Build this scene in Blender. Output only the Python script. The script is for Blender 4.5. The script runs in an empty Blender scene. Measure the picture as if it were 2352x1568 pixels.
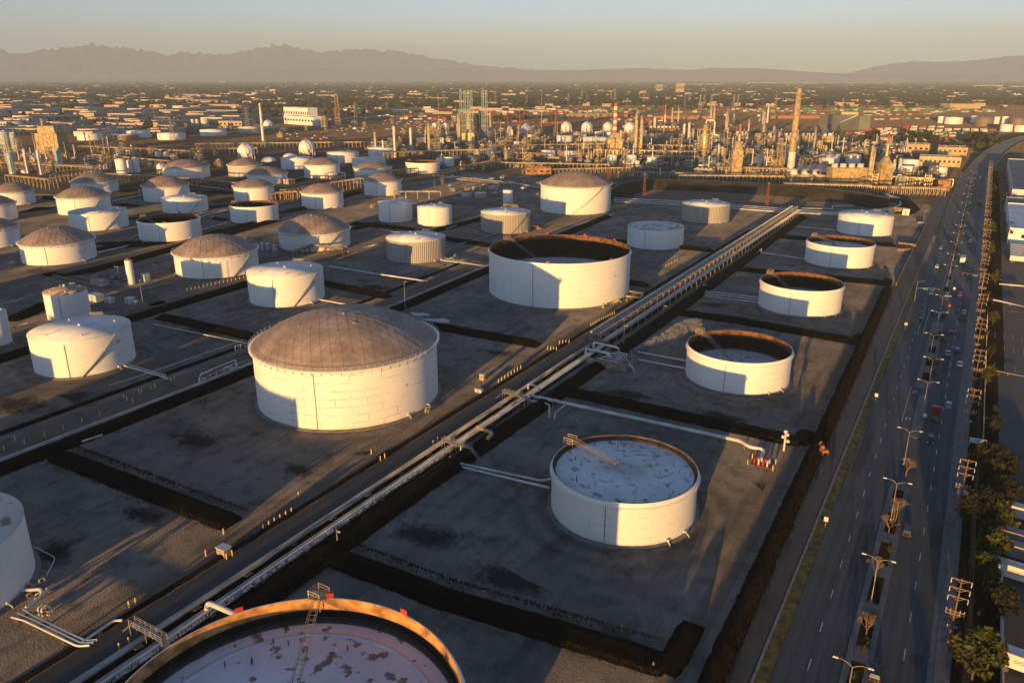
import bpy, math, random
from math import sin, cos, tan, atan2, hypot, pi, radians, sqrt, asin
from mathutils import Vector, Matrix
R = random.Random(7)
sc = bpy.context.scene
COL = sc.collection
# ------------------------------------------------------------------ camera, sky, sun
CAMH = 95.0; FPX = 1780.0; PITCH = math.atan(604/FPX); YAW = radians(30.6)
cd = bpy.data.cameras.new('camera'); cam = bpy.data.objects.new('camera', cd); COL.objects.link(cam)
cam.location = (0, 0, CAMH); cam.rotation_euler = (pi/2-PITCH, 0, YAW)
cd.sensor_width = 36; cd.lens = 36*FPX/2352; cd.clip_start = 1; cd.clip_end = 90000
sc.camera = cam
SUN_AZ = radians(-6.9); SUN_EL = radians(2.6)         # direction the light travels (from +Y), height of the sun
w = bpy.data.worlds.new('World'); sc.world = w; w.use_nodes = True
nt = w.node_tree; bg = nt.nodes['Background']
sky = nt.nodes.new('ShaderNodeTexSky'); sky.sky_type = 'NISHITA'; sky.sun_disc = False
sky.sun_elevation = SUN_EL; sky.sun_rotation = SUN_AZ+pi; sky.altitude = 50
sky.air_density = 0.55; sky.dust_density = 0.3; sky.ozone_density = 2.2
nt.links.new(sky.outputs[0], bg.inputs[0]); bg.inputs[1].default_value = 0.15
sd = bpy.data.lights.new('sun', 'SUN'); sd.energy = 3.7; sd.angle = radians(.5); sd.color = (1, .54, .15)
so = bpy.data.objects.new('sun', sd); COL.objects.link(so)
so.rotation_euler = Vector((sin(SUN_AZ)*cos(SUN_EL), cos(SUN_AZ)*cos(SUN_EL), -sin(SUN_EL))).to_track_quat('-Z', 'Y').to_euler()
sc.view_settings.view_transform = 'Standard'; sc.view_settings.look = 'None'
sc.view_settings.exposure = 1.25; sc.view_settings.gamma = 1
sc.render.engine = 'CYCLES'
try:
    sc.cycles.max_bounces = 6; sc.cycles.volume_bounces = 0; sc.cycles.use_denoising = True
except Exception: pass
# ------------------------------------------------------------------ survey: bearings of the photograph to places on the ground
cy_, sy_ = cos(YAW), sin(YAW)
FW = Vector((-sy_*cos(PITCH), cy_*cos(PITCH), -sin(PITCH))); UP = Vector((-sy_*sin(PITCH), cy_*sin(PITCH), cos(PITCH))); RT = Vector((cy_, sy_, 0))
def ray(px, py): return (FW*FPX + RT*(px-1176) + UP*(784-py)).normalized()
def W(px, py, z=0.0):
    d = ray(px, py); t = (z-CAMH)/d.z
    return (d.x*t, d.y*t)
def zat(px, py, x, y):                                  # height of the sight line above the place x,y
    d = ray(px, py); return CAMH + hypot(x, y)*d.z/hypot(d.x, d.y)
def pxm(x, y, z=0):                                     # image pixels per metre there
    return FPX/(Vector((x, y, z-CAMH)).dot(FW))
def tank_fit(xl, xr, ym, yf, yb):
    a = [atan2(d.x, d.y) for d in (ray(xl, ym), ray(xr, ym))]
    az = sum(a)/2; b = abs(a[1]-a[0])/2
    gx, gy = W((xl+xr)/2, yb); gb = hypot(gx, gy)
    D = gb/(1-sin(b)); d = ray((xl+xr)/2, yf)
    return D*sin(az), D*cos(az), D*sin(b), CAMH+gb*d.z/hypot(d.x, d.y)
# ------------------------------------------------------------------ materials
M = {}
def mat(name, c, rough=.7, metal=0.0, var=.15, scale=.4, bump=0.0, bscale=3.0, spec=.3, c2=None, emit=None, detail=4):
    if name in M: return M[name]
    m = bpy.data.materials.new(name); m.use_nodes = True; M[name] = m
    n = m.node_tree.nodes; l = m.node_tree.links; b = n['Principled BSDF']
    b.inputs['Roughness'].default_value = rough; b.inputs['Metallic'].default_value = metal
    b.inputs['Specular IOR Level'].default_value = spec
    tc = n.new('ShaderNodeTexCoord')
    nz = n.new('ShaderNodeTexNoise'); nz.inputs['Scale'].default_value = scale; nz.inputs['Detail'].default_value = detail
    l.new(tc.outputs['Object'], nz.inputs['Vector'])
    mx = n.new('ShaderNodeMix'); mx.data_type = 'RGBA'
    c2 = c2 or tuple(v*(1-2*var) for v in c)
    mx.inputs[6].default_value = (*c2, 1); mx.inputs[7].default_value = (*[min(1, v*(1+var*.4)) for v in c], 1)
    cr = n.new('ShaderNodeMapRange'); cr.inputs[1].default_value = .35; cr.inputs[2].default_value = .65
    l.new(nz.outputs[0], cr.inputs[0]); l.new(cr.outputs[0], mx.inputs[0]); l.new(mx.outputs[2], b.inputs['Base Color'])
    if bump:
        bn = n.new('ShaderNodeTexNoise'); bn.inputs['Scale'].default_value = bscale; bn.inputs['Detail'].default_value = 5
        l.new(tc.outputs['Object'], bn.inputs['Vector'])
        bp = n.new('ShaderNodeBump'); bp.inputs['Strength'].default_value = 1; bp.inputs['Distance'].default_value = bump
        l.new(bn.outputs[0], bp.inputs['Height']); l.new(bp.outputs[0], b.inputs['Normal'])
    if emit:
        b.inputs['Emission Color'].default_value = (*emit[:3], 1); b.inputs['Emission Strength'].default_value = emit[3]
    return m
def N(m, t, **kw):
    n = m.node_tree.nodes.new('ShaderNode'+t)
    for k, v in kw.items(): setattr(n, k, v)
    return n
def mathn(m, op, a, b=None):
    n = N(m, 'Math', operation=op); l = m.node_tree.links
    for i, v in enumerate((a, b)):
        if v is None: continue
        if isinstance(v, (int, float)): n.inputs[i].default_value = v
        else: l.new(v, n.inputs[i])
    return n.outputs[0]
def mixc(m, f, a, b):
    n = N(m, 'Mix', data_type='RGBA'); l = m.node_tree.links
    for i, v in ((0, f), (6, a), (7, b)):
        if isinstance(v, (int, float)): n.inputs[i].default_value = v
        elif isinstance(v, tuple): n.inputs[i].default_value = (*v, 1)
        else: l.new(v, n.inputs[i])
    return n.outputs[2]
def noise(m, vec, scale, detail=4, rough=.55, lo=.35, hi=.65):
    n = N(m, 'TexNoise'); n.inputs['Scale'].default_value = scale; n.inputs['Detail'].default_value = detail; n.inputs['Roughness'].default_value = rough
    m.node_tree.links.new(vec, n.inputs['Vector'])
    r = N(m, 'MapRange'); r.inputs[1].default_value = lo; r.inputs[2].default_value = hi
    m.node_tree.links.new(n.outputs[0], r.inputs[0]); return r.outputs[0], n.outputs[0]
def base(name, rough=.8, spec=.2):
    m = bpy.data.materials.new(name); m.use_nodes = True; M[name] = m
    b = m.node_tree.nodes['Principled BSDF']; b.inputs['Roughness'].default_value = rough; b.inputs['Specular IOR Level'].default_value = spec
    return m, b, m.node_tree.links, N(m, 'TexCoord').outputs['Object']
def bumpn(m, h, dist, b):
    bp = N(m, 'Bump'); bp.inputs['Distance'].default_value = dist; bp.inputs['Strength'].default_value = 1
    m.node_tree.links.new(h, bp.inputs['Height']); m.node_tree.links.new(bp.outputs[0], b.inputs['Normal'])
def scaled(m, vec, s):
    n = N(m, 'Mapping'); n.inputs['Scale'].default_value = s; m.node_tree.links.new(vec, n.inputs['Vector']); return n.outputs[0]
def dirt_mat(name, ca, cb, cd_, bump):
    m, b, l, o = base(name, .95, .1)
    f1, _ = noise(m, o, .035, 6, .6); f2, _ = noise(m, o, .16, 6, .65, .5, .68); f3, r3 = noise(m, o, 1.1, 5, .7)
    f4, _ = noise(m, scaled(m, o, (.25, .025, 1)), 1, 5, .6, .52, .66)
    c = mixc(m, f1, ca, cb); c = mixc(m, mathn(m, 'MULTIPLY', f2, .7), c, cd_)
    c = mixc(m, mathn(m, 'MULTIPLY', f4, .45), c, cd_); c = mixc(m, mathn(m, 'MULTIPLY', f3, .25), c, tuple(v*.5 for v in ca))
    m.cycles.use_bump_map_correction = False; l.new(c, b.inputs['Base Color']); b.inputs['Diffuse Roughness'].default_value = 1
    _, h1 = noise(m, o, 2.0, 6, .7)
    bumpn(m, h1, bump, b); return m
# ------------------------------------------------------------------ mesh builder
class MB:
    def __init__(s): s.v = []; s.f = []; s.sm = []
    def face(s, idx, smooth=False): s.f.append(idx); s.sm.append(smooth)
    def box(s, cx, cy, z0, sx, sy, sz, rz=0, taper=1.0):
        o = len(s.v); c, q = cos(rz), sin(rz)
        for z, k in ((z0, 1), (z0+sz, taper)):
            for a, b in ((-1, -1), (1, -1), (1, 1), (-1, 1)):
                x, y = a*sx/2*k, b*sy/2*k
                s.v.append((cx+x*c-y*q, cy+x*q+y*c, z))
        for f in ((3, 2, 1, 0), (4, 5, 6, 7), (0, 1, 5, 4), (1, 2, 6, 5), (2, 3, 7, 6), (3, 0, 4, 7)): s.face([o+i for i in f])
        return s
    def lathe(s, prof, n=48, cx=0, cy=0, z=0, smooth=True, cap0=False, cap1=False):
        o = len(s.v); k = len(prof)
        for r, h in prof:
            for i in range(n): a = 2*pi*i/n; s.v.append((cx+r*cos(a), cy+r*sin(a), z+h))
        for j in range(k-1):
            for i in range(n):
                i2 = (i+1) % n
                s.face([o+j*n+i, o+j*n+i2, o+(j+1)*n+i2, o+(j+1)*n+i], smooth)
        if cap0: s.face([o+i for i in range(n)][::-1])
        if cap1: s.face([o+(k-1)*n+i for i in range(n)])
        return s
    def cyl(s, cx, cy, z0, z1, r, r2=None, n=12, cap=True):
        return s.lathe([(r, z0), (r if r2 is None else r2, z1)], n, cx, cy, 0, True, False, cap)
    def tube(s, pts, r, n=6, closed=False):
        pts = [Vector(p) for p in pts]; o = len(s.v); k = len(pts)
        for i, p in enumerate(pts):
            t = (pts[min(i+1, k-1)]-pts[max(i-1, 0)])
            if closed: t = pts[(i+1) % k]-pts[i-1]
            t.normalize(); a = Vector((0, 0, 1)) if abs(t.z) < .9 else Vector((1, 0, 0))
            u = t.cross(a).normalized(); v = u.cross(t)
            for j in range(n):
                q = 2*pi*j/n; s.v.append(tuple(p+u*(r*cos(q))+v*(r*sin(q))))
        for i in range(k if closed else k-1):
            i2 = (i+1) % k
            for j in range(n):
                j2 = (j+1) % n
                s.face([o+i*n+j, o+i*n+j2, o+i2*n+j2, o+i2*n+j], n > 4)
        if not closed:
            s.face([o+j for j in range(n)]); s.face([o+(k-1)*n+j for j in range(n)][::-1])
        return s
    def bar(s, a, b, w): return s.tube([a, b], w*.7, 4)
    def sphere(s, c, r, n=20, m=12, zs=1.0, half=False):
        m0 = m//2 if half else 0
        prof = [(r*max(1e-3, sin(pi*j/m)), -r*zs*cos(pi*j/m)) for j in range(m0, m+1)]
        return s.lathe(prof, n, c[0], c[1], c[2])
    def quad(s, pts, smooth=False):
        o = len(s.v); s.v += [tuple(p) for p in pts]; s.face(list(range(o, o+len(pts))), smooth); return s
    def build(s, name, m, parent=None, loc=None, rz=0):
        me = bpy.data.meshes.new(name); me.from_pydata(s.v, [], s.f); me.update()
        me.polygons.foreach_set('use_smooth', s.sm); me.materials.append(m)
        o = bpy.data.objects.new(name, me); COL.objects.link(o)
        if parent is not None: o.parent = parent
        if loc: o.location = loc; o.rotation_euler = (0, 0, rz)
        return o
def tag(o, label, cat, group=None, kind=None):
    o['label'] = label; o['category'] = cat
    if group: o['group'] = group
    if kind: o['kind'] = kind
    return o
def thing(name, label, cat, loc=(0, 0, 0), rz=0, group=None):
    o = bpy.data.objects.new(name, None); COL.objects.link(o); o.location = loc; o.rotation_euler = (0, 0, rz)
    o.empty_display_size = 1
    return tag(o, label, cat, group)
def structure(o): o['kind'] = 'structure'; return o
def dup(root, loc, rz=0, label=None, group=None, scale=None):
    def cp(o, par):
        c = o.copy(); COL.objects.link(c); c.parent = par
        for ch in KIDS.get(o.name, ()): cp(ch, c)
        return c
    if root.name not in KIDS and root.type == 'EMPTY':
        for q in [root]+list(root.children): KIDS[q.name] = list(q.children)
    c = cp(root, None); c.location = loc; c.rotation_euler = (0, 0, rz)
    if label: c['label'] = label
    if group: c['group'] = group
    if scale: c.scale = scale if isinstance(scale, tuple) else (scale,)*3
    return c
KIDS = {}
class Proto:                                           # first placing uses the thing itself, later ones are copies
    def __init__(s, fn): s.fn = fn; s.o = None
    def __call__(s, loc, rz=0, label=None, group=None, scale=None):
        if s.o is None:
            o = s.o = s.fn(); o.location = loc; o.rotation_euler = (0, 0, rz)
            if label: o['label'] = label
            if group: o['group'] = group
            if scale: o.scale = scale if isinstance(scale, tuple) else (scale,)*3
            for q in [o]+list(o.children): KIDS[q.name] = list(q.children)
            return o
        return dup(s.o, loc, rz, label, group, scale)
def lerp(a, b, t): return a+(b-a)*t
# ------------------------------------------------------------------ base materials
dirt_mat('yard_dirt', (.30, .265, .22), (.14, .128, .11), (.04, .037, .032), .45)
dirt_mat('road_dirt', (.2, .165, .13), (.15, .125, .1), (.09, .075, .06), .5)
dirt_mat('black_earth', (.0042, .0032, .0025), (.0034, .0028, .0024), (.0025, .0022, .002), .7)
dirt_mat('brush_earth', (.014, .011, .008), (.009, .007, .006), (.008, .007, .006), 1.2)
dirt_mat('slope_earth', (.06, .054, .045), (.028, .026, .022), (.015, .012, .01), 1.2)
dirt_mat('city_soil', (.26, .185, .115), (.14, .105, .068), (.035, .032, .022), .9)
dirt_mat('plant_yard', (.12, .1, .08), (.075, .066, .056), (.03, .028, .026), .4)
def asphalt(name, c, streak=.5, sx=.9):
    m, b, l, o = base(name, .85, .25)
    f1, _ = noise(m, scaled(m, o, (sx, .012, 1)), 1, 5, .6, .35, .65); f2, _ = noise(m, o, .07, 5, .6); f3, h = noise(m, o, 1.5, 4, .7)
    k = mixc(m, mathn(m, 'MULTIPLY', f1, streak), c, tuple(v*.45 for v in c)); k = mixc(m, mathn(m, 'MULTIPLY', f2, .35), k, tuple(v*1.5 for v in c))
    k = mixc(m, mathn(m, 'MULTIPLY', f3, .2), k, tuple(v*.5 for v in c))
    m.cycles.use_bump_map_correction = False; l.new(k, b.inputs['Base Color']); bumpn(m, h, .05, b); b.inputs['Diffuse Roughness'].default_value = 1; return m
asphalt('asphalt', (.07, .082, .09), .8); asphalt('yard_asphalt', (.075, .073, .07), .5, .5); asphalt('lot_asphalt', (.085, .083, .08), .3, .1)
mat('grass', (.13, .115, .032), .9, var=.35, scale=.5, bump=.25, bscale=4)
mat('concrete', (.17, .155, .14), .85, var=.15, scale=.6); mat('kerb', (.3, .25, .18), .85, var=.2, scale=.7)
mat('line_white', (.55, .55, .53), .7, var=.25, scale=1.5)
mat('hazed_hill', (.15, .17, .21), .95, var=.3, scale=.004)  # blue tint puts distance haze into the hill colour
# white painted tank steel with plate seams and rust runs
def tank_paint(name, c, rust, seam, rib=False):
    m, b, l, o = base(name, .55, .3)
    sp = N(m, 'SeparateXYZ'); l.new(o, sp.inputs[0])
    rad = mathn(m, 'SQRT', mathn(m, 'ADD', mathn(m, 'MULTIPLY', sp.outputs[0], sp.outputs[0]), mathn(m, 'MULTIPLY', sp.outputs[1], sp.outputs[1])))
    u = mathn(m, 'MULTIPLY', mathn(m, 'ARCTAN2', sp.outputs[1], sp.outputs[0]), rad)
    cb = N(m, 'CombineXYZ'); l.new(u, cb.inputs[0]); l.new(sp.outputs[2], cb.inputs[1])
    br = N(m, 'TexBrick'); br.inputs['Scale'].default_value = 1; br.inputs['Mortar Size'].default_value = .10; br.inputs['Mortar Smooth'].default_value = .6
    br.inputs['Brick Width'].default_value = 9; br.inputs['Row Height'].default_value = 2.4
    l.new(cb.outputs[0], br.inputs['Vector'])
    n1, _ = noise(m, o, .2, 5, .65, .42, .6)
    n2, _ = noise(m, scaled(m, cb.outputs[0], (.9, .07, 1)), 1, 4, .6, .6, .78)
    n3, _ = noise(m, o, .12, 4)
    c0 = mixc(m, mathn(m, 'MULTIPLY', n3, .5), c, tuple(v*.88 for v in c))
    c1 = mixc(m, mathn(m, 'MULTIPLY', mathn(m, 'MULTIPLY', br.outputs['Fac'], n1), seam), c0, (.34, .19, .07))
    c1 = mixc(m, mathn(m, 'MULTIPLY', br.outputs['Fac'], .06), c1, (.3, .28, .26))
    c2 = mixc(m, mathn(m, 'MULTIPLY', n2, rust), c1, (.4, .27, .13))
    if rib:
        wv = mathn(m, 'SINE', mathn(m, 'MULTIPLY', u, 2*pi/1.1)); c2 = mixc(m, mathn(m, 'MULTIPLY', mathn(m, 'ADD', wv, 1), .22), c2, tuple(v*.4 for v in c))
        bumpn(m, wv, .12, b)
    gz = N(m, 'MapRange'); l.new(sp.outputs[2], gz.inputs[0]); gz.inputs[1].default_value = 0; gz.inputs[2].default_value = 1.4; gz.inputs[3].default_value = .55; gz.inputs[4].default_value = 0
    c2 = mixc(m, mathn(m, 'MULTIPLY', gz.outputs[0], n3), c2, (.25, .21, .17))
    l.new(c2, b.inputs['Base Color']); return m
tank_paint('tank_white', (.78, .765, .73), .3, .3)
tank_paint('tank_white_seamed', (.78, .755, .71), .25, .95)
tank_paint('tank_worn', (.70, .68, .64), .3, .35)
tank_paint('tank_ribbed', (.42, .40, .36), .15, .05, True)
tank_paint('tank_tan', (.46, .36, .24), .4, .2)
tank_paint('tank_brown', (.2, .15, .1), .4, .2)
tank_paint('tank_grey', (.45, .45, .44), .3, .3)
mat('dome_metal', (.43, .335, .27), .7, .1, var=.2, scale=.12)
_m = M['dome_metal']; _b = _m.node_tree.nodes['Principled BSDF']; _g = N(_m, 'NewGeometry'); _c = _b.inputs['Base Color'].links[0].from_socket
_v = N(_m, 'MapRange'); _m.node_tree.links.new(_g.outputs['Random Per Island'], _v.inputs[0]); _v.inputs[3].default_value = 0; _v.inputs[4].default_value = .38
_m.node_tree.links.new(mixc(_m, _v.outputs[0], _c, (.26, .205, .17)), _b.inputs['Base Color']); mat('dome_seam', (.24, .19, .155), .7)
mat('roof_white', (.66, .67, .68), .6, var=.08, scale=.15)
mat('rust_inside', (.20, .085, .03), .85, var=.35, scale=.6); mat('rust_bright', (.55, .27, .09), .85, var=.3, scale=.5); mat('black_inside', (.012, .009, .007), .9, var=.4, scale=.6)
mat('roof_pale', (.27, .255, .24), .8, var=.25, scale=.02)
mat('gutter_dark', (.05, .045, .04), .9)
def deck_mat(name, c, lo, hi, scale=.28):
    m, b, l, o = base(name, .6, .3)
    f, _ = noise(m, o, scale, 2.2, .5, lo, hi); g, _ = noise(m, o, .9, 5, .7, .45, .75); h, _ = noise(m, o, .08, 3)
    k = mixc(m, h, c, tuple(v*.8 for v in c)); k = mixc(m, mathn(m, 'MULTIPLY', f, .8), k, (.13, .11, .09))
    k = mixc(m, mathn(m, 'MULTIPLY', mathn(m, 'MULTIPLY', f, g), .95), k, (.16, .075, .03)); ln = N(m, 'VectorMath', operation='LENGTH'); sx = N(m, 'VectorMath', operation='MULTIPLY'); l.new(o, sx.inputs[0]); sx.inputs[1].default_value = (1, 1, 0); l.new(sx.outputs[0], ln.inputs[0]); cm = N(m, 'MapRange'); l.new(ln.outputs['Value'], cm.inputs[0]); cm.inputs[1].default_value = 0; cm.inputs[2].default_value = 7; cm.inputs[3].default_value = .75; cm.inputs[4].default_value = 0; k = mixc(m, mathn(m, 'MULTIPLY', cm.outputs[0], mathn(m, 'ADD', h, .25)), k, (.16, .14, .10)); l.new(k, b.inputs['Base Color']); return m
deck_mat('deck_stained', (.70, .74, .74), .56, .72, .5); deck_mat('deck_spotted', (.76, .72, .73), .60, .66, .45)
deck_mat('roof_dirty', (.55, .58, .62), .55, .64, .3)
mat('steel_white', (.62, .6, .56), .5, var=.1); mat('steel_grey', (.33, .32, .30), .6, .2, var=.15); mat('steel_dark', (.10, .09, .08), .7)
mat('steel_tan', (.50, .37, .2), .6, var=.25, scale=.3); mat('steel_gold', (.62, .47, .25), .42, .45, var=.25, scale=.3); mat('steel_rust', (.26, .15, .08), .8, var=.3, scale=.3)
mat('pipe_white', (.66, .65, .62), .5, var=.15, scale=.2); mat('pipe_yellow', (.55, .43, .2), .6, var=.15); mat('pipe_grey', (.36, .35, .34), .5, .2, var=.25, scale=.15)
mat('red_paint', (.5, .05, .03), .6); mat('red_dull', (.33, .07, .04), .7, var=.25); mat('bollard_yellow', (.75, .55, .2), .6, var=.1)
mat('wood_pole', (.23, .125, .065), .85, var=.25, scale=1); mat('wood_arm', (.28, .19, .11), .85, var=.2)
mat('gal_pole', (.32, .28, .22), .5, .3); mat('glass_dark', (.02, .025, .03), .1, spec=.6)
mat('mint_paint', (.42, .55, .53), .55, var=.15, scale=.2); mat('stack_white', (.68, .66, .6), .55, var=.12, scale=.1); mat('stack_red', (.55, .13, .07), .6)
# ------------------------------------------------------------------ ground and roads
def sheet(name, pts, z, m, kind='structure'):
    mb = MB(); mb.quad([(x, y, z) for x, y in pts]); o = mb.build(name, M[m]); o['kind'] = kind; return o
def rect(name, x0, x1, y0, y1, z, m): return sheet(name, [(x0, y0), (x1, y0), (x1, y1), (x0, y1)], z, m)
def strip(name, pts, wd, z, m, h=0.0):
    mb = MB(); L = []; n = len(pts)
    for i, p in enumerate(pts):
        a, b = Vector(pts[max(0, i-1)]), Vector(pts[min(n-1, i+1)]); t = (b-a).normalized(); q = Vector((t.y, -t.x))
        c = Vector(p[:2]); zz = z if len(p) < 3 else z+p[2]
        L.append(((c-q*wd/2)[:], (c+q*wd/2)[:], zz))
    for i in range(n-1):
        (a, b, z0), (c, d, z1) = L[i], L[i+1]
        if h: mb.v += [(*a, z0), (*b, z0), (*d, z1), (*c, z1), (*a, z0-h), (*b, z0-h), (*d, z1-h), (*c, z1-h)]; o = i*8; [mb.face([o+k for k in f]) for f in ((0, 1, 2, 3), (0, 3, 7, 4), (1, 5, 6, 2))] + ([mb.face([o, o+4, o+5, o+1])] if i == 0 else []) + ([mb.face([o+3, o+2, o+6, o+7])] if i == n-2 else [])
        else: mb.quad([(*a, z0), (*b, z0), (*d, z1), (*c, z1)])
    return structure(mb.build(name, M[m]))
gm = M['city_soil']
rect('ground', -44000, 40000, -6000, 52000, -.06, 'city_soil')
rect('tank_yard', -760, -18.6, -220, 700, -.03, 'yard_dirt')
rect('process_yard', -900, -24, 700, 1180, -.03, 'plant_yard')
sheet('process_yard', [(-900, 330), (-470, 430), (-470, 700), (-900, 700)], -.02, 'plant_yard')
rect('yard_asphalt', -122.3, -114.9, -120, 600, .0, 'yard_asphalt')
rect('verge', -114.9, -108.5, -120, 600, -.01, 'brush_earth')
strip('yard_road', [(-216, -60), (-214.5, 92), (-215, 170), (-218, 257), (-222, 345), (-233, 560)], 11.5, .0, 'road_dirt')
strip('yard_road', [(-296, 90), (-300, 137), (-306, 250), (-309, 358), (-318, 480)], 8, .0, 'road_dirt')
strip('yard_road', [(-393, 120), (-400, 215), (-413, 300), (-411, 366), (-426, 505)], 10, .0, 'road_dirt')
strip('yard_road', [(-420, 214), (-375, 212), (-330, 214), (-303, 205)], 7, .0, 'yard_asphalt')
rect('service_road', -26.4, -18.6, -150, 900, .0, 'yard_asphalt')
# arterial: straight, then rising and curving right onto an overpass
CL = [(-4.3, -200, 0), (-4.3, 300, 0), (-4.2, 600, 0), (-3.5, 850, 0), (-1, 960, 0), (5, 1080, 1), (15, 1210, 4), (30, 1340, 6), (56, 1480, 7), (100, 1600, 7), (170, 1710, 6), (260, 1790, 4)]
strip('asphalt_road', CL, 23.6, .0, 'asphalt', .6)
strip('kerb_strip', [(-18.55, -200), (-18.5, 300), (-18.3, 700), (-17.6, 900), (-15.5, 980)], .5, .15, 'kerb', .3)
strip('grass_strip', [(-17.2, -200), (-17.2, 420)], 2.0, .1, 'grass', .2); strip('grass_strip', [(-17.2, 560), (-17.1, 800), (-16.4, 930)], 1.9, .1, 'grass', .2)
strip('dirt_strip', [(-17.2, 420), (-17.2, 560)], 1.9, .1, 'road_dirt', .2)
strip('sidewalk', [(8.6, -200), (8.6, 940)], 2.4, .13, 'concrete', .3)
rect('gutter', 6.4, 7.4, -200, 940, .012, 'concrete')
rect('planting_strip', 9.8, 17, -200, 300, .02, 'brush_earth'); rect('planting_strip', 9.8, 19, 300, 1000, .02, 'brush_earth')
rect('car_park', 13, 140, 228, 382, .01, 'lot_asphalt'); rect('freight_yard', 17.2, 160, -200, 226, .01, 'lot_asphalt'); rect('freight_yard', 19, 240, 386, 560, .01, 'lot_asphalt')
# median islands
def island(y0, y1, x0=-6.1, x1=-1.8):
    mb = MB(); n = 6; r = (x1-x0)/2; cx = (x0+x1)/2; pts = [(cx+r*cos(a), y1-r+r*sin(a)) for a in [pi*i/n for i in range(n+1)]]+[(cx-r*cos(a), y0+r-r*sin(a)) for a in [pi*i/n for i in range(n+1)]]
    mb.quad([(x, y, .14) for x, y in pts]); k = len(pts)
    for i in range(k): (a, b), (c, d) = pts[i], pts[(i+1) % k]; mb.quad([(a, b, .14), (a, b, -.02), (c, d, -.02), (c, d, .14)])
    structure(mb.build('median_island', M['concrete']))
island(-200, 196); island(226, 262, -4.6, -1.8); island(268, 352); island(392, 900)
for y in [a for a in range(-40, 196, 14)]+[276, 292, 308, 326]+[408+i*26 for i in range(18)]:
    if y > 183: y2 = y+8
    else: y2 = y+9.5
    rect('planter_bed', -5.0, -2.8, y, y2, .152, 'brush_earth')
for x in (-11.1, 2.7):
    mb = MB()
    for k in range(-8, 80):
        y = 50+k*11.2
        mb.quad([(x-.09, y, .014), (x+.09, y, .014), (x+.09, y+3.2, .014), (x-.09, y+3.2, .014)])
    structure(mb.build('road_marking', M['line_white']))
mb = MB()
for x0, y0, y1 in ((-7.4, 236, 268), (-10.2, 330, 372), (-8.3, 330, 372)): mb.quad([(x0, y0, .014), (x0+.16, y0, .014), (x0+.16, y1, .014), (x0, y1, .014)])
for y in (238, 262):   # turn arrows
    for q in ([(-6.6, y), (-6.3, y), (-6.3, y+2.2), (-6.6, y+2.2)], [(-6.6, y+1.9), (-5.6, y+1.5), (-5.5, y+1.9), (-6.3, y+2.4)], [(-5.5, y+1.1), (-5.0, y+1.7), (-5.6, y+2.2)]): mb.quad([(a, b, .0155) for a, b in q])
structure(mb.build('road_marking', M['line_white']))
asphalt('patch_asphalt', (.045, .047, .05), .5)
for i, (x0, x1, y0, y1) in enumerate(((4.2, 6.3, 168, 186), (-4.4, -1.2, 203, 206), (1.4, 4.4, 198, 202), (3.6, 5.6, 128, 131), (-15.4, -13.2, 196, 222), (-9.6, -7.2, 150, 172), (.2, 2.2, 286, 312), (-14.8, -12.4, 318, 346), (3.2, 6.0, 356, 388), (-9.8, -7.4, 420, 470))): rect('road_patch', x0, x1, y0, y1, .006+.0005*i, 'patch_asphalt')
for i in range(34):
    y = 60+i*17+R.uniform(-5, 5); x0 = -15.9 if i % 2 else -1.4; x1 = -6.4 if i % 2 else 6.2; rect('road_joint', x0+R.uniform(0, 2), x1-R.uniform(0, 2), y, y+.14, .0125, 'patch_asphalt')
# ------------------------------------------------------------------ berms
def berm(pts, wd, h, m='black_earth', top=.22, step=1.6, rag=.12, zj=.08):
    P = []
    for a, b in zip(pts, pts[1:]):
        L = hypot(b[0]-a[0], b[1]-a[1]); n = max(1, int(L/step))
        P += [(lerp(a[0], b[0], i/n), lerp(a[1], b[1], i/n)) for i in range(n)]
    P.append(pts[-1][:2]); mb = MB(); n = len(P)
    prof = [(-.5, -.08), (-.32, .55), (-top/2, 1), (top/2, 1), (.32, .55), (.5, -.08)]
    for i, p in enumerate(P):
        a, b = Vector(P[max(0, i-1)]), Vector(P[min(n-1, i+1)]); t = (b-a).normalized(); q = Vector((t.y, -t.x))
        e = min(1, min(i, n-1-i)*.5+.05)
        for s, z in prof:
            j = 1+R.uniform(-rag, rag)*(.5 if abs(s) > .3 else .2); c = Vector(p)+q*(s*wd*j)
            mb.v.append((c.x, c.y, h*z*(e if z > 0 else 1)*(1+R.uniform(-zj, zj))))
    for i in range(n-1):
        for j in range(5): o = i*6+j; mb.face([o, o+6, o+7, o+1], True)
    return structure(mb.build('earth_berm', M[m]))
for p in ([(-104, 101), (-75, 101.5), (-48, 104.5), (-32, 106)], [(-103, 206.5), (-30, 206.5)], [(-101, 309), (-75, 310), (-29, 306)], [(-101, 401), (-29, 408)], [(-101, 502), (-35, 510)],
          [(-199, 98), (-131, 99)], [(-196, 240), (-131, 242)], [(-287, 193), (-230, 194)], [(-305, 272), (-222, 266)], [(-283, 390), (-240, 386)], [(-366, 401), (-313, 404)], [(-300, 408), (-299, 465)], [(-232, 430), (-180, 436), (-124, 440)], [(-196, 345), (-128, 346)]):
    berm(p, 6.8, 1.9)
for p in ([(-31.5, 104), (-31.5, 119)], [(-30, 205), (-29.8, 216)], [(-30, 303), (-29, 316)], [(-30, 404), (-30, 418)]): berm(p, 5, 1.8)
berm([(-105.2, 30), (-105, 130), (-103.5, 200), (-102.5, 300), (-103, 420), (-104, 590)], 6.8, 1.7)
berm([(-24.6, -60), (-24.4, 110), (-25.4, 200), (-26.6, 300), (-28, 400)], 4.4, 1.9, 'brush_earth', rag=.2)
berm([(-203, 20), (-203, 150), (-204.5, 200), (-208, 260), (-213, 345), (-222, 440), (-226, 520)], 7.5, 1.7)
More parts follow.
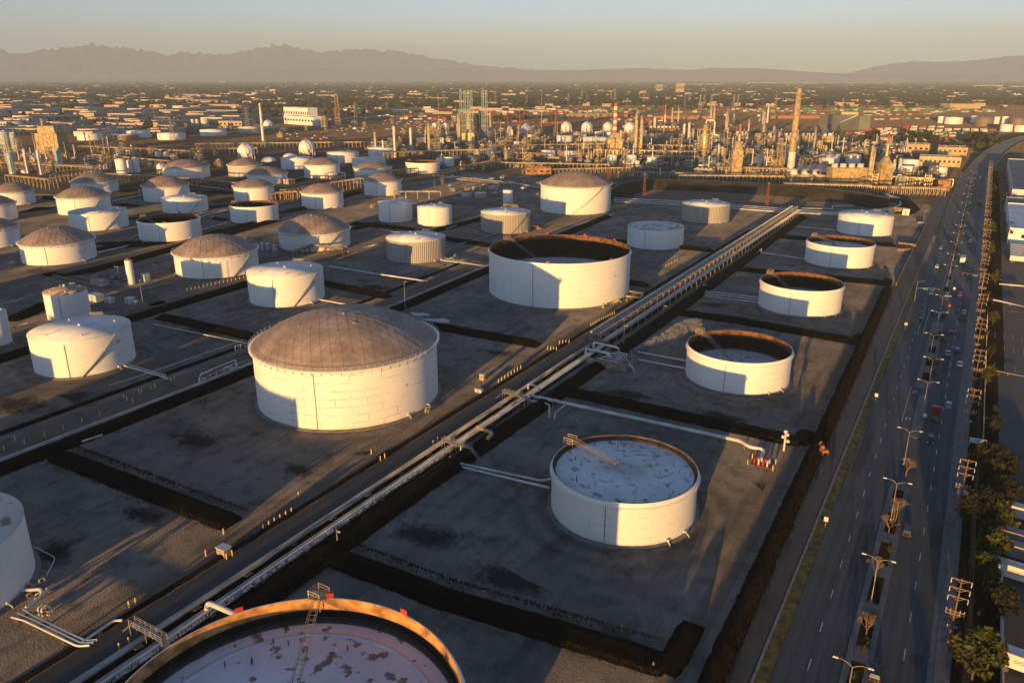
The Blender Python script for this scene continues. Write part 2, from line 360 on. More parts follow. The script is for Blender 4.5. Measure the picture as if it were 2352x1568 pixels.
berm([(-225, 60), (-226, 170), (-228, 260), (-234, 345)], 2.4, .8, 'brush_earth'); berm([(-123.4, -20), (-123.4, 200), (-124, 330), (-124, 520)], 1.7, .6, 'brush_earth')
berm([(-287, 110), (-292, 160), (-298, 258), (-301, 300)], 8, 1.8)
berm([W(20, 738), W(60, 722), W(105, 700)], 9, 1.9)
for px in ([(222, 558), (300, 566), (395, 556)], [(125, 634), (205, 624), (300, 600), (400, 572), (640, 505)], [(86, 452), (122, 458), (160, 452)], [(258, 470), (322, 474)], [(276, 442), (322, 436)], [(45, 488), (126, 476)], [(215, 575), (330, 553)], [(296, 505), (312, 500)], [(480, 478), (526, 470)], [(480, 500), (524, 506)], [(640, 490), (690, 482), (830, 440)], [(460, 545), (640, 500)], [(805, 528), (870, 512)], [(470, 440), (534, 446)], [(660, 420), (700, 412)]):
    berm([W(*p) for p in px], 9, 1.9, step=6)
# bundled basin beyond the tanks: a ring embankment with a bare floor
ridge = [(1402, 437), (1425, 421), (1480, 412), (1590, 414), (1700, 419), (1800, 425), (1900, 433), (1980, 443), (2040, 455)]
berm([W(x, y, 7.5) for x, y in ridge], 34, 7.5, 'slope_earth', .12, 8, .1, .0)
strip('crest_path', [W(x, y, 7.5) for x, y in ridge], 3.6, 7.56, 'road_dirt')
berm([W(2044, 457), W(2080, 468), W(2092, 480), W(2075, 492)], 14, 2.5, 'brush_earth', step=6)
sheet('basin_floor', [W(x, y) for x, y in ((1408, 462), (1600, 466), (1900, 476), (2030, 474), (2010, 462), (1900, 450), (1700, 440), (1480, 430), (1420, 437))][::-1], .02, 'road_dirt')
sheet('tan_path', [W(x, y, 7.6) for x, y in ridge[1:]]+[W(x, y+1.6, 7.7) for x, y in ridge[1:]][::-1], 7.75, 'road_dirt') if 0 else None
# dirt tracks and stains with soft edges that melt into the yard
def soft_dirt(name, ring):
    m, b, l, o = base(name, .95, .1)
    g = N(m, 'NewGeometry').outputs['Position']
    f1, _ = noise(m, g, .035, 6, .6); f3, _ = noise(m, g, 1.1, 5, .7); f4, _ = noise(m, scaled(m, g, (.25, .025, 1)), 1, 5, .6, .52, .66); f2, _ = noise(m, g, .16, 6, .65, .5, .68)
    A, B, D = (.30, .265, .22), (.14, .128, .11), (.04, .037, .032)
    c = mixc(m, f1, A, B); c = mixc(m, mathn(m, 'MULTIPLY', f2, .7), c, D); c = mixc(m, mathn(m, 'MULTIPLY', f4, .45), c, D); c = mixc(m, mathn(m, 'MULTIPLY', f3, .25), c, tuple(v*.5 for v in A))
    ln = N(m, 'VectorMath', operation='LENGTH'); l.new(o, ln.inputs[0]); r = ln.outputs['Value']
    _, e = noise(m, g, .22, 5, .65); _, e2 = noise(m, g, .9, 4, .6)
    if ring:
        w_ = mathn(m, 'SINE', mathn(m, 'ADD', mathn(m, 'MULTIPLY', r, 42), mathn(m, 'MULTIPLY', e, 9)))
        k = mathn(m, 'MULTIPLY', mathn(m, 'SUBTRACT', 1, r), 2.2); k = mathn(m, 'MULTIPLY', mathn(m, 'MINIMUM', k, 1), mathn(m, 'ADD', .38, mathn(m, 'MULTIPLY', w_, .26)))
        k = mathn(m, 'MULTIPLY', k, mathn(m, 'ADD', e, .45))
    else:
        k = mathn(m, 'MULTIPLY', mathn(m, 'SUBTRACT', mathn(m, 'ADD', e, mathn(m, 'MULTIPLY', e2, .6)), mathn(m, 'ADD', mathn(m, 'MULTIPLY', r, .75), .28)), 3.2)
    mr = N(m, 'MapRange'); l.new(k, mr.inputs[0]); mr.inputs[4].default_value = .9
    c = mixc(m, mr.outputs[0], c, (.05, .045, .04) if ring else (.02, .018, .016)); l.new(c, b.inputs['Base Color']); b.inputs['Diffuse Roughness'].default_value = 1; m.cycles.use_bump_map_correction = False
    _, h1 = noise(m, g, 2.0, 6, .7); bumpn(m, h1, .38, b)
soft_dirt('stained_dirt', False); soft_dirt('tracked_dirt', True)
def disc(name, x, y, rx, ry, m, rz=0, z=-.022):
    mb = MB(); mb.quad([(cos(2*pi*i/40), sin(2*pi*i/40), 0) for i in range(40)]); o = structure(mb.build(name, M[m], None, (x, y, z), rz)); o.scale = (rx, ry, 1)
for i, (px, py, rx, ry) in enumerate(((125, 1268, 9, 8), (625, 950, 15, 8), (690, 1080, 9, 5), (440, 1010, 16, 8), (860, 1035, 15, 7), (1440, 905, 14, 7), (1570, 905, 16, 8), (1330, 1015, 9, 5), (150, 905, 24, 12), (40, 930, 20, 10), (500, 930, 14, 8), (1660, 955, 13, 6), (1720, 1120, 10, 7), (1150, 810, 9, 5), (1480, 1330, 16, 6), (980, 1230, 15, 8), (1180, 1330, 17, 7), (700, 655, 14, 8), (860, 660, 16, 7), (470, 760, 18, 9), (1640, 700, 12, 6), (1400, 640, 10, 6), (1100, 980, 10, 5), (330, 1180, 12, 6))): disc('ground_stain', *W(px, py), rx, ry, 'stained_dirt', R.uniform(-.3, .3), -.022+.0004*i)
for i, (x, y, r) in enumerate(((-161.6, 170.4, 43), (-58.9, 150.3, 36), (-58.8, 247.7, 32), (-58.2, 346, 30), (-162, 317.5, 44), (-261.9, 241.7, 28), (-260, 144.5, 30), (-57.8, 446.8, 28))): disc('track_ring', x, y, r, r, 'tracked_dirt', 0, -.012+.0004*i)
strip('dirt_track', [(-30.6, 10), (-30.4, 110), (-30.2, 205), (-30.8, 300), (-31.5, 395)], 4.2, .0, 'road_dirt'); strip('dirt_track', [(-126.5, 60), (-126.8, 200), (-127.5, 330)], 2.6, .0, 'road_dirt')
# dry weeds along the berms
mat('weed_dark', (.012, .0095, .006), .95, var=.5, scale=.8)
def weeds(pts, off, spread, n, h, name, label):
    mb = MB(); L = [hypot(b[0]-a[0], b[1]-a[1]) for a, b in zip(pts, pts[1:])]; rr = random.Random(n)
    for _ in range(n):
        i = rr.choices(range(len(L)), L)[0]; a, b = pts[i], pts[i+1]; t = rr.random(); dx, dy = (b[0]-a[0])/L[i], (b[1]-a[1])/L[i]; o = off+rr.gauss(0, spread)
        x, y = lerp(a[0], b[0], t)+dy*o, lerp(a[1], b[1], t)-dx*o; z = max(0, 1.7*(1-abs(o)/2.2)) if abs(o) < 2.2 else 0
        for k in range(3): q = rr.uniform(0, 6.3); hh = h*rr.uniform(.4, 1.3); w_ = .09; mb.quad([(x-w_*cos(q), y-w_*sin(q), z-.2), (x+w_*cos(q), y+w_*sin(q), z-.2), (x+rr.uniform(-.4, .4), y+rr.uniform(-.4, .4), z+hh)])
    o = mb.build(name, M['weed_dark']); tag(o, label, 'weeds', None, 'stuff')
weeds([(-24.6, 30), (-24.4, 110), (-25.4, 200), (-26.6, 300), (-28, 400)], .6, 1.0, 5200, .9, 'dry_weeds', 'dry dark weeds on the long bank beside the service road')
weeds([(-108.6, 40), (-108.4, 130), (-107.5, 200)], 0, .5, 900, .5, 'dry_weeds', 'dry dark weeds between the roadside pipes and the berm')
for k, p in enumerate(([(-104, 97.6), (-75, 98), (-48, 100.7), (-32, 102)], [(-100, 105.2), (-75, 105.4), (-48, 108.4), (-34, 110)], [(-101.2, 60), (-101, 130), (-99.6, 200), (-98.8, 300)], [(-199, 94), (-131, 95)], [(-199, 102), (-131, 103)], [(-199, 20), (-199, 150), (-200.5, 200), (-204, 260)], [(-103, 202.6), (-30, 202.6)])): weeds(p, 0, .45, 700, .45, 'dry_weeds', 'dry dark weeds fringing '+('the near side of the lower berm', 'the far side of the lower berm', 'the foot of the long berm beside the pipes', 'the near side of the left lower berm', 'the far side of the left lower berm', 'the foot of the left long berm', 'the berm between the two nearest roadside tanks')[k])
# puddles
m, b, l, o = base('puddle_water', .06, .5); b.inputs['Base Color'].default_value = (.03, .035, .035, 1)
def blob(name, c, r, z, m, st=1.0):
    mb = MB(); a0 = R.random()*6
    mb.quad([(c[0]+r*cos(a)*(1+.35*sin(3*a+a0))*st, c[1]+r*sin(a)*(1+.3*sin(2*a+a0)), z) for a in [2*pi*i/28 for i in range(28)]]); o = mb.build(name, M[m]); o['kind'] = 'structure'; return o
blob('puddle', W(1000, 738), 4.2, .03, 'puddle_water', 1.3); blob('puddle', W(963, 722), 2.2, .03, 'puddle_water', 2); blob('puddle', W(1033, 610), 2.6, .03, 'puddle_water', 1.4)
for px, r in (((420, 1030), 9), ((620, 940), 6), ((400, 940), 8), ((1420, 845+60), 9), ((1540, 930), 7), ((560, 1040), 8), ((690, 1060), 7), ((150, 870), 9), ((60, 905), 10)):
    pass
# ------------------------------------------------------------------ mountains
def range_(name, prof, dist, depth, m, seed, rough):
    rr = random.Random(seed); mb = MB(); cols = 420; rows = 16
    x0, x1 = prof[0][0], prof[-1][0]
    from mathutils import noise as nz
    for i in range(cols+1):
        px = lerp(x0, x1, i/cols)
        for (a, ha), (b, hb) in zip(prof, prof[1:]):
            if a <= px <= b: hy = lerp(ha, hb, (px-a)/(b-a)); break
        d = ray(px, 180); az = atan2(d.x, d.y)
        H = CAMH+dist*ray(px, hy).z/hypot(ray(px, hy).x, ray(px, hy).y)
        for j in range(rows+1):
            t = j/rows; k = 1-abs(2*t-1)
            r = dist+depth*(t-.5); x, y = r*sin(az), r*cos(az)
            n = nz.fractal(Vector((x*.0006, y*.0006, seed)), 1, 2, 5)
            n2 = nz.fractal(Vector((x*.0022, y*.0022, seed+9)), 1, 2, 4)
            n3 = nz.fractal(Vector((x*.006, y*.006, seed+20)), .8, 2, 4); h = H*(k**1.1)*(1+.45*n*(1-k))+rough*(n2+.9*n3)*(min(1, k*3))*(H/1200+.15)
            mb.v.append((x, y, h-20*(1-k)))
    for i in range(cols):
        for j in range(rows): o = i*(rows+1)+j; mb.face([o, o+rows+1, o+rows+2, o+1], True)
    return structure(mb.build(name, M[m]))
range_('mountains', [(-400, 130), (-120, 122), (0, 112), (62, 124), (112, 115), (212, 105), (290, 110), (345, 117), (390, 126), (445, 121), (530, 124), (585, 116), (612, 109), (652, 103), (690, 110), (745, 121), (805, 115), (848, 112), (880, 118), (906, 112), (950, 124), (1000, 134), (1085, 149), (1160, 155), (1260, 164), (1400, 176), (1500, 181)], 37000, 9000, 'hazed_hill', 3, 85)
range_('hills', [(-400, 172), (0, 176), (200, 179), (420, 178), (520, 170), (588, 163), (660, 161), (735, 157), (860, 165), (940, 163), (1040, 156), (1100, 160), (1180, 162), (1330, 161), (1480, 157), (1580, 161), (1640, 156), (1760, 158), (1850, 165), (1960, 170), (2300, 172)], 30000, 6000, 'hazed_hill', 8, 20)
range_('hills', [(1900, 177), (1960, 165), (2000, 155), (2050, 146), (2100, 141), (2180, 143), (2260, 135), (2310, 130), (2400, 128), (2600, 122), (2800, 126)], 36000, 6000, 'hazed_hill', 5, 40)
# ------------------------------------------------------------------ air
hz = MB(); hz.box(-4000, 18000, -8, 64000, 44000, 2000); ho = hz.build('haze', bpy.data.materials.new('haze_air')); ho['kind'] = 'stuff'
hm = ho.data.materials[0]; hm.use_nodes = True; hm.node_tree.nodes.clear()
vo = hm.node_tree.nodes.new('ShaderNodeVolumePrincipled'); out = hm.node_tree.nodes.new('ShaderNodeOutputMaterial'); hm.node_tree.links.new(vo.outputs[0], out.inputs['Volume'])
vo.inputs['Color'].default_value = (.64, .80, .95, 1); vo.inputs['Density'].default_value = 4.8e-5; vo.inputs['Anisotropy'].default_value = -.22
# ------------------------------------------------------------------ storage tanks
def geo_dome(R0, rise, n=10):
    """triangulated cap: rings of 6k points"""
    S = (R0*R0+rise*rise)/(2*rise); v = []; idx = {}
    for k in range(n+1):
        for i in range(max(1, 6*k)):
            a = 2*pi*i/max(1, 6*k)+.3; r = R0*k/n
            idx[k, i] = len(v); v.append((r*cos(a), r*sin(a), sqrt(S*S-r*r)-(S-rise)))
    f = []
    for k in range(1, n+1):
        for s in range(6):
            for j in range(k):
                o0 = idx[k, (s*k+j) % (6*k)]; o1 = idx[k, (s*k+j+1) % (6*k)]
                i0 = idx[k-1, ((s*(k-1)+j) % (6*(k-1))) if k > 1 else 0]
                f.append((i0, o0, o1))
                if j < k-1: i1 = idx[k-1, (s*(k-1)+j+1) % (6*(k-1))]; f.append((i0, o1, i1))
    return v, f
def rail(mb, r, z, n, a0=0, a1=2*pi, h=1.1):
    full = abs(a1-a0-2*pi) < .01; k = n if full else n+1
    pts = [(r*cos(a0+(a1-a0)*i/n), r*sin(a0+(a1-a0)*i/n)) for i in range(k)]
    for q in (h, h*.5): mb.tube([(x, y, z+q) for x, y in pts], .05, 4, full)
    for x, y in pts: mb.bar((x, y, z), (x, y, z+h), .07)
def spiral(mb, r, h, a0, da, n=26):
    w_ = .85
    for i in range(n):
        a, b = a0+da*i/n, a0+da*(i+1)/n; z0, z1 = h*i/n, h*(i+1)/n
        mb.quad([(r*cos(a), r*sin(a), z0+.1), ((r+w_)*cos(a), (r+w_)*sin(a), z0+.1), ((r+w_)*cos(b), (r+w_)*sin(b), z1+.1), (r*cos(b), r*sin(b), z1+.1)])
    mb.tube([((r+w_)*cos(a0+da*i/n), (r+w_)*sin(a0+da*i/n), h*i/n+1.1) for i in range(n+1)], .06, 4)
    mb.tube([((r+w_)*cos(a0+da*i/n), (r+w_)*sin(a0+da*i/n), h*i/n+.1) for i in range(n+1)], .07, 4)
def tank(kind, fit, label, group, paint='tank_white', deck=None, drop=4.0, rise=None, stair=None, ladder=None, seams=False, near=1, extra=None, deckmat='deck_stained', xyrh=None, roofmat=None, name='storage_tank'):
    X, Y, r, h = xyrh or tank_fit(*fit[:5])
    t = thing(name, label, 'storage tank', (X, Y, 0), 0, group)
    tc = atan2(-Y, -X)                                  # bearing from the tank to the viewer
    n = 96 if near > 1 else (64 if near == 1 else 32)
    m = M[paint]
    if near:
        MB().lathe([(r+1.0, -.1), (r+.9, .45), (r, .5)], n).build('foundation_ring', M['concrete'] if near > 1 else M['road_dirt'], t)
    if kind == 'open':
        MB().lathe([(r, 0), (r, h), (r-.18, h)], n, smooth=False).build('wall', m, t)
        q = h-2.2
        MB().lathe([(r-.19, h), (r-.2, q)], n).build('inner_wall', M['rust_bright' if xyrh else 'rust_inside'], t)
        MB().lathe([(r-.2, q), (r-.2, h-drop-.3)], n).build('inner_wall', M['black_inside'], t)  # wall below the rim strip blackened; the rim's cast shadow put into the colour
        dz = h-drop
        dk = MB(); dk.lathe([(r-.5, dz), (r*.62, dz-.12), (r*.6, dz+.02), (.1, dz+.1)], n); dko = dk.build('floating_roof', M[deckmat], t)
        if near > 1 and kind == 'open' and r > 22: MB().lathe([(r*.84, dz-.05), (r*.84, dz+.12), (r*.865, dz+.12), (r*.865, dz-.05)], n).build('weld_ring', M['roof_white'], dko)
        if near:
            MB().lathe([(r-.2, dz+.1), (r-.5, dz+.75), (r-.9, dz+.05)], n).build('roof_seal', M['gutter_dark'], t)
            MB().lathe([(r, h-1.3), (r+.5, h-1.2), (r+.5, h-1.05), (r, h-1.0)], n).build('wind_girder', m, t)
            rg = MB(); rail(rg, r-.55, dz+.05, 72, h=.9) if near > 1 else None
            pg = MB(); rp = random.Random(int(X*7))
            for k in range(20 if near > 1 else 8):
                a = rp.uniform(0, 6.28); q = r*sqrt(rp.uniform(.02, .8)); pg.cyl(q*cos(a), q*sin(a), dz-.1, dz+.9, .11, n=6)
            pg.build('roof_leg', M['steel_dark'], t)['kind'] = 'stuff'
            if near > 1: rg.build('seal_posts', M['steel_dark'], t)
            a = ladder if ladder is not None else tc-2.25
            gp = MB(); ex, ey = (r+.6)*cos(a), (r+.6)*sin(a); gp.box(ex, ey, h-.1, 2.6, 2.6, .2, a)
            for sx in (-1.2, 1.2):
                for sy in (-1.2, 1.2): gp.bar((ex+sx, ey+sy, h-2), (ex+sx, ey+sy, h+1.3), .12)
            for zz in (.7, 1.25): gp.tube([(ex-1.2, ey-1.2, h+zz), (ex+1.2, ey-1.2, h+zz), (ex+1.2, ey+1.2, h+zz), (ex-1.2, ey+1.2, h+zz)], .06, 4, True)
            gp.build('gauging_platform', M['steel_tan'], t)
            rl = MB(); A = Vector((ex*.97, ey*.97, h+.2)); B = Vector((r*.12*cos(a+.2), r*.12*sin(a+.2), dz+.5)); d = (B-A); s = Vector((-d.y, d.x, 0)).normalized()*.55
            for sg in (1, -1): rl.bar(A+s*sg, B+s*sg, .1); rl.bar(A+s*sg+Vector((0, 0, 1.0)), B+s*sg+Vector((0, 0, 1.0)), .08)
            for k in range(25):
                p = A+d*(k/24); rl.bar(p+s, p-s, .06)
                for sg in (1, -1): rl.bar(p+s*sg, A+d*(min(24, k+1)/24)+s*sg+Vector((0, 0, 1)), .07)
            rl.build('rolling_ladder', M['gal_pole'], t)
    elif kind == 'dome':
        ri = rise or r*.24
        if fit and len(fit) > 5: ri = min(r*.5, max(r*.16, zat((fit[0]+fit[1])/2, fit[5], X, Y)-h))
        MB().lathe([(r, 0), (r, h)], n).build('wall', m, t)
        if near:
            rv, rf = geo_dome(r+.25, ri, 10 if near > 1 else 7); mb = MB(); [mb.quad([(rv[i][0], rv[i][1], rv[i][2]+h) for i in f]) for f in rf]
            d = mb.build('dome_roof', M['dome_metal'], t)
            if True:
                sb = MB(); done = set()
                for f in rf:
                    for i, j in ((f[0], f[1]), (f[1], f[2]), (f[2], f[0])):
                        e = (min(i, j), max(i, j))
                        if e in done: continue
                        done.add(e); sb.tube([(rv[i][0], rv[i][1], rv[i][2]+h), (rv[j][0], rv[j][1], rv[j][2]+h)], .06 if seams else .09, 4)
                sb.build('panel_seam', M['dome_seam'], d)
            for k in range(3):
                hb = MB()
                a = tc+R.uniform(-1.2, 1.2); q = r*R.uniform(.1, .6); zz = h+ri*(1-(q/r)**2); hb.box(q*cos(a), q*sin(a), zz-.1, 1.4, .7, .45, a); hb.build('roof_hatch', M['steel_grey'], t)
            MB().lathe([(r, h-.9), (r+1.0, h-.15), (r+1.0, h+.05), (r, h+.05)], n).build('wind_girder', M['tank_white'], t)
            g = MB(); rail(g, r+.95, h, 80 if near > 1 else 44); g.build('railing', M['steel_white'], t)
            bk = MB(); nb = 64 if near > 1 else 36
            for k in range(nb):
                a = 2*pi*k/nb; bk.quad([((r+.02)*cos(a), (r+.02)*sin(a), h-1.5), ((r+.95)*cos(a), (r+.95)*sin(a), h-.2), ((r+.02)*cos(a+.012), (r+.02)*sin(a+.012), h-.2)])
            bk.build('girder_bracket', M['steel_grey'], t)['kind'] = 'stuff'
        else:
            S = (r*r+ri*ri)/(2*ri); MB().lathe([(r*k, sqrt(S*S-(r*k)**2)-(S-ri)+h) for k in (1, .8, .6, .4, .2, .01)], n).build('dome_roof', M['dome_metal'], t)
    else:
        ri = rise if rise is not None else (r*.06 if kind == 'flat' else r*.2)
        MB().lathe([(r, 0), (r, h)], n).build('wall', m, t)
        MB().lathe([(r, h), (r+.12, h+.05), (.05, h+ri)], n).build('roof', M[roofmat or 'roof_white'], t)
        if near:
            g = MB(); rail(g, r-.1, h, 10, tc+.15, tc+.5); g.build('railing', M['steel_white'], t); g = MB(); rail(g, r-.1, h, 8, tc+2.6, tc+2.9); g.build('railing', M['steel_white'], t)
            MB().cyl(0, 0, h+ri-.2, h+ri+.7, .5).build('roof_vent', M['steel_white'], t)
            for k in range(4): a = tc+k*1.7; MB().cyl(.7*r*cos(a), .7*r*sin(a), h, h+ri*.3+.7, .3, n=8).build('roof_vent', M['steel_white'], t)
    if near:
        if stair is not None:
            sb = MB(); a0, da = stair; spiral(sb, r+.02, h, tc+a0, da); sb.build('spiral_stair', M['steel_grey'], t)
        a = tc-.35*(1 if X < -60 else .6); dp = MB(); dp.tube([((r+.15)*cos(a), (r+.15)*sin(a), .5), ((r+.15)*cos(a), (r+.15)*sin(a), h-.8)], .1, 5); dp.build('drain_pipe', M['steel_grey'], t)
        for k, da in enumerate((.62, .95)):
            a = tc+da; c, s = cos(a), sin(a)
            mh = MB(); mh.tube([((r-.1)*c, (r-.1)*s, 1.0), ((r+.7)*c, (r+.7)*s, 1.0)], .34-.1*k, 10); mh.tube([((r+.5)*c, (r+.5)*s, 1), ((r+1.3)*c, (r+1.3)*s, .5), ((r+1.5)*c, (r+1.5)*s, .1)], .12, 6); mh.build('nozzle', M['pipe_white'], t)
    if extra: extra(t, X, Y, r, h, tc)
    return t
G1 = 'white dome-roofed storage tanks'; G2 = 'white open-topped storage tanks'; G3 = 'white flat-roofed storage tanks'
def numeral(txt, ang, zf, size):
    def fn(t, X, Y, r, h, tc):
        cu = bpy.data.curves.new('numeral', 'FONT'); cu.body = txt; cu.size = size; cu.align_x = 'CENTER'
        o = bpy.data.objects.new('numeral', cu); COL.objects.link(o); bpy.context.view_layer.update()
        dg = bpy.context.evaluated_depsgraph_get(); me = bpy.data.meshes.new_from_object(o.evaluated_get(dg)); bpy.data.objects.remove(o)
        for v in me.vertices:
            a = tc+ang+v.co.x/r; z = h*zf+v.co.y; v.co = ((r+.04)*cos(a), (r+.04)*sin(a), z)
        me.materials.clear(); me.materials.append(M['steel_dark']); n = bpy.data.objects.new('numeral', me); COL.objects.link(n); n.parent = t
    return fn
def flags(t, X, Y, r, h, tc):
    for da in (2.75, -2.95, .75, -.15, 2.2):
        mb = MB(); a = tc+da; mb.box(r*cos(a), r*sin(a), h+.02, .12, 1.3, .85, a); mb.build('warning_board', M['red_paint'], t)
T = tank
T('dome', (577, 1003, 795, 852, 990), 'largest dome-roofed tank, rust-streaked white plates and panelled grey dome, beside the yard road', G1, 'tank_white_seamed', rise=9.6, seams=True, near=2, extra=numeral('14', .62, .55, 1.2))
T('open', (1123, 1449, 578, 606, 711), 'largest open-topped tank, tall smooth white wall with a sunken blue-grey roof', G2, 'tank_white', drop=11.5, near=2, deckmat='deck_stained', extra=lambda *a: (flags(*a), numeral('24', .85, .6, 1.4)(*a)))
T('open', (1267, 1605, 1090, 1156, 1258), 'open tank with a rust-spotted pale blue floating roof almost at its rim', G2, 'tank_worn', drop=1.15, near=2, ladder=None)
T('open', None, 'cropped foreground open tank with orange sunlit inner rim and a long gangway', G2, 'tank_white', drop=4.4, near=2, deckmat='deck_spotted', xyrh=(-68.7, 55.5, 24.67, 14.0), extra=flags, ladder=2.147)
T('flat', None, 'white tank cut by the left edge, above the elbowed cream pipes', G3, 'tank_white', near=2, xyrh=(-162.4, 51.6, 18, 12.6), deckmat='roof_dirty', roofmat='roof_dirty')
T('flat', (60, 304, 765, 784, 869), 'white cone-roofed tank numbered on its side, with two thin pipes leading right', G3, 'tank_white', near=2, stair=(-.15, .8), extra=numeral('28', .72, .72, 1.7), rise=1.1)
T('cone', (96, 201, 668, 677, 741), 'narrow white tank with a faceted brown cone roof, behind the numbered flat tank', 'small cone-roofed tanks', 'tank_white', near=1, rise=1.9, roofmat='dome_metal')
T('flat', (-62, 14, 712, 724, 802), 'white tank sliver at the left edge below the road of bollards', G3, near=1)
T('flat', (565, 742, 622, 638, 708), 'white flat-roofed tank just behind the largest dome, diagonal stair in front', G3, 'tank_white', near=2, stair=(.1, .75), rise=.9, extra=numeral('22', .8, .65, 1.6))
T('dome', (397, 592, 580, 592, 642, 539), 'dome tank behind the slim white upright vessel, shade stepped across its lower wall', G1, near=1, stair=(.3, .6), extra=numeral('23', .7, .6, 1.6))
T('dome', (638, 803, 524, 540, 580, 492), 'dome tank wholly in blue shade below its dome, beside the green pipe trestle', G1, 'tank_worn', near=1, stair=(.15, .6))
T('dome', (39, 217, 549, 565, 611, 521), 'dome tank lit from its left edge, left of the black open tank', G1, near=1, extra=numeral('27', .55, .5, 1.6))
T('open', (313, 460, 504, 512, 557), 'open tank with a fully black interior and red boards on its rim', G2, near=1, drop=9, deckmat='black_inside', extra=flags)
T('flat', (154, 292, 484, 492, 532), 'shallow-roofed white tank with a bluish top, behind the leftmost lit dome', G3, near=1, stair=(.1, .7), rise=.3, roofmat='roof_dirty')
T('flat', (369, 476, 454, 460, 492), 'small flat tank with a bent white downpipe, behind the black open tank', G3, near=1, stair=(.1, .7))
T('dome', (126, 252, 449, 456, 496, 428), 'dome tank half shaded from the left, behind the bluish-topped tank', G1, near=1, stair=(.1, .6))
T('dome', (325, 434, 425, 431, 466, 404), 'dome tank directly behind the small flat tank with the bent downpipe', G1, near=1, stair=(.15, .6))
T('dome', (161, 271, 417, 421, 446, 396), 'dome tank with a bare lamp pole to its right, third back in the left rows', G1, near=1)
T('dome', (-18, 78, 437, 443, 474, 419), 'dome tank cut by the left edge, farthest back of those at that edge', G1, near=1)
T('dome', (-85, 36, 466, 474, 513, 447), 'dome tank sliver at the left edge, second back of those at that edge', G1, near=1)
T('dome', (-90, 42, 518, 530, 574, 500), 'shaded dome tank at the left edge, nearest of those at that edge', G1, near=1)
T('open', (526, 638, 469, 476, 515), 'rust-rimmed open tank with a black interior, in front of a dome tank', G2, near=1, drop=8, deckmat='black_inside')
T('dome', (535, 629, 429, 432, 466, 411), 'dome tank directly behind the rust-rimmed open tank', G1, near=1)
T('dome', (691, 788, 441, 446, 482, 421), 'dome tank with a square shadow on its left, before the row of pipe frames', G1, near=1)
T('dome', (835, 922, 416, 419, 452, 398), 'dome tank with grey pipe bridge crossing its foot', G1, near=1)
T('flat', (868, 946, 464, 469, 513), 'shaded white drum tank with curled pipes on its left', G3, 'tank_white', near=1)
T('flat', (958, 1038, 474, 480, 522), 'sunlit white drum tank beside the low concrete walls', G3, near=1)
T('flat', (1104, 1219, 486, 495, 539), 'ribbed grey tank with a red riser pipe at its right', 'ribbed grey tanks', 'tank_ribbed', near=1, stair=(.2, .7), roofmat='roof_white')
T('cone', (886, 1023, 545, 557, 607), 'ribbed grey tank with a shallow pale cone, left of the largest open tank', 'ribbed grey tanks', 'tank_ribbed', near=1, rise=1.6)
T('dome', (1242, 1404, 424, 432, 495, 394), 'tall dome tank standing alone before the basin, long stair down its front', G1, 'tank_white', near=2, stair=(-.1, .95))
T('flat', (1567, 1679, 467, 475, 515), 'ribbed pale grey tank backing on to the basin', 'ribbed grey tanks', 'tank_ribbed', near=1)
T('flat', (1442, 1572, 517, 530, 576), 'wholly shaded white tank with a mottled rusty roof', G3, 'tank_white', near=1, roofmat='roof_dirty', rise=.4)
T('flat', (1926, 2056, 491, 501, 545), 'flat-roofed tank farthest along the roadside row', G3, near=1)
T('open', (1852, 2012, 557, 568, 619), 'open tank with a high blue roof, second from the far end of the roadside row', G2, near=1, drop=3.2, ladder=None)
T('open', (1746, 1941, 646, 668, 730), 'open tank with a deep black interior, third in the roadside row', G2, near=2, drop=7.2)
T('open', (1578, 1823, 798, 833, 909), 'open tank with a sunken grey roof and rusty gangway, next behind the rust-spotted one', G2, near=2, drop=6.8)
# back rows
T('dome', (372, 481, 383, 387, 413, 366), 'dome tank with a round white vessel peeping out at its left', G1, near=1)
T('dome', (522, 601, 379, 382, 407, 364), 'dome tank with grey weather-stained walls', G1, 'tank_grey', near=1)
T('dome', (566, 660, 399, 403, 425, 382), 'dome tank in front of the grey-walled dome tank', G1, near=1)
T('dome', (697, 780, 375, 380, 411, 362), 'dome tank right of the twin buried white domes', G1, near=1)
T('flat', (644, 720, 361, 366, 391), 'white flat tank below the high sphere', G3, near=1)
T('flat', (750, 824, 349, 353, 376), 'white flat tank with an orange rust patch', G3, 'tank_worn', near=1)
T('flat', (845, 910, 339, 342, 361), 'white tank among the slim process columns', G3, near=1)
T('flat', (808, 885, 363, 367, 390), 'shaded white flat tank peering over a dome tank', G3, near=1)
T('dome', (812, 899, 385, 389, 408, 372), 'low dome tank in front of the shaded flat tank', G1, near=1)
T('open', (931, 1010, 371, 375, 400), 'rusty-rimmed open tank right of the low dome tank', G2, near=1, drop=8, deckmat='black_inside')
def small(xl, xr, yt, yb, label, paint='tank_white', kind='flat', group='small drum tanks', rise=None, roofmat=None):
    w_ = (xr-xl); e = max(.6, w_*.05)
    return T(kind, (xl, xr, yt+e*.6, yt+e*1.2, yb), label, group, paint, near=0, rise=rise, roofmat=roofmat)
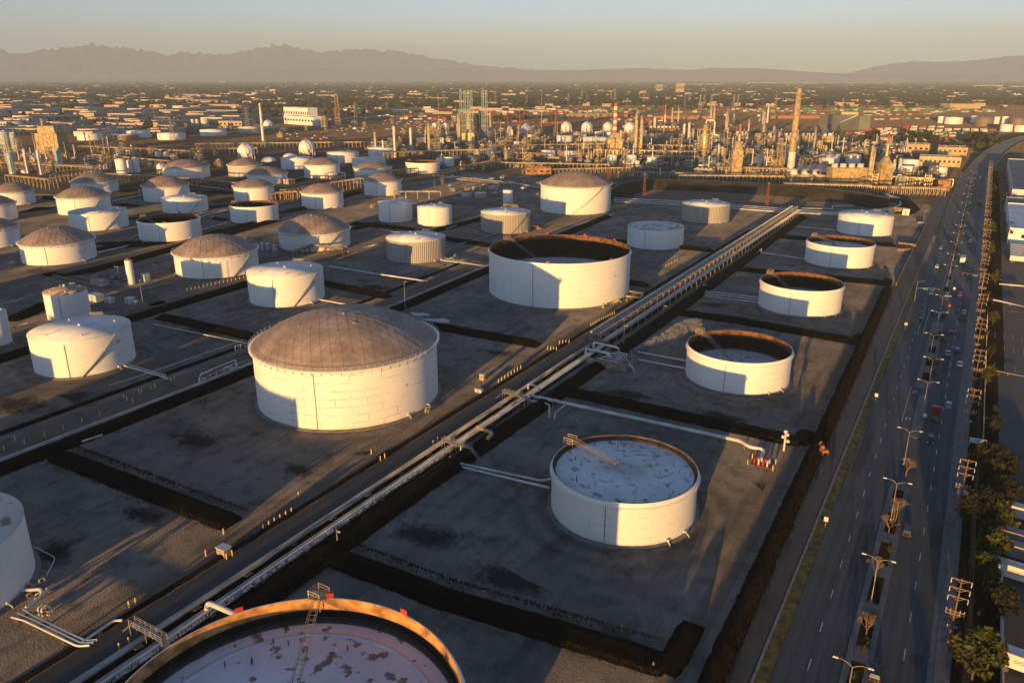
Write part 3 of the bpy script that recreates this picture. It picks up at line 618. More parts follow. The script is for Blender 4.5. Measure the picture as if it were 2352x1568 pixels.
for a in ((1002, 1019, 363, 382, 'shaded slim drum right of the rusty-rimmed open tank'), (1020, 1043, 361, 383, 'white drum beside the shaded slim drum'), (754, 795, 398, 416, 'low white drum between two dome tanks'),
    (1278, 1316, 311, 328, 'white drum before the row of spheres, mottled by shadow'), (1338, 1400, 314, 328, 'broad low white tank left of the red and white chimney'), (1316, 1348, 307, 322, 'white drum half hidden by the broad low tank'),
    (1366, 1386, 302, 310, 'tiny white drum before the third sphere'), (1391, 1412, 303, 311, 'tiny white drum at the red and white chimney'), (1244, 1276, 345, 364, 'white drum with a curved shadow at its foot'), (1293, 1325, 346, 362, 'white drum above the row of tan vessels'),
    (1395, 1418, 356, 376, 'white drum under the furnace box'), (1440, 1463, 356, 376, 'white drum under the twin gold columns'), (1452, 1470, 369, 383, 'little white drum in front of a taller drum'), (1486, 1510, 361, 378, 'white drum with a slanting shadow'),
    (1180, 1200, 325, 334, 'low white drum at the dark red mast'), (1205, 1222, 327, 335, 'shallow white drum right of the dark red mast'), (2073, 2114, 366, 393, 'taller white tank before the cream office block'), (2066, 2106, 381, 402, 'white tank in front of the taller one by the office block'),
    (2134, 2178, 383, 406, 'white tank nearest the main road at the refinery gate'), (2155, 2170, 267, 283, 'white drum partly behind a wider one, far right yard'), (2170, 2214, 268, 286, 'wide white drum in the far right yard'), (2231, 2246, 266, 283, 'white drum left of the brown dome tank'),
    (2284, 2298, 268, 285, 'white drum right of the brown dome tank'), (2302, 2318, 267, 285, 'white drum left of the dark striped tank'), (2298, 2328, 285, 303, 'front white drum crossed by a stair at the far right'), (2330, 2372, 287, 304, 'front white drum cut by the right edge'),
    (175, 236, 305, 323, 'shaded white tank with round spots of light'), (290, 346, 299, 318, 'pale tank behind the brown rusty one'), (360, 426, 304, 322, 'shaded pale tank at the foot of a pylon'), (458, 520, 296, 313, 'shaded pale tank right of the pylon'),
    (1011, 1020, 316, 331, 'white drum below the coke tower'), (1205, 1226, 309, 316, 'low drum by the steam cloud')):
    small(*a)
small(254, 318, 307, 323, 'rusty brown tank among pale tanks, sunlit patch on it', 'tank_brown'); small(546, 601, 290, 306, 'grey tank under the second pylon', 'tank_grey')
small(1881, 1931, 352, 376, 'white tank with a pointed grey cone, behind the steaming fans', kind='cone', group='small cone-roofed tanks', rise=3.4, roofmat='dome_metal'); small(1943, 1979, 355, 376, 'shaded white tank with a grey cone, behind the tan fan house', kind='cone', group='small cone-roofed tanks', rise=2.5, roofmat='dome_metal')
small(2240, 2284, 270, 290, 'brown dome tank with a white band, far right yard', 'tank_brown', 'dome', 'brown tanks of the far right yard'); small(2319, 2362, 272, 290, 'dark tank with a white collar at the far right', 'tank_brown', 'dome', 'brown tanks of the far right yard')
for xl, xr, yt, yb, lab in ((437, 447, 274, 291, 'slim upright silo, leftmost of the clustered silos'), (448, 456, 274, 292, 'slim upright silo in the middle of the cluster'), (460, 480, 272, 292, 'wide grey silo at the right of the cluster')): small(xl, xr, yt, yb, lab, 'tank_grey', 'flat', 'clustered silos', .8)
for xl, xr, yt, yb, lab in ((263, 289, 366, 403, 'tall white upright vessel, leftmost of the white group'), (290, 303, 369, 398, 'shaded white upright vessel in the middle of the group'), (302, 318, 363, 397, 'tall white upright vessel on the right of the group'), (271, 287, 344, 355, 'small white drum on the trestle, first of two'), (288, 304, 345, 356, 'small white drum on the trestle, second of two'), (356, 371, 350, 361, 'white drum right of the trestle pair'), (373, 390, 350, 361, 'bluish drum beside a white drum on the trestle')):
    small(xl, xr, yt, yb, lab, 'tank_white', 'cone', 'white upright vessels', 1.2)
small(285, 303, 598, 655, 'slim white upright vessel standing alone among low pumps', kind='dome', rise=.9, roofmat='roof_white')
small(1155, 1178, 437, 467, 'white flared drum with a dark stair by the concrete walls'); small(1059, 1084, 440, 453, 'small white-rimmed pit tank behind the drum tanks', 'tank_grey', 'open'); small(1090, 1118, 443, 455, 'small tan drum beside the pit tank', 'tank_tan')
for px, lab in (((600, 560), 'first'), ((613, 561), 'second'), ((627, 563), 'third')): pass
for i, (x, y) in enumerate(((603, 573), (616, 574), (630, 577))): small(x-6, x+6, y-15, y+2, ['leftmost','middle','rightmost'][i]+' of three short grey drums beside the shaded dome tank', 'tank_grey', group='short grey drums')
# tanks of the same farm that stand behind the viewer
for xyrh in ((-58.5, -45, 17, 11.5), (-157, -60, 26, 18), (-62, -150, 17, 12), (-175, -175, 28, 17), (-257.6, 20, 17, 12), (-345, 60, 18, 12), (-262, -110, 24, 15), (-350, -60, 24, 14), (-440, 130, 20, 12)):
    T('flat', None, 'white flat-roofed tank of the farm standing out of view behind the drone', G3, near=0, xyrh=xyrh)
# ------------------------------------------------------------------ pipelines of the tank yard
def bend(pts, k=1.2):
    out = [Vector(pts[0])]
    for a, b, c in zip(pts, pts[1:], pts[2:]):
        a, b, c = Vector(a), Vector(b), Vector(c); u = (a-b); v = (c-b); q = min(k, u.length*.4, v.length*.4); u.normalize(); v.normalize()
        p, r_ = b+u*q, b+v*q
        for t in (0, .33, .67, 1): out.append(p.lerp(b, t).lerp(b.lerp(r_, t), t))
    return out+[Vector(pts[-1])]
def pipeline(pts, r, label, m='pipe_white', sup=8.0, group='pipelines of the tank yard', name='pipeline', k=1.2):
    P = bend(pts, k); c = sum(P, Vector())/len(P); c.z = 0
    o = MB().tube([p-c for p in P], r, 10).build(name, M[m], None, c); tag(o, label, 'pipeline', group)
    if sup:
        for a, b in zip(pts, pts[1:]):
            a, b = Vector(a), Vector(b); L = (b-a).length
            if abs(a.z-b.z) > .5 or L < 3: continue
            n = max(1, int(L/sup)); sb = MB()
            for i in range(n):
                p = a.lerp(b, (i+.5)/n)-c; sb.box(p.x, p.y, -.05, .35, .35, p.z-r*.6+.05); sb.box(p.x, p.y, p.z-r-.12, r*2+.7, r*2+.3, .14, atan2(b.y-a.y, b.x-a.x)+pi/2)
            q = sb.build('pipe_support', M['concrete'], o); q['kind'] = 'stuff'
    return o
def pw(pts, z, r, label, **k): return pipeline([(*W(p[0], p[1], p[2] if len(p) > 2 else z), p[2] if len(p) > 2 else z) for p in pts], r, label, **k)
def loop(x, y0, y1, z): return [(x, y0, z), (x, y1, z)]
pipeline([(-113.6, -90, 1.3), (-113.6, 252, 1.3)], .62, 'thickest grey pipe, nearest the yard road', 'pipe_grey', 12)
pipeline([(-111.0, -90, 1.0), (-111.0, 252, 1.0)], .30, 'thin pipe in the middle of the roadside bundle', 'pipe_grey', 12)
pipeline([(-110.1, -90, 1.0), (-110.1, 252, 1.0)], .42, 'pale pipe second from the berm in the roadside bundle', 'pipe_white', 12)
pipeline([(-109.1, -90, 1.0), (-109.1, 252, 1.0)], .34, 'pale pipe nearest the black berm in the roadside bundle', 'pipe_white', 12)
# elevated rack
mat('frame_brown2', (.3, .24, .16), .7)
t = thing('pipe_rack', 'long raised pipe rack on many posts beside the yard road', 'pipe rack', (-112.5, 252, 0))
Lr = 350
for dx, z, r, m in ((-2.1, 5.3, .42, 'pipe_white'), (-.4, 5.15, .3, 'pipe_grey'), (1.0, 5.1, .3, 'pipe_grey'), (2.6, 2.9, .34, 'pipe_white'), (3.6, 2.9, .3, 'pipe_white'), (4.5, 2.85, .26, 'pipe_grey')):
    MB().tube([(dx, 0, z), (dx, Lr, z)], r, 8).build('pipe', M[m], t)
fr = MB(); nb = 48
for i in range(nb):
    y = i*Lr/(nb-1)
    for dx in (-2.4, 1.6): fr.box(dx, y, 0, .34, .34, 4.8)
    fr.box(-.4, y, 4.5, 4.9, .35, .35); fr.box(1.2, y, 2.3, 7.2, .3, .3); fr.box(4.9, y, 0, .28, .28, 2.4)
fr.box(-2.4, Lr/2, 4.2, .22, Lr, .3); fr.box(1.6, Lr/2, 4.2, .22, Lr, .3)
fr.build('rack_frame', M['frame_brown2'], t)
g = MB(); 
for q in (5.6, 6.1): g.tube([(1.9, 0, q), (1.9, Lr, q)], .05, 4)
for i in range(120): g.bar((1.9, i*Lr/119, 4.8), (1.9, i*Lr/119, 6.1), .06)
g.build('railing', M['steel_white'], t)
# cross pipes
pw([(1218, 908, 1.6), (1700, 1012, 1.6), (1722, 1026, 1.6), (1755, 1032, 1.6), (1748, 1052, .8)], 1.6, .5, 'long pale pipe crossing between the rust-spotted tank and the next tank', sup=10)
pw([(1200, 915, 1.2), (1262, 928, 1.2), (1262, 958, .3)], 1.2, .28, 'short pale pipe dropping to the ground left of the long crossing pipe')
pw([(1300, 928, 1.4), (1274, 948, 1.4), (1274, 962, .2)], 1.4, .2, 'thin bent branch pipe under the long crossing pipe', sup=0)
pw([(1058, 1064), (1245, 1104), (1268, 1098)], .9, .30, 'upper of two pipes running to the rust-spotted tank'); pw([(1062, 1072), (1262, 1120)], .9, .30, 'lower of two pipes running to the rust-spotted tank')
pw([(1465, 808), (1580, 829)], .9, .3, 'upper pipe between the concrete pump pit and the sunken grey roof tank'); pw([(1458, 824), (1580, 847)], .9, .3, 'lower pipe between the concrete pump pit and the sunken grey roof tank')
for i, (dy, lab) in enumerate(((0, 'upper'), (5, 'middle'), (11, 'lower'))): pw([(1618, 668+dy), (1748, 684+dy)], .9, .22, lab+' of three pipes running to the deep black tank')
pw([(1750, 580), (1850, 595)], .9, .3, 'pipe running to the high blue roof tank'); pw([(1832, 520), (1926, 529)], .9, .3, 'pipe running to the farthest roadside tank')
pw([(757, 612), (885, 632), (982, 646)], .9, .42, 'long white pipe below the shallow cone tank', sup=9)
pw([(352, 744), (575, 790)], .7, .22, 'thin pipe crossing the bare yard towards the largest dome')
pw([(280, 838), (378, 866), (384, 870)], .8, .3, 'left of two pipes from the numbered tank'); pw([(292, 836), (382, 862)], .8, .22, 'right of two pipes from the numbered tank')
pw([(735, 688), (800, 700)], .8, .34, 'cream pipe stub at the flat tank behind the dome'); pw([(1015, 592), (1085, 606)], .8, .36, 'upper cream pipe between the cone tank and the largest open tank'); pw([(1012, 597), (1122, 612)], .8, .3, 'lower cream pipe between the cone tank and the largest open tank')
pw([(870, 525), (900, 532), (985, 539)], .9, .25, 'thin pipe behind the shallow cone tank')
pw([(1105, 500), (1025, 525)], .9, .25, 'thin pale pipe running along a black berm toward the ribbed tank')
pw([(187, 1014+0), (235, 998)], .4, .3, 'short loose pipe lying on bare ground below the left berm', sup=0)
for i, lab in enumerate(('uppermost', 'middle', 'lowest')):
    a, b = Vector(W(66, 1419, .9)), Vector(W(187, 1477, .9)); q = Vector((b.y-a.y, a.x-b.x)).normalized()*(-.75*(1-i)); e = Vector(W(40, 1408, .9))
    pipeline([(*(e+q*1.5), .9), (*(a+q), .9), (*(b+q), .9), (*(b+q+Vector((1.6, 1.2))), .9)], .2, lab+' of three parallel cream pipes from the left-edge tank', sup=7, k=.8)
pw([(190, 1473), (262, 1424), (281, 1424)], .9, .26, 'cream pipe angled back from the corner to the yard road', sup=6)
pw([(50, 1355, 1), (95, 1352, 1.6), (98, 1366, 1.4), (60, 1395, 1)], 1, .34, 'curled cream pipe at the foot of the left-edge tank', sup=0)
pw([(75, 1253), (128, 1280), (107, 1321)], .25, .1, 'thin bent pipe on the ground right of the left-edge tank', sup=0)
for x, r, lab in ((-207.6, .22, 'left of two pipes along the sunken yard road'), (-206.4, .17, 'right of two pipes along the sunken yard road')):
    pipeline([(x, 20, .9), (x, 150, .9), (x-1.5, 200, .9), (x-4.6, 260, .9), (x-9.8, 345, .9), (x-16, 420, .9)], r, lab, sup=10)
pw([(560, 780), (300, 870), (250, 885)], .5, .12, 'thin pipe along the upper edge of the sunken yard road', sup=12)
pw([(462, 858, 3), (540, 826, 3), (545, 838, 3), (530, 848, 1)], 3, .24, 'raised white pipe loop beside the largest dome', sup=0)
pw([(458, 880, 1), (458, 862, 3.4), (485, 850, 3.4), (492, 845, 1)], 3, .22, 'white pipe arch left of the raised loop', sup=0)
pw([(475, 1398, 1.3), (478, 1383, 3.6), (545, 1412, 3.6)], 3.6, .5, 'pale pipe bridging over the roadside bundle near the foreground tank', 'pipe_white' and 'pipe_white' if 0 else 'pipeline') if 0 else pw([(475, 1398, 1.3), (478, 1383, 3.6), (545, 1412, 3.6)], 3.6, .5, 'pale pipe bridging over the roadside bundle near the foreground tank', sup=0)
pw([(1095, 980, 2.6), (1132, 994, 2.6), (1120, 1006, 2.4)], 2.6, .5, 'short cream pipe stub bridging the roadside bundle', m='pipe_yellow', sup=0)
pw([(1213, 895, 1), (1213, 880, 4), (1240, 890, 4), (1238, 900, 1)], 3, .3, 'white pipe arch over the roadside bundle by the crossing pipe', sup=0)
pw([(1345, 812, 1), (1346, 800, 4.4), (1402, 812, 4.4), (1400, 826, 1.5)], 3, .4, 'white pipe arch at the near end of the raised rack', sup=0)
pw([(1363, 796, 5), (1364, 786, 5.4), (1420, 798, 5.4), (1422, 810, 2)], 3, .4, 'white pipe arch stepping off the end of the raised rack', sup=0)
for i, (d, lab) in enumerate(((0, 'upper'), (4, 'middle'), (8, 'lower'))):
    pw([(1410, 455+d), (1600, 464+d), (1764, 477+d), (1925, 489+d*.6), (2000, 483+d*.7), (2042, 478+d*.6), (2072-d, 471+d*.2), (2077-d, 463+d*.2), (2062, 452+d*.5), (2032, 444+d*.4)], 1.0+.2*i, .42, lab+' pipe following the basin edge and curling round its end', sup=14, k=10)
pw([(1840, 478, 3), (1912, 480, 3), (1912, 473, 3), (1960, 472, 3)], 3, .3, 'thin stepped pipe above the basin-edge pipes', sup=0)
pw([(995, 402), (1176, 420), (1242, 431)], 2.2, .5, 'pale pipe running behind the isolated tall dome tank', m='pipe_white'); pw([(998, 406), (1176, 424)], 2.2, .5, 'tan pipe below the pale one behind the isolated tall dome tank', m='steel_tan')
pw([(1186, 522, 4.5), (1186, 530, 1), (1203, 530, 1)], 1, .25, 'red riser pipe at the ribbed grey tank', m='red_paint', sup=0) if 0 else pw([(1220, 490, 9), (1220, 518, 3.0), (1238, 521, 3), (1238, 528, .4)], 1, .28, 'red riser pipe at the ribbed grey tank', m='red_paint', sup=0)
pw([(1385, 705, 1.1), (1420, 690, 1.1)], 1.1, .5, 'fat yellow pipe at the foot of the largest open tank', m='pipe_yellow', sup=0); pw([(1420, 686), (1475, 672)], 1.1, .45, 'yellow pipe stretching from the largest open tank toward the road', m='pipe_yellow')
pw([(1440, 668), (1478, 675), (1470, 684), (1438, 680)], 1.6, .4, 'yellow pipe loop beside the raised rack', m='pipe_yellow', sup=0)
def walkover(px, py, rz, label):
    X, Y = W(px, py); t = thing('walkover_bridge', label, 'footbridge', (X, Y, 0), rz)
    a = MB(); a.box(0, 0, 2.6, 9, 1.2, .12)
    a.build('deck', M['steel_grey'], t)
    for s in (-1, 1):
        st = MB()
        for i in range(8): st.box(s*(4.6+i*.34), 0, 2.4-i*.32, .34, 1.1, .08)
        st.build('stair', M['steel_grey'], t)
        g = MB()
        for q in (3.2, 3.7): g.tube([(-4.5, s*.6, q), (4.5, s*.6, q)], .05, 4)
        for i in range(7): g.bar((-4.5+i*1.5, s*.6, 0 if i % 3 == 0 else 2.6), (-4.5+i*1.5, s*.6, 3.7), .09)
        g.build('railing', M['steel_grey'], t)
walkover(1050, 1040, 0, 'grey walkover bridge across the roadside pipes, by the red beacon'); walkover(345, 1478, 0, 'grey walkover bridge across the roadside pipes at the lower left'); walkover(1185, 925, 0, 'grey walkover bridge at the start of the long crossing pipe')
# green pipe trestle by the shaded dome tank
def trestle(pa, pb, z, label, wd=3.5, m='steel_tan', pipes=4, n=None, name='pipe_trestle', pm=('steel_tan', 'pipe_white', 'pipe_grey', 'steel_gold'), group='pipe trestles'):
    a, b = Vector((*W(*pa, z), 0)), Vector((*W(*pb, z), 0)); L = (b-a).length; rz = atan2(b.y-a.y, b.x-a.x)
    t = thing(name, label, 'pipe rack', a, rz, group); f = MB(); n = n or max(2, int(L/9))
    for i in range(n+1):
        x = L*i/n
        for s in (-1, 1): f.box(x, s*wd/2, 0, .4, .4, z)
        f.box(x, 0, z-.3, .4, wd+.6, .4)
        if z > 5: f.box(x, 0, z*.55, .35, wd+.4, .35)
    for s in (-1, 1): f.box(L/2, s*wd/2, z-.3, L, .3, .4)
    f.build('rack_frame', M[m], t)
    for i in range(pipes):
        r = (.42, .25, .32, .2)[i % 4]; y = (i+.5)/pipes*wd-wd/2; MB().tube([(0, y, z+r), (L, y, z+r)], r, 6).build('pipe', M[pm[i % len(pm)]], t)
    return t
trestle((672, 578), (715, 562), 4, 'green-grey trestle, left leg, under the shaded dome tank', m='steel_dark', group=None); trestle((715, 562), (792, 572), 4.5, 'green-grey trestle crossing before the shaded dome tank', m='steel_dark', group=None)
trestle((905, 440), (1012, 440), 6, 'steel pipe bridge in front of a dome tank', m='steel_tan', group=None)
# concrete pump pit with steam leak
X, Y = W(1412, 836); t = thing('pump_pit', 'tan concrete pump pit packed with valves beside the raised rack', 'pump pit', (X, Y, 0))
wl = MB(); wl.box(0, -5, 0, 13, .4, 2.6); wl.box(0, 5, 0, 13, .4, 2.6); wl.box(6.3, 0, 0, .4, 9.6, 2.6); wl.box(-6.3, 0, 0, .4, 9.6, 1.4); wl.build('pit_wall', M['kerb'], t)
vb = MB(); rr = random.Random(3)
for k in range(26): vb.box(rr.uniform(-5, 5), rr.uniform(-4, 4), 0, rr.uniform(.3, 1), rr.uniform(.3, 1), rr.uniform(1, 3.2))
vb.build('valve_gear', M['steel_grey'], t)['kind'] = 'stuff'
for k in range(5): MB().tube(bend([(-5, -4+k*1.8, .8), (-5+k, -4+k*1.8, 2.6+k*.2), (3, -4+k*1.8, 2.6+k*.2), (3, -4+k*1.8, .6)], .5), .2, 6).build('pipe', M['pipe_white'], t)
MB().box(-7.5, -5, .8, 2.8, .6, 1.8).build('cabinet', M['steel_tan'], t)
st = MB(); [st.box(6.9+i*.3, -3.5, 2.2-i*.3, .3, 1, .08) for i in range(7)]; st.bar((9, -4, 0), (6.7, -4, 3.4), .1); st.bar((9, -3, 0), (6.7, -3, 3.4), .1); st.build('stair', M['steel_white'], t)
# steam
def steam(pts, label, dens=.25, seed=1):
    P = [Vector((*W(x, y, z), z)) for x, y, z, r in pts]; c = P[0]
    mb = MB(); rr = random.Random(seed)
    m = bpy.data.materials.new('steam_vapour'); m.use_nodes = True; n = m.node_tree.nodes; n.clear(); l = m.node_tree.links
    vo = n.new('ShaderNodeVolumePrincipled'); out = n.new('ShaderNodeOutputMaterial'); l.new(vo.outputs[0], out.inputs['Volume'])
    vo.inputs['Color'].default_value = (.98, .97, .96, 1); vo.inputs['Anisotropy'].default_value = .2
    tc = n.new('ShaderNodeTexCoord'); nz = n.new('ShaderNodeTexNoise'); nz.inputs['Scale'].default_value = .9/pts[-1][3]*1.4; nz.inputs['Detail'].default_value = 5
    l.new(tc.outputs['Object'], nz.inputs['Vector']); mr = n.new('ShaderNodeMapRange'); mr.inputs[1].default_value = .47; mr.inputs[2].default_value = .62; mr.inputs[4].default_value = dens
    l.new(nz.outputs[0], mr.inputs[0]); l.new(mr.outputs[0], vo.inputs['Density'])
    prof = []
    o = 0; k = 10; rs = [p[3] for p in pts]; L = []
    for i in range(len(P)-1):
        for s in range(4): q = s/4; L.append((P[i].lerp(P[i+1], q)-c, lerp(rs[i], rs[i+1], q)))
    L.append((P[-1]-c, rs[-1]*.5))
    for i, (p, r) in enumerate(L):
        t = (L[min(i+1, len(L)-1)][0]-L[max(0, i-1)][0]).normalized(); u = t.cross(Vector((.3, .2, 1))).normalized(); v = u.cross(t)
        for j in range(k): q = 2*pi*j/k; rq = r*rr.uniform(.75, 1.2); mb.v.append(tuple(p+u*rq*cos(q)+v*rq*sin(q)))
    for i in range(len(L)-1):
        for j in range(k): j2 = (j+1) % k; mb.face([i*k+j, i*k+j2, (i+1)*k+j2, (i+1)*k+j], True)
    mb.face(list(range(k))[::-1]); mb.face([(len(L)-1)*k+j for j in range(k)])
    VOL6 = sum(Vector(mb.v[f[0]]).dot(Vector(mb.v[f[i]]).cross(Vector(mb.v[f[i+1]]))) for f in mb.f for i in range(1, len(f)-1))
    if VOL6 < 0: mb.f = [f[::-1] for f in mb.f]
    ob = mb.build('steam_plume', m, None, c); tag(ob, label, 'steam', 'steam plumes'); ob['kind'] = 'stuff'; return ob
steam([(1448, 803, 3, .25), (1470, 794, 5, .6), (1500, 785, 7.5, 1.2), (1522, 772, 9.5, 1.4), (1545, 764, 11.5, 2.0), (1575, 749, 13, 2.4), (1612, 738, 15, 2.2)], 'ragged steam plume drifting right from the concrete pump pit', 2.6, 4)
# lamp posts, bollards, small yard things
def lamp_post(px, yb, yt, label, two=False):
    X, Y = W(px, yb); h = max(3, zat(px, yt, X, Y)); t = thing('yard_lamp', label, 'lamp post', (X, Y, 0), 0, 'lamp posts in the tank yard')
    MB().cyl(0, 0, 0, h, .14, .09, 8).build('pole', M['gal_pole'], t)
    for s in ((-1, 1) if two else (1,)): MB().tube([(0, 0, h-.1), (s*.9, -.3, h+.1)], .06, 5).box(s*1.1, -.35, h, .6, .35, .2).build('lamp_head', M['steel_white'], t)
for a in ((329, 700, 642, 'tallest yard lamp, bare pole above white cabinets'), (275, 650, 612, 'twin-headed yard lamp left of the slim white vessel', True), (357, 625, 608, 'twin-headed yard lamp right of the slim white vessel', True), (931, 714, 646, 'rusty lamp pole by the puddle'), (776, 1256, 1216, 'lamp pole beside the roadside pipes near the foreground tank'), (1432, 800, 747, 'lamp pole rising from the concrete pump pit'), (1523, 725, 702, 'short lamp pole against the raised rack, right of the largest open tank'), (1391, 470, 449, 'lamp pole behind the tall isolated dome tank'), (324, 474, 437, 'lamp pole right of a back-row dome tank'), (1680, 607, 578, 'lamp pole in front of the raised rack, far part'), (2120, 512, 484, 'curved lamp pole by the tan wall'), (231, 671, 655, 'thin lamp pole by the green cabinets'), (672, 462, 440, 'lamp pole left of a square-shadowed dome tank'), (998, 430, 398, 'lamp pole at the start of the pale pipe'), (1075, 372, 356, 'lamp pole by the steam frame'), (1270, 940, 915, 'lamp pole in the black berm by the crossing pipe')):
    lamp_post(*a)
def _bol(): return tag(MB().cyl(0, 0, 0, 1.35, .14, .14, 8).cyl(0, 0, 1.35, 1.5, .14, .05, 8).build('bollard', M['bollard_yellow']), 'yellow steel bollard standing in a row', 'bollard', 'yellow bollards')
bol = Proto(_bol)
for (x0, y0), (x1, y1), n, lab in (((1357, 750), (1411, 722), 12, 'yellow bollard in the long row above the largest open tank\'s road edge'), ((1501, 659), (1528, 642), 8, 'yellow bollard in the row right of the yellow pipe'), ((1580, 612), (1600, 602), 7, 'yellow bollard in the short row before the shaded mottled tank'), ((1697, 540), (1725, 527), 9, 'yellow bollard in the farthest row by the yard road'), ((1145, 879), (1196, 847), 8, 'yellow bollard in the row right of the largest dome'), ((1258, 803), (1278, 805), 4, 'yellow bollard in the row of four on the berm'), ((1285, 790), (1307, 788), 4, 'yellow bollard in the second row of four on the berm'), ((605, 1216), (670, 1178), 6, 'yellow bollard in the row below the largest dome'), ((430, 668), (560, 640), 15, 'yellow bollard along the road below the stepped-shade dome tank'), ((1530, 605+8), (1555, 600), 5, 'yellow bollard by the shaded mottled tank')):
    for i in range(n): p = W(lerp(x0, x1, i/(n-1)), lerp(y0, y1, i/(n-1))); bol((*p, 0), 0, lab)
for x, y in ((10, 1035), (57, 1019), (103, 1003), (146, 986), (189, 970), (230, 954), (305, 924), (285, 914), (292, 920), (320, 903), (326, 901), (347, 893), (356, 890), (393, 877), (401, 874), (35, 1012)): bol((*W(x, y), 0), 0, 'yellow bollard spaced along the sunken yard road')
for x, y in ((473, 1276), (521, 1284), (534, 1276), (297, 1394), (312, 1387), (853, 1042), (861, 1036), (874, 1058), (884, 1052), (275, 1491), (297, 1478), (995, 1022), (1005, 1014), (1500, 1535), (1428, 1450), (686, 1141), (514, 1226)): bol((*W(x, y), 0), 0, 'lone yellow bollard near the yard road')
def guard(p0, p1, label, n):
    a, b = Vector((*W(*p0), 0)), Vector((*W(*p1), 0)); d = b-a; g = MB()
    for i in range(n): p = d*(i/(n-1)); g.box(p.x, p.y, 0, .2, .2, 1)
    for z in (.5, .95): g.tube([(0, 0, z), (d.x, d.y, z)], .06, 5)
    tag(g.build('guard_rail', M['steel_tan'], None, a), label, 'railing')
guard((121, 634), (222, 658), 'tan guard rail along the road left of the slim white vessel', 22); guard((215, 604), (420, 556), 'tan guard rail under the lit dome tank at left', 34); guard((420, 556), (520, 530), 'tan guard rail behind the stepped-shade dome tank', 16); guard((880, 455), (760, 480), 'tan guard rail before the shaded white drum tank', 18)
def shed(px, py, sx, sy, sz, m, label, rz=0, roof='steel_white', cat='cabinet', name='equipment_cabinet'):
    X, Y = W(px, py); t = thing(name, label, cat, (X, Y, 0), rz); MB().box(0, 0, 0, sx, sy, sz).build('body', M[m], t); MB().box(0, 0, sz, sx+.3, sy+.3, .15).build('roof', M[roof], t)
    MB().box(0, -sy/2-.03, .1, min(1, sx*.4), .05, sz*.75).build('door', M['steel_grey'], t); return t
shed(222, 690, 6, 4, 3, 'mint_paint', 'green-grey cabinet in the small equipment yard'); shed(253, 695, 4, 2.5, 2.2, 'steel_white', 'low white cabinet right of the green-grey one'); shed(300, 697, 3.4, 2.8, 2.6, 'steel_white', 'white cabinet beside the tallest yard lamp'); shed(313, 702, 2, 1.6, 2, 'kerb', 'tan box beside the white cabinet'); shed(230, 655, 8, 3.4, 2.6, 'steel_grey', 'long grey shed with a slatted tan roof', .2, 'steel_tan'); shed(335, 645, 3, 3, 3.4, 'mint_paint', 'upright pale green tank-like cabinet'); shed(1108, 872, 1.6, 1.2, 2, 'pipe_yellow', 'tan box on bare ground right of the largest dome')
shed(1100, 900, 2.4, 1.2, 1, 'steel_white', 'white valve assembly on bare ground near the road'); shed(515, 1272, 2.4, 1.8, 1.7, 'steel_tan', 'tan railed stair box at the yard road'); shed(2080, 494, 4.5, 3.5, 4.5, 'tank_white', 'white elevated box by the far roadside tank'); shed(2066, 487, 8, 5, 3, 'steel_rust', 'brown shed behind the white elevated box')
# equipment yard pumps
X, Y = W(262, 640); t = thing('pump_skid', 'dark cluster of pumps and pipe loops left of the slim white vessel', 'pumps', (X, Y, 0))
for k in range(16): MB().tube(bend([(rr.uniform(-12, 14), rr.uniform(-5, 6), .3), (rr.uniform(-12, 14), rr.uniform(-5, 6), 2.2), (rr.uniform(-12, 14), rr.uniform(-5, 6), .4)], .6), .22, 6).build('pipe', M['steel_dark' if k % 3 else 'pipe_grey'], t)
for k in range(10): MB().box(rr.uniform(-12, 14), rr.uniform(-5, 6), 0, 1.6, 1, 1.2).build('pump', M['steel_grey'], t)
# vent stack, red valve station, orange digger
X, Y = W(1800, 1035); t = thing('vent_post', 'white vent post hung with meters and valves by the black ditch', 'vent', (X, Y, 0)); MB().cyl(0, 0, 0, 5.5, .28, n=8).build('post', M['steel_white'], t)
for z, s in ((3.2, .8), (4.2, -.5), (5.0, .5), (5.8, 0)): MB().tube([(0, 0, z), (s, -.3, z)], .12, 5).lathe([(.05, z-.4), (.5, z-.3), (.5, z+.3), (.05, z+.4)], 10, s, -.3).build('meter', M['steel_white'], t)
X, Y = W(1750, 1066); t = thing('valve_station', 'red and white valve station with bollards on a red pad', 'valve station', (X, Y, 0)); MB().box(0, 0, 0, 5, 3.4, .12).build('pad', M['red_dull'], t)
for k in range(4): MB().tube(bend([(-1.8+k*1.1, -1, .2), (-1.8+k*1.1, -1, 1.6), (-1.4+k, 1.2, 1.6), (-1.4+k, 1.2, .2)], .4), .24, 6).build('pipe', M['pipe_white' if k % 2 else 'red_paint'], t)
for x, y in ((-3.2, -2), (3.2, -2), (3, 2), (-3, 2)): MB().cyl(x, y, 0, 1.5, .12).build('guard_post', M['bollard_yellow'], t)
X, Y = W(1890, 1046); t = thing('excavator', 'small orange digger on the bank of the black ditch', 'excavator', (X, Y, .8), 2.2); t.scale = (.75, .75, .75)
mat('digger', (.45, .16, .08), .7, var=.3, scale=1)
for s in (-1, 1): MB().tube([(-1.6, s, .4), (1.6, s, .4)], .42, 8).build('track', M['steel_dark'], t)
MB().box(-.3, 0, .8, 2.6, 2, .9).build('body', M['digger'], t); MB().box(.3, .4, 1.7, 1.3, 1, 1.2).build('cab', M['digger'], t); MB().tube(bend([(1, -.4, 1.4), (3, -.4, 3.2), (4.6, -.4, .8)], .4), .2, 6).build('boom', M['digger'], t); MB().box(4.7, -.4, .3, .7, .9, .6).build('bucket', M['steel_dark'], t)
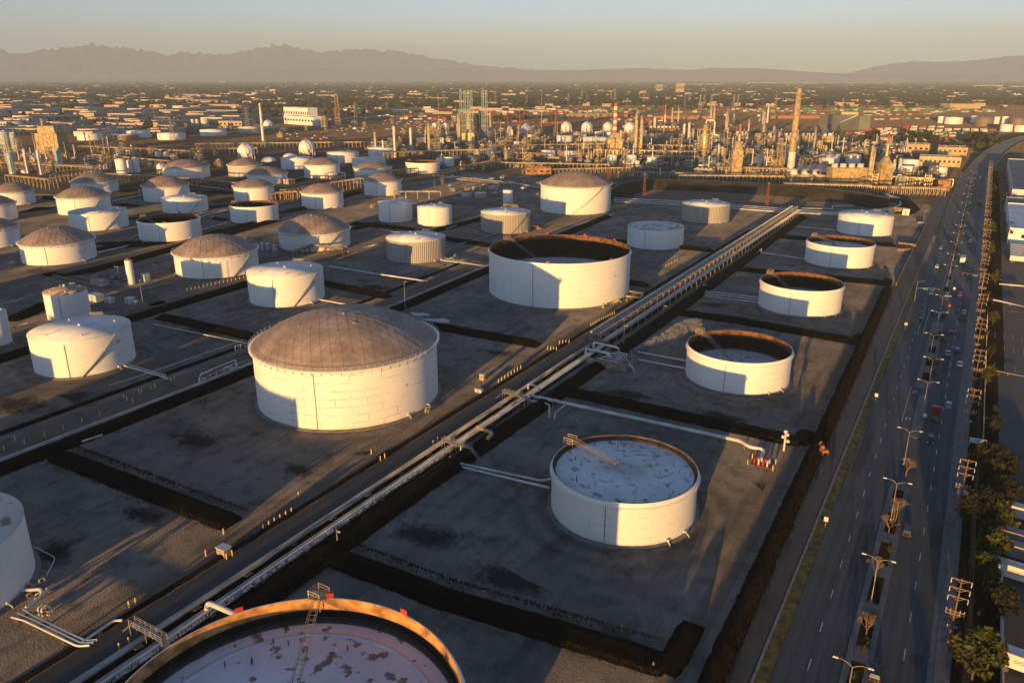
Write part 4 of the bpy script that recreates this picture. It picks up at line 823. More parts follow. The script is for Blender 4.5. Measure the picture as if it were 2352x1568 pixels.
# red beacon on the walkover, low tan walls by the service road
def wall(pts, h, label, m='stack_tan'):
    o = Vector((*pts[0], 0)); mb = MB()
    for a, b in zip(pts, pts[1:]):
        L = hypot(b[0]-a[0], b[1]-a[1]); mb.box((a[0]+b[0])/2-o.x, (a[1]+b[1])/2-o.y, 0, L+.4, .4, h, atan2(b[1]-a[1], b[0]-a[0]))
    tag(mb.build('retaining_wall', M[m], None, o), label, 'wall')
mat('stack_tan', (.38, .24, .13), .8, var=.2)
wall([W(2108, 514), W(2127, 516), W(2103, 567), W(2064, 562)], 1.6, 'low tan wall with a corner near the far roadside tank'); wall([W(2062, 577), W(2096, 577), W(2058, 655)], 1.5, 'low tan wall slanting down beside the service road'); wall([W(1028, 463), W(1100, 478)], 3, 'left low grey wall beside the sunlit drum tank', 'concrete'); wall([W(1108, 470), W(1200, 480)], 3, 'right low grey wall behind the ribbed tank', 'concrete')
mat('red_mast', (.28, .09, .05), .8)
def mast(px, yb, yt, label):
    X, Y = W(px, yb); h = zat(px, yt, X, Y); t = thing('lattice_mast', label, 'mast', (X, Y, 0), 0, 'red lattice masts'); m = MB(); s = .9
    for a, b in ((-1, -1), (1, -1), (1, 1), (-1, 1)): m.bar((a*s, b*s, 0), (a*s*.5, b*s*.5, h), .16)
    n = max(4, int(h/3.5))
    for i in range(n):
        k0 = s*(1-.5*i/n); k1 = s*(1-.5*(i+1)/n); z0, z1 = h*i/n, h*(i+1)/n
        for (a, b), (c, d) in (((-1, -1), (1, -1)), ((1, -1), (1, 1)), ((1, 1), (-1, 1)), ((-1, 1), (-1, -1))): m.bar((a*k0, b*k0, z0), (c*k1, d*k1, z1), .12)
    m.build('lattice', M['red_mast'], t); MB().box(0, 0, h, 1.2, 1.2, .5).build('floodlight', M['steel_grey'], t)
for a in ((1479, 453, 401, 'red lattice mast in front of the basin, nearest the isolated dome tank'), (1761, 475, 421, 'red lattice mast at the basin, middle one'), (2039, 462, 422, 'red lattice mast at the curled pipe end'), (2065, 450, 424, 'red lattice mast right of the curled pipe end'), (1398, 411, 382, 'red lattice mast behind the isolated dome tank')): mast(*a)

for i, (pts, r, m, lab) in enumerate((([(225, 580), (330, 556), (415, 540), (520, 512)], .4, 'pipe_white', 'pale pipe passing below the bluish-topped tank'), ([(300, 545), (420, 512), (480, 492), (520, 483)], .3, 'pipe_white', 'thin pipe behind the black open tank'), ([(85, 456), (160, 440)], .35, 'pipe_white', 'pale pipe between two left-edge dome tanks'), ([(640, 505), (760, 478), (870, 452)], .4, 'pipe_grey', 'grey pipe along the berm before the shaded white drum tank'), ([(258, 462), (325, 448)], .35, 'pipe_white', 'pale pipe between back-row dome tanks'), ([(440, 425), (535, 436)], .35, 'pipe_white', 'pale pipe reaching the back-row dome tanks'), ([(660, 415), (700, 405), (740, 408)], .3, 'pipe_white', 'short pale pipe among the back-row dome tanks'), ([(1020, 520), (1090, 500), (1108, 498)], .35, 'pipe_white', 'pale pipe by the sunlit drum tank'), ([(870, 560), (800, 578)], .35, 'pipe_white', 'pale pipe leaving the shallow cone tank'), ([(1235, 500), (1130, 540), (1050, 562)], .3, 'pipe_grey', 'grey pipe along the dirt track to the ribbed tank'), ([(1410, 492), (1340, 512), (1250, 545)], .35, 'pipe_white', 'pale pipe along the dirt track before the tall isolated dome tank'), ([(0, 700), (60, 684), (95, 672)], .3, 'pipe_grey', 'grey pipe behind the narrow cone tank'), ([(0, 760), (62, 742)], .3, 'pipe_grey', 'grey pipe beside the left-edge white sliver tank'))):
    pw(pts, 1.0, r, lab, m=m, sup=12)

def manifold(px, py, lx, ly, n, label, m='pipe_white', rz=pi/2, h=2.2):
    X, Y = W(px, py); rr = random.Random(int(px*3+py)); t = thing('valve_manifold', label, 'pipework', (X, Y, 0), rz)
    for k in range(n):
        x, y = rr.uniform(-lx/2, lx/2), rr.uniform(-ly/2, ly/2); z = rr.uniform(.8, h); w_ = rr.uniform(.8, lx*.3)
        MB().tube(bend([(x, y, .1), (x, y, z), (x+w_, y, z), (x+w_, y+rr.uniform(-1, 1), z), (x+w_, y, .1)] if k % 2 else [(x, y, .3), (x+w_, y, .3), (x+w_, y+rr.uniform(-1.2, 1.2), .3)], .3), rr.uniform(.12, .24), 6).build('pipe', M[rr.choice((m, m, 'pipe_grey', 'steel_tan'))], t)
    for k in range(max(2, n//3)):
        x, y = rr.uniform(-lx/2, lx/2), rr.uniform(-ly/2, ly/2); MB().cyl(x, y, 0, rr.uniform(.8, 1.5), .12, n=6).lathe([(.05, 1.0), (.38, 1.05), (.38, 1.18), (.05, 1.22)], 8, x, y).build('valve', M['red_dull' if k % 5 == 0 else 'steel_grey'], t)
for a in ((505, 860, 20, 4, 16, 'tangle of pale pipes and valves below the raised white loop'), (1190, 932, 9, 4, 12, 'dense pipe bends where the long crossing pipe starts'), (1060, 1052, 6, 4, 7, 'pipe bends beside the walkover near the two pipes'), (1438, 690, 9, 4, 9, 'yellowish valves at the foot of the largest open tank', 'pipe_yellow'), (1800, 482, 14, 6, 12, 'valves and bends at the far end of the raised rack'), (1738, 582, 6, 5, 8, 'valves where a pipe leaves the raised rack, far'), (1612, 664, 6, 4, 8, 'valves where three pipes leave the raised rack'), (912, 706, 8, 4, 8, 'valve cluster in the sunken road near the puddle'), (1040, 598, 8, 4, 9, 'valve cluster right of the shallow cone tank'), (272, 833, 5, 3, 7, 'valves at the foot of the numbered tank'), (718, 688, 6, 3, 7, 'valves at the foot of the flat tank behind the dome'), (88, 1368, 5, 4, 8, 'valves and railing at the foot of the left-edge tank'), (85, 1424, 4, 3, 6, 'valves where the three parallel cream pipes begin'), (1235, 527, 6, 3, 6, 'valves at the red riser pipe'), (560, 800, 9, 3, 8, 'pipe bends at the left foot of the largest dome'), (985, 945, 3, 2, 5, 'cream valves at the right foot of the largest dome', 'pipe_yellow'), (1400, 700, 4, 3, 5, 'small yellow valves against the largest open tank', 'pipe_yellow'), (560, 555, 10, 5, 9, 'low pipes beside the road behind the stepped-shade dome tank'), (480, 505, 8, 4, 8, 'valves right of the black open tank'), (860, 478, 6, 4, 8, 'curled pipes at the left of the shaded drum tank', 'pipe_white', pi/2, 4.5), (600, 588, 9, 5, 10, 'dark pumps and pipes left of the shaded dome tank', 'pipe_grey'), (30, 605, 7, 4, 5, 'white fittings left of the lit left dome tank')): manifold(*a)
# ------------------------------------------------------------------ refinery
GC = 'refinery towers'
def tower(px, yt, yb, wpx, label, m='steel_gold', style='col', m2=None, bands=None):
    X, Y = W(px, yb); h = zat(px, yt, X, Y); r = max(.35, wpx/2/pxm(X, Y, h/2)); t = thing('process_tower' if style == 'col' else 'chimney', label, 'tower' if style == 'col' else 'chimney', (X, Y, 0), 0, GC if style == 'col' else 'refinery chimneys')
    if style == 'col':
        MB().lathe([(r*1.15, 0), (r*1.1, h*.06), (r, h*.07), (r, h*.97), (r*.6, h*.995), (.05, h)], 18).build('shell', M[m], t)
        n = max(2, int(h/9)); rr = random.Random(int(px))
        for i in range(n):
            z = h*(i+1)/(n+.3); a0 = rr.uniform(0, 6); p = MB(); k = 10
            for j in range(k):
                a, b = a0+4.2*j/k, a0+4.2*(j+1)/k; q = r+1.1
                p.quad([(r*cos(a), r*sin(a), z), (q*cos(a), q*sin(a), z), (q*cos(b), q*sin(b), z), (r*cos(b), r*sin(b), z)])
            p.tube([(q*cos(a0+4.2*j/k), q*sin(a0+4.2*j/k), z+1.1) for j in range(k+1)], .12, 4); p.build('platform', M['steel_tan'], t)
        a = -1.9; l_ = MB(); l_.tube([((r+.4)*cos(a), (r+.4)*sin(a), 0), ((r+.4)*cos(a), (r+.4)*sin(a), h*1.01), (0, 0, h*1.04)], max(.18, r*.14), 6); a = -.7
        l_.tube([((r+.5)*cos(a), (r+.5)*sin(a), 0), ((r+.5)*cos(a), (r+.5)*sin(a), h*.8)], .3, 4); l_.build('riser_pipe', M['pipe_white'], t)
    else:
        bands = bands or [(m, 0, 1)]
        for bm, a, b in bands:
            k = lambda q: r*lerp(1.25, .82, q)
            MB().lathe([(k(a), h*a), (k(b), h*b)], 18, cap1=b > .99).build('stack_section', M[bm], t)
        for z in (.5, .93):
            q = r*lerp(1.25, .82, z); MB().lathe([(q, h*z), (q+.9, h*z), (q+.9, h*z+1.0), (q+.85, h*z+1.0)], 14).build('platform', M['steel_grey'], t)
    return t
RW = [('stack_white' if i % 2 else 'stack_red', i/9, (i+1)/9) for i in range(9)]
for a in ((1820-6, 203, 404, 14, 'tallest chimney, thick pale shaft among the refinery units'),): tower(*a, 'steel_gold', 'stack', bands=[('stack_white', 0, .28), ('steel_tan', .28, 1)])
for px, yt, yb, wd, lab, m, st in (
    (606, 237, 334, 6, 'slim white chimney standing alone right of the sphere', 'stack_white', 'stack'), (864, 304, 356, 5, 'tan tower, leftmost of the central columns', 'steel_gold', 'col'), (881, 322, 360, 4, 'short white column beside the leftmost tan tower', 'stack_white', 'col'),
    (908, 290, 362, 6, 'white column with a bulged top among the central columns', 'stack_white', 'col'), (945, 294, 347, 6, 'pale column right of the bulged white one', 'stack_white', 'col'), (986, 284, 347, 6, 'tan column beside a tall frame', 'steel_gold', 'col'),
    (1276, 242, 306, 3, 'dark slim chimney left of the spheres', 'steel_rust', 'stack'), (1194, 250, 328, 3.5, 'dark red slim chimney by the white tent roof', 'red_dull', 'stack'), (1166, 252, 310, 4, 'red topped chimney on a pale heater', 'red_dull', 'stack'),
    (1459, 262, 352, 7, 'left of the twin gold columns', 'steel_gold', 'col'), (1471, 268, 352, 7, 'right of the twin gold columns', 'steel_gold', 'col'), (1543, 247, 281, 3.5, 'thin pale column behind the fan row, left', 'steel_gold', 'col'), (1557, 247, 285, 3.5, 'thin pale column behind the fan row, right', 'steel_gold', 'col'),
    (1632, 243, 281, 4.5, 'left of the far twin columns', 'steel_gold', 'col'), (1639, 244, 281, 4.5, 'right of the far twin columns', 'steel_gold', 'col'), (1667, 257, 312, 7, 'wide tan tower right of the bulging reactor', 'steel_gold', 'col'), (1570, 284, 322, 5.5, 'white column of the trio, left', 'stack_white', 'col'), (1581, 282, 322, 5.5, 'pale column of the trio, middle', 'stack_white', 'col'), (1591, 296, 322, 5, 'short tan column of the trio, right', 'steel_gold', 'col'),
    (1750, 256, 319, 9, 'broad tan tower left of the tallest chimney', 'steel_gold', 'col'), (1762, 243, 282, 4, 'thin white chimney behind the broad tan tower', 'stack_white', 'stack'), (1738, 374, 396, 7, 'stubby tan vessel with steam beside it', 'steel_gold', 'col'), (1775, 290, 332, 6, 'tan column just left of the tallest chimney', 'steel_gold', 'col'), (1867, 291, 348, 6, 'tan column right of the tallest chimney', 'steel_gold', 'col'),
    (1996, 335, 417, 11, 'broad tan tower beside the tapering furnace', 'steel_gold', 'col'), (2050, 366, 405, 6, 'pale green column, left of two', 'mint_paint', 'col'), (2063, 364, 406, 7, 'pale green column, right of two', 'mint_paint', 'col'), (1685, 262, 282, 5, 'far tan column behind the red-topped chimney', 'steel_gold', 'col'),
    (65, 342, 398, 6, 'pale slim column, left of two at the far left', 'stack_white', 'col'), (96, 345, 401, 6, 'pale slim column, right of two at the far left', 'stack_white', 'col'), (30, 350, 399, 12, 'pale blue column with a tan band at the far left', 'mint_paint', 'col'), (138, 340, 386, 12, 'pale blue column right of the far left structure', 'mint_paint', 'col'), (17, 302, 342, 20, 'fat pale blue vessel at the far left edge', 'mint_paint', 'col'), (36, 307, 342, 12, 'shaded blue vessel beside the fat one', 'mint_paint', 'col'),
    (101, 272, 303, 7, 'short tan chimney on the far left structure', 'steel_gold', 'stack'), (1412, 330, 346, 5, 'small white vessel left of the furnace', 'stack_white', 'col'), (746, 268, 292, 14, 'gold silo pair beside the white building', 'steel_gold', 'col'), (1055, 262, 322, 8, 'tan column at the left of the coke towers', 'steel_gold', 'col'), (1066, 262, 320, 6, 'dark red column in the coke towers', 'red_dull', 'col'), (1078, 260, 322, 8, 'bright tan column in the coke towers', 'steel_gold', 'col'), (1094, 262, 318, 12, 'dark thick drum in the coke towers, left', 'steel_dark', 'col'), (1108, 262, 318, 12, 'dark thick drum in the coke towers, right', 'steel_dark', 'col'), (1128, 258, 310, 7, 'bright tan column at the right of the coke towers', 'steel_gold', 'col'),
    (1718, 275, 312, 3.5, 'pale column behind the cooling fan rows', 'steel_gold', 'col'), (1503, 270, 300, 6, 'pale grey column above the fan row', 'stack_white', 'col'), (1815, 412, 430, 3, 'slim white vessel by the basin, below the tallest chimney', 'stack_white', 'col'), (1516, 386, 402, 3, 'slim white vessel before the bulging reactor', 'stack_white', 'col'), (1425, 300, 330, 4, 'thin white riser column', 'stack_white', 'col'), (1205, 315, 345, 4, 'thin tan column at the low drums', 'steel_gold', 'col')):
    tower(px, yt, yb, wd, lab, m, st)
tower(1527, 241, 282, 3.5, 'slim red and white chimney left of the thin pale columns', 'stack_red', 'stack', bands=[('stack_white', 0, .45), ('stack_red', .45, 1)])
tower(1696, 285, 347, 6.5, 'tan chimney with a bright red top on a heater box', 'steel_tan', 'stack', bands=[('steel_gold', 0, .62), ('stack_red', .62, 1)])
# furnaces with a chimney each
def furnace(px0, px1, yt, yb, label, stack=None, m='steel_gold', taper=.55):
    cx = (px0+px1)/2; X, Y = W(cx, yb); s = pxm(X, Y, 10); wd = (px1-px0)/s; h = zat(cx, yt, X, Y); t = thing('furnace', label, 'furnace', (X, Y, 0), YAW, 'furnaces')
    MB().box(0, 0, 0, wd, wd*.9, h).build('fire_box', M[m], t); MB().box(0, 0, h, wd*.8, wd*.75, h*.35, 0, taper).build('hood', M[m], t)
    f = MB()
    for i in range(7):
        x = -wd/2+wd*i/6; f.box(x, -wd*.45-.2, 0, .35, .35, h)
    for z in (.33, .66, 1): f.box(0, -wd*.45-.3, h*z-.3, wd+1.6, .9, .3); f.box(wd/2+.4, 0, h*z-.3, .9, wd, .3)
    f.build('gallery', M['steel_tan'], t)
    if stack:
        yt2, w2, bands = stack; H = zat(cx, yt2, X, Y); r = w2/2/s; z0 = h*1.3
        for bm, a, b in bands: MB().lathe([(r*lerp(1.15, .9, a), lerp(z0, H, a)), (r*lerp(1.15, .9, b), lerp(z0, H, b))], 16, cap1=b > .99).build('stack_section', M[bm], t)
furnace(1393, 1427, 318, 356, 'boxy gold furnace carrying the red and white banded chimney', (237, 9, RW))
furnace(2014, 2040, 374, 421, 'tapering tan furnace with a red-tipped chimney near the road', (311, 6.5, [('steel_gold', 0, .6), ('stack_red', .6, 1)]), taper=.35)
furnace(1677, 1699, 345, 405, 'tall tan heater with a diagonal stair shadow', None); furnace(1162, 1178, 298, 318, 'pale heater under the red topped chimney', None, 'stack_white'); furnace(100, 150, 305, 352, 'bulky tan reactor block at the far left', None, 'steel_tan', .9); furnace(1062, 1090, 305, 326, 'cluster of pale heaters under the coke towers', None)
# bulging reactor
X, Y = W(1615, 372); s = pxm(X, Y, 20); r = 10/s; H = zat(1615, 284, X, Y); t = thing('reactor', 'fat bulging tan reactor with a curved overhead pipe', 'reactor', (X, Y, 0), 0)
MB().lathe([(r*.6, 0), (r*.6, H*.28), (r*.9, H*.34), (r, H*.4), (r, H*.7), (r*.66, H*.77), (r*.66, H*.97), (.1, H)], 22).build('shell', M['steel_gold'], t)
MB().tube(bend([(0, 0, H), (0, 0, H+4), (r*2.0, 0, H+4), (r*2.0, 0, H*.72), (r*3.4, 0, H*.7)], 3), 1.0, 8).build('overhead_pipe', M['pipe_white'], t)
for z in (.3, .42, .56, .7, .84): MB().lathe([(r*1.0, H*z), (r*1.35, H*z), (r*1.35, H*z+1), (r*1.3, H*z+1)], 18).build('platform', M['steel_tan'], t)
X, Y = W(1657, 373); H = zat(1657, 335, X, Y); r = 6/s; t = thing('reactor', 'smaller bulging vessel right of the fat reactor', 'reactor', (X, Y, 0)); MB().lathe([(r*.7, 0), (r*.7, H*.4), (r*1.1, H*.5), (r*1.1, H*.85), (.1, H)], 18).build('shell', M['steel_tan'], t); MB().lathe([(r*1.1, H*.5), (r*1.5, H*.5), (r*1.5, H*.5+1)], 16).build('platform', M['steel_tan'], t)
# spheres
def sphere_tank(px, py, rp, yb, label, half=False):
    X, Y = W(px, yb); s = pxm(X, Y, 8); r = rp/s; zc = zat(px, py, X, Y) if not half else 0; t = thing('sphere_tank', label, 'sphere tank', (X, Y, 0), 0, 'white gas spheres' if not half else 'buried white domes')
    MB().sphere((0, 0, max(zc, r*.9) if not half else 0), r, 28, 18, .62 if half else 1, half).build('shell', M['tank_white'], t)
    if half: MB().lathe([(r*1.02, 0), (r*1.02, .8)], 24).build('ring', M['steel_grey'], t); return
    z = max(zc, r*.9); st = MB(); st.tube([((r+.3)*sin(q*.9+.2)*cos(-1.2+q*.9), (r+.3)*sin(q*.9+.2)*sin(-1.9+q*.6), z+(r+.3)*cos(q*.9+.2)) for q in [i*.22 for i in range(12)]], .35, 5); st.build('stair_band', M['steel_grey'], t)
    for i in range(10): a = 2*pi*i/10; MB().cyl(r*.97*cos(a), r*.97*sin(a), 0, z, .45, n=6).build('leg', M['steel_white'], t)
    MB().cyl(0, 0, z+r-.2, z+r+1.2, r*.16, n=8).build('top_platform', M['steel_grey'], t)
for a in ((567, 350, 19, 366, 'large white sphere on legs behind the grey-walled dome tank'), (706, 339, 18, 358, 'high white sphere with a dark curved stair, above the flat tank'), (617, 287, 11, 299, 'white sphere beside the slim lone chimney'), (1000, 289, 7.5, 300, 'small white sphere by the lattice mast, left'), (1024, 289, 7, 299, 'small white sphere by the lattice mast, right'), (1301, 293, 13, 305, 'leftmost white sphere in the row of four'), (1348, 293, 13, 305, 'second white sphere in the row of four'), (1396, 294, 12, 304, 'third white sphere in the row of four, by the banded chimney'), (1446, 295, 13, 306, 'rightmost white sphere in the row of four'), (373, 385, 11, 398, 'white sphere tucked behind a dome tank')): sphere_tank(*a)
sphere_tank(618, 371, 17, 371, 'buried white dome, left of two', True); sphere_tank(666, 361, 16, 362, 'buried white dome, right of two', True)
X, Y = W(1208, 306); s = pxm(X, Y); t = thing('white_tent', 'white peaked tent-like dome left of the spheres', 'dome', (X, Y, 0)); r = 12/s; MB().lathe([(r, 0), (r, r*.7), (r*.75, r*1.35), (.05, r*1.9)], 10, smooth=False).build('shell', M['tank_white'], t); MB().cyl(0, 0, r*1.8, r*2.1, .6).build('vent', M['steel_grey'], t)
# coke tower derricks, lattice towers, masts
def derrick(px, yt, ym, yb, wpx, label, m='mint_paint', box=False):
    X, Y = W(px, yb); h = zat(px, yt, X, Y); z0 = zat(px, ym, X, Y); s = wpx/2/pxm(X, Y); t = thing('derrick_tower', label, 'lattice tower', (X, Y, 0), YAW, 'lattice towers over the refinery'); d = MB()
    n = 7; k = lambda q: s*lerp(1, .5, q)
    for a, b in ((-1, -1), (1, -1), (1, 1), (-1, 1)): d.bar((a*k(0), b*k(0), 0), (a*k(1), b*k(1), h), .45)
    for i in range(n+3):
        q0, q1 = i/(n+3), (i+1)/(n+3)
        for (a, b), (c, e) in (((-1, -1), (1, -1)), ((1, -1), (1, 1)), ((1, 1), (-1, 1)), ((-1, 1), (-1, -1))): d.bar((a*k(q0), b*k(q0), h*q0), (c*k(q1), e*k(q1), h*q1), .26); d.bar((a*k(q1), b*k(q1), h*q1), (c*k(q1), e*k(q1), h*q1), .26)
    d.build('lattice', M[m], t)
    p = MB(); p.box(0, 0, z0, s*2.4, s*2.4, .5); p.box(0, 0, h, s*1.2, s*1.2, 1.2)
    for i in range(3): p.box(0, 0, z0*(i+1)/4, s*2.3, s*2.3, .5)
    p.build('platform', M['steel_tan'], t)
for i, (px, lab) in enumerate(((1060, 'leftmost of the pale derricks above the coke towers'), (1069, 'second of the pale derricks above the coke towers'), (1077, 'third of the pale derricks above the coke towers'), (1084, 'fourth of the pale derricks above the coke towers'), (1110, 'left of the pair of pale derricks right of the coke towers'), (1118, 'right of the pair of pale derricks right of the coke towers'))): derrick(px, 209+i % 2, 258, 322, 7, lab)
derrick(777, 218, 262, 293, 11, 'tall green-grey lattice tower right of the white building', 'steel_tan'); derrick(1005, 300, 320, 350, 14, 'open steel frame beside the tan column', 'steel_grey'); derrick(1095, 345, 350, 369, 12, 'white stair frame by the steam cloud', 'steel_white'); derrick(1785, 320, 330, 400, 16, 'rust tan stair tower left of the tallest chimney', 'steel_tan'); derrick(1640, 345, 352, 378, 12, 'pale green stair tower between the two bulging vessels', 'mint_paint')
def pole_mast(px, yt, yb, label):
    X, Y = W(px, yb); h = zat(px, yt, X, Y); t = thing('tall_mast', label, 'mast', (X, Y, 0), 0, 'tall thin masts'); MB().cyl(0, 0, 0, h, .55, .25, 8).build('pole', M['steel_tan'], t)
    for z in (.35, .7, .95): MB().box(0, 0, h*z, 2, 2, .5).build('platform', M['steel_grey'], t)
pole_mast(1009, 212, 308, 'thin tan mast right of the small spheres'); pole_mast(1243, 210, 308, 'thin grey mast between the dark chimneys'); pole_mast(360, 240, 303, 'thin white mast over the shaded pale tanks'); pole_mast(2183, 226, 252, 'white chimney far beyond the right yard')
# cooling towers with fans
def cooling(px0, px1, yt, yb, nf, label, m='steel_tan', smoke=()):
    a, b = Vector((*W(px0, yb), 0)), Vector((*W(px1, yb), 0)); L = (b-a).length; h = zat((px0+px1)/2, yt, *W((px0+px1)/2, yb)); t = thing('cooling_tower', label, 'cooling tower', a, atan2(b.y-a.y, b.x-a.x), 'cooling towers')
    MB().box(L/2, 7, 0, L, 14, h).build('body', M[m], t); f = MB(); [f.box(L*i/(nf*2), -.25, 0, .5, .5, h) for i in range(nf*2+1)]; f.build('rib', M['steel_tan'], t)['kind'] = 'stuff'
    r = min(L/nf*.38, 6)
    for i in range(nf): MB().lathe([(r, h), (r*.88, h+r*.5), (r*1.0, h+r*1.1), (r*.9, h+r*1.1), (r*.8, h+r*.3)], 18, L*(i+.5)/nf, 7).build('fan_stack', M['stack_white'], t)
cooling(1815, 1893, 402, 417, 3, 'tan cooling tower with three steaming fans'); cooling(1909, 1988, 386, 421, 4, 'tall plain tan cooling tower with four fans'); cooling(1764, 1838, 312, 327, 6, 'far cooling tower left of the dark warehouse, six fans'); cooling(1840, 1915, 312, 327, 6, 'far cooling tower below the dark warehouse, six fans'); cooling(1492, 1562, 294, 301, 8, 'long low cooling tower with a brown row of fans', 'steel_rust'); cooling(1690, 1722, 307, 320, 3, 'small cooling tower by the red-topped chimney')
for (px, py, z), lab, sc_ in (((1835, 395, 22), 'steam over the left fan of the three', 1), ((1858, 395, 22), 'steam over the middle fan of the three', 1), ((1880, 396, 22), 'steam over the right fan of the three', 1), ((1735, 378, 25), 'wisp of steam at the stubby tan vessel', 1.2), ((1610, 375, 12), 'small steam wisp at the foot of the reactor', 1), ((1118, 360, 6), 'cloud of steam beside the white stair frame', 1.5), ((1113, 310, 10), 'steam plume among the dark coke drums', 1.1), ((1775, 310, 30), 'steam over the far fans', .8), ((1820, 308, 30), 'steam over the middle of the far fans', .8), ((1890, 308, 30), 'steam over the right end of the far fans', .8), ((1220, 303, 8), 'steam at the white tent dome', .8)):
    x, y = W(px, py, z); P0 = [(px, py, z, 1.5*sc_), (px+2.5*sc_, py-4*sc_, z+4*sc_, 3.2*sc_), (px+8*sc_, py-9*sc_, z+9*sc_, 4.4*sc_), (px+15*sc_, py-13*sc_, z+13*sc_, 5*sc_)]
    steam([(a+(0), b+0, c, d) for a, b, c, d in [(px, py, z, 1.5*sc_), (px+2*sc_, py-3.5*sc_, z, 3.2*sc_), (px+6*sc_, py-8*sc_, z, 4.4*sc_), (px+11*sc_, py-12*sc_, z, 4.6*sc_)]], lab, .10, int(px))
# pipe racks of the plant
for i, (a, b, z, wd, n, m) in enumerate((((880, 350), (1130, 343), 8, 8, 6, 'steel_tan'), ((450, 330), (890, 326), 7, 9, 6, 'steel_tan'), ((170, 335), (440, 347), 8, 8, 5, 'steel_tan'), ((490, 342), (590, 340), 7, 6, 4, 'steel_tan'), ((1130, 335), (1420, 330), 8, 8, 5, 'steel_tan'), ((1170, 350), (1260, 353), 7, 6, 5, 'steel_tan'), ((1365, 344), (1600, 348), 9, 9, 5, 'steel_gold'), ((1480, 358), (1605, 360), 8, 7, 5, 'steel_tan'), ((1420, 332), (1600, 335), 9, 8, 5, 'steel_tan'), ((1110, 372), (1400, 378), 6, 6, 4, 'steel_tan'), ((1200, 390), (1500, 384), 5, 5, 4, 'steel_tan'), ((1420, 395), (1620, 398), 5, 6, 4, 'steel_grey'), ((1560, 402), (1800, 405), 6, 6, 5, 'steel_gold'), ((1800, 421), (2000, 426), 7, 7, 5, 'steel_gold'), ((1650, 384), (1810, 388), 8, 8, 5, 'steel_tan'), ((1990, 428), (2170, 433), 6, 7, 5, 'steel_gold'), ((2040, 405), (2190, 412), 6, 6, 4, 'steel_gold'), ((1720, 360), (1820, 362), 10, 8, 4, 'steel_gold'), ((1860, 365), (2000, 340), 8, 6, 4, 'steel_tan'), ((20, 402), (120, 412), 9, 8, 4, 'steel_tan'), ((0, 372), (220, 384), 8, 8, 5, 'steel_tan'), ((120, 400), (225, 386), 8, 7, 4, 'steel_tan'), ((230, 398), (470, 412), 7, 6, 3, 'steel_dark'), ((480, 415), (660, 430), 8, 8, 3, 'steel_dark'), ((650, 436), (830, 410), 8, 7, 3, 'steel_tan'), ((600, 445), (680, 440), 6, 6, 3, 'steel_tan'), ((220, 355), (420, 372), 7, 7, 4, 'steel_tan'), ((590, 386), (650, 390), 6, 6, 3, 'steel_tan'), ((880, 395), (1010, 380), 6, 6, 3, 'steel_dark'), ((1000, 395), (1125, 370), 5, 6, 4, 'steel_grey'))):
    trestle(a, b, z, ['brown', 'tan', 'weathered'][i % 3]+' pipe trestle with many bents in the refinery'if 0 else 'weathered pipe trestle on steel bents threading the refinery units', wd, m, n, max(5, int(abs(b[0]-a[0])/9)), name='pipe_rack', group='pipe racks of the refinery')
mat('frame_brown', (.2, .155, .10), .7, var=.2)
# clutter prototypes
def frame_unit(m, seed, lv=3):
    def fn():
        rr = random.Random(seed); t = thing('process_structure', 'steel process structure packed with vessels and pipes', 'process unit', group='steel process structures'); f = MB(); sx, sy, hz_ = rr.uniform(9, 16), rr.uniform(7, 10), 4.5
        for x in (-sx/2, 0, sx/2):
            for y in (-sy/2, sy/2): f.box(x, y, 0, .45, .45, lv*hz_+1.3)
        for k in range(1, lv+1):
            z = k*hz_
            for y in (-sy/2, sy/2): f.box(0, y, z-.4, sx, .35, .45); f.bar((-sx/2, y, z+1.1), (sx/2, y, z+1.1), .12)
            for x in (-sx/2, 0, sx/2): f.box(x, 0, z-.4, .35, sy, .45)
            f.bar((-sx/2, -sy/2, z-hz_), (0, -sy/2, z), .22); f.bar((sx/2, -sy/2, z-hz_), (0, -sy/2, z), .22)
        f.build('frame', M[m], t)
        MB().box(0, 0, lv*hz_, sx*.96, sy*.96, .15).build('deck', M['steel_rust'], t); MB().box(0, 0, hz_, sx*.9, sy*.9, .15).build('deck', M['steel_rust'], t)
        for k in range(lv+3):
            z = hz_*(k % (lv+1))+1.6; x = rr.uniform(-sx/3, sx/3); y = rr.uniform(-sy/3, sy/3); r = rr.uniform(.7, 1.3)
            if rr.random() < .5: MB().lathe([(.05, z-r), (r, z-r*.6), (r, z+2.2), (.05, z+3)], 12, x, y).build('vessel', M[rr.choice(('steel_gold', 'stack_white', 'steel_grey'))], t)
            else: MB().tube([(x-3, y, z), (x-2.6, y, z), (x+2.6, y, z), (x+3, y, z)], r, 10).build('vessel', M[rr.choice(('steel_gold', 'stack_white', 'steel_tan'))], t)
        p = MB()
        for k in range(14): a = (rr.uniform(-sx/2, sx/2), rr.uniform(-sy/2, sy/2), rr.uniform(0, 3)); b = (a[0], a[1], rr.uniform(5, lv*hz_+3)); c = (rr.uniform(-sx/2, sx/2), a[1], b[2]); p.tube(bend([a, b, c], .8), rr.uniform(.15, .3), 5)
        p.build('pipework', M[rr.choice(('pipe_white', 'steel_gold'))], t)['kind'] = 'stuff'
        return t
    return fn
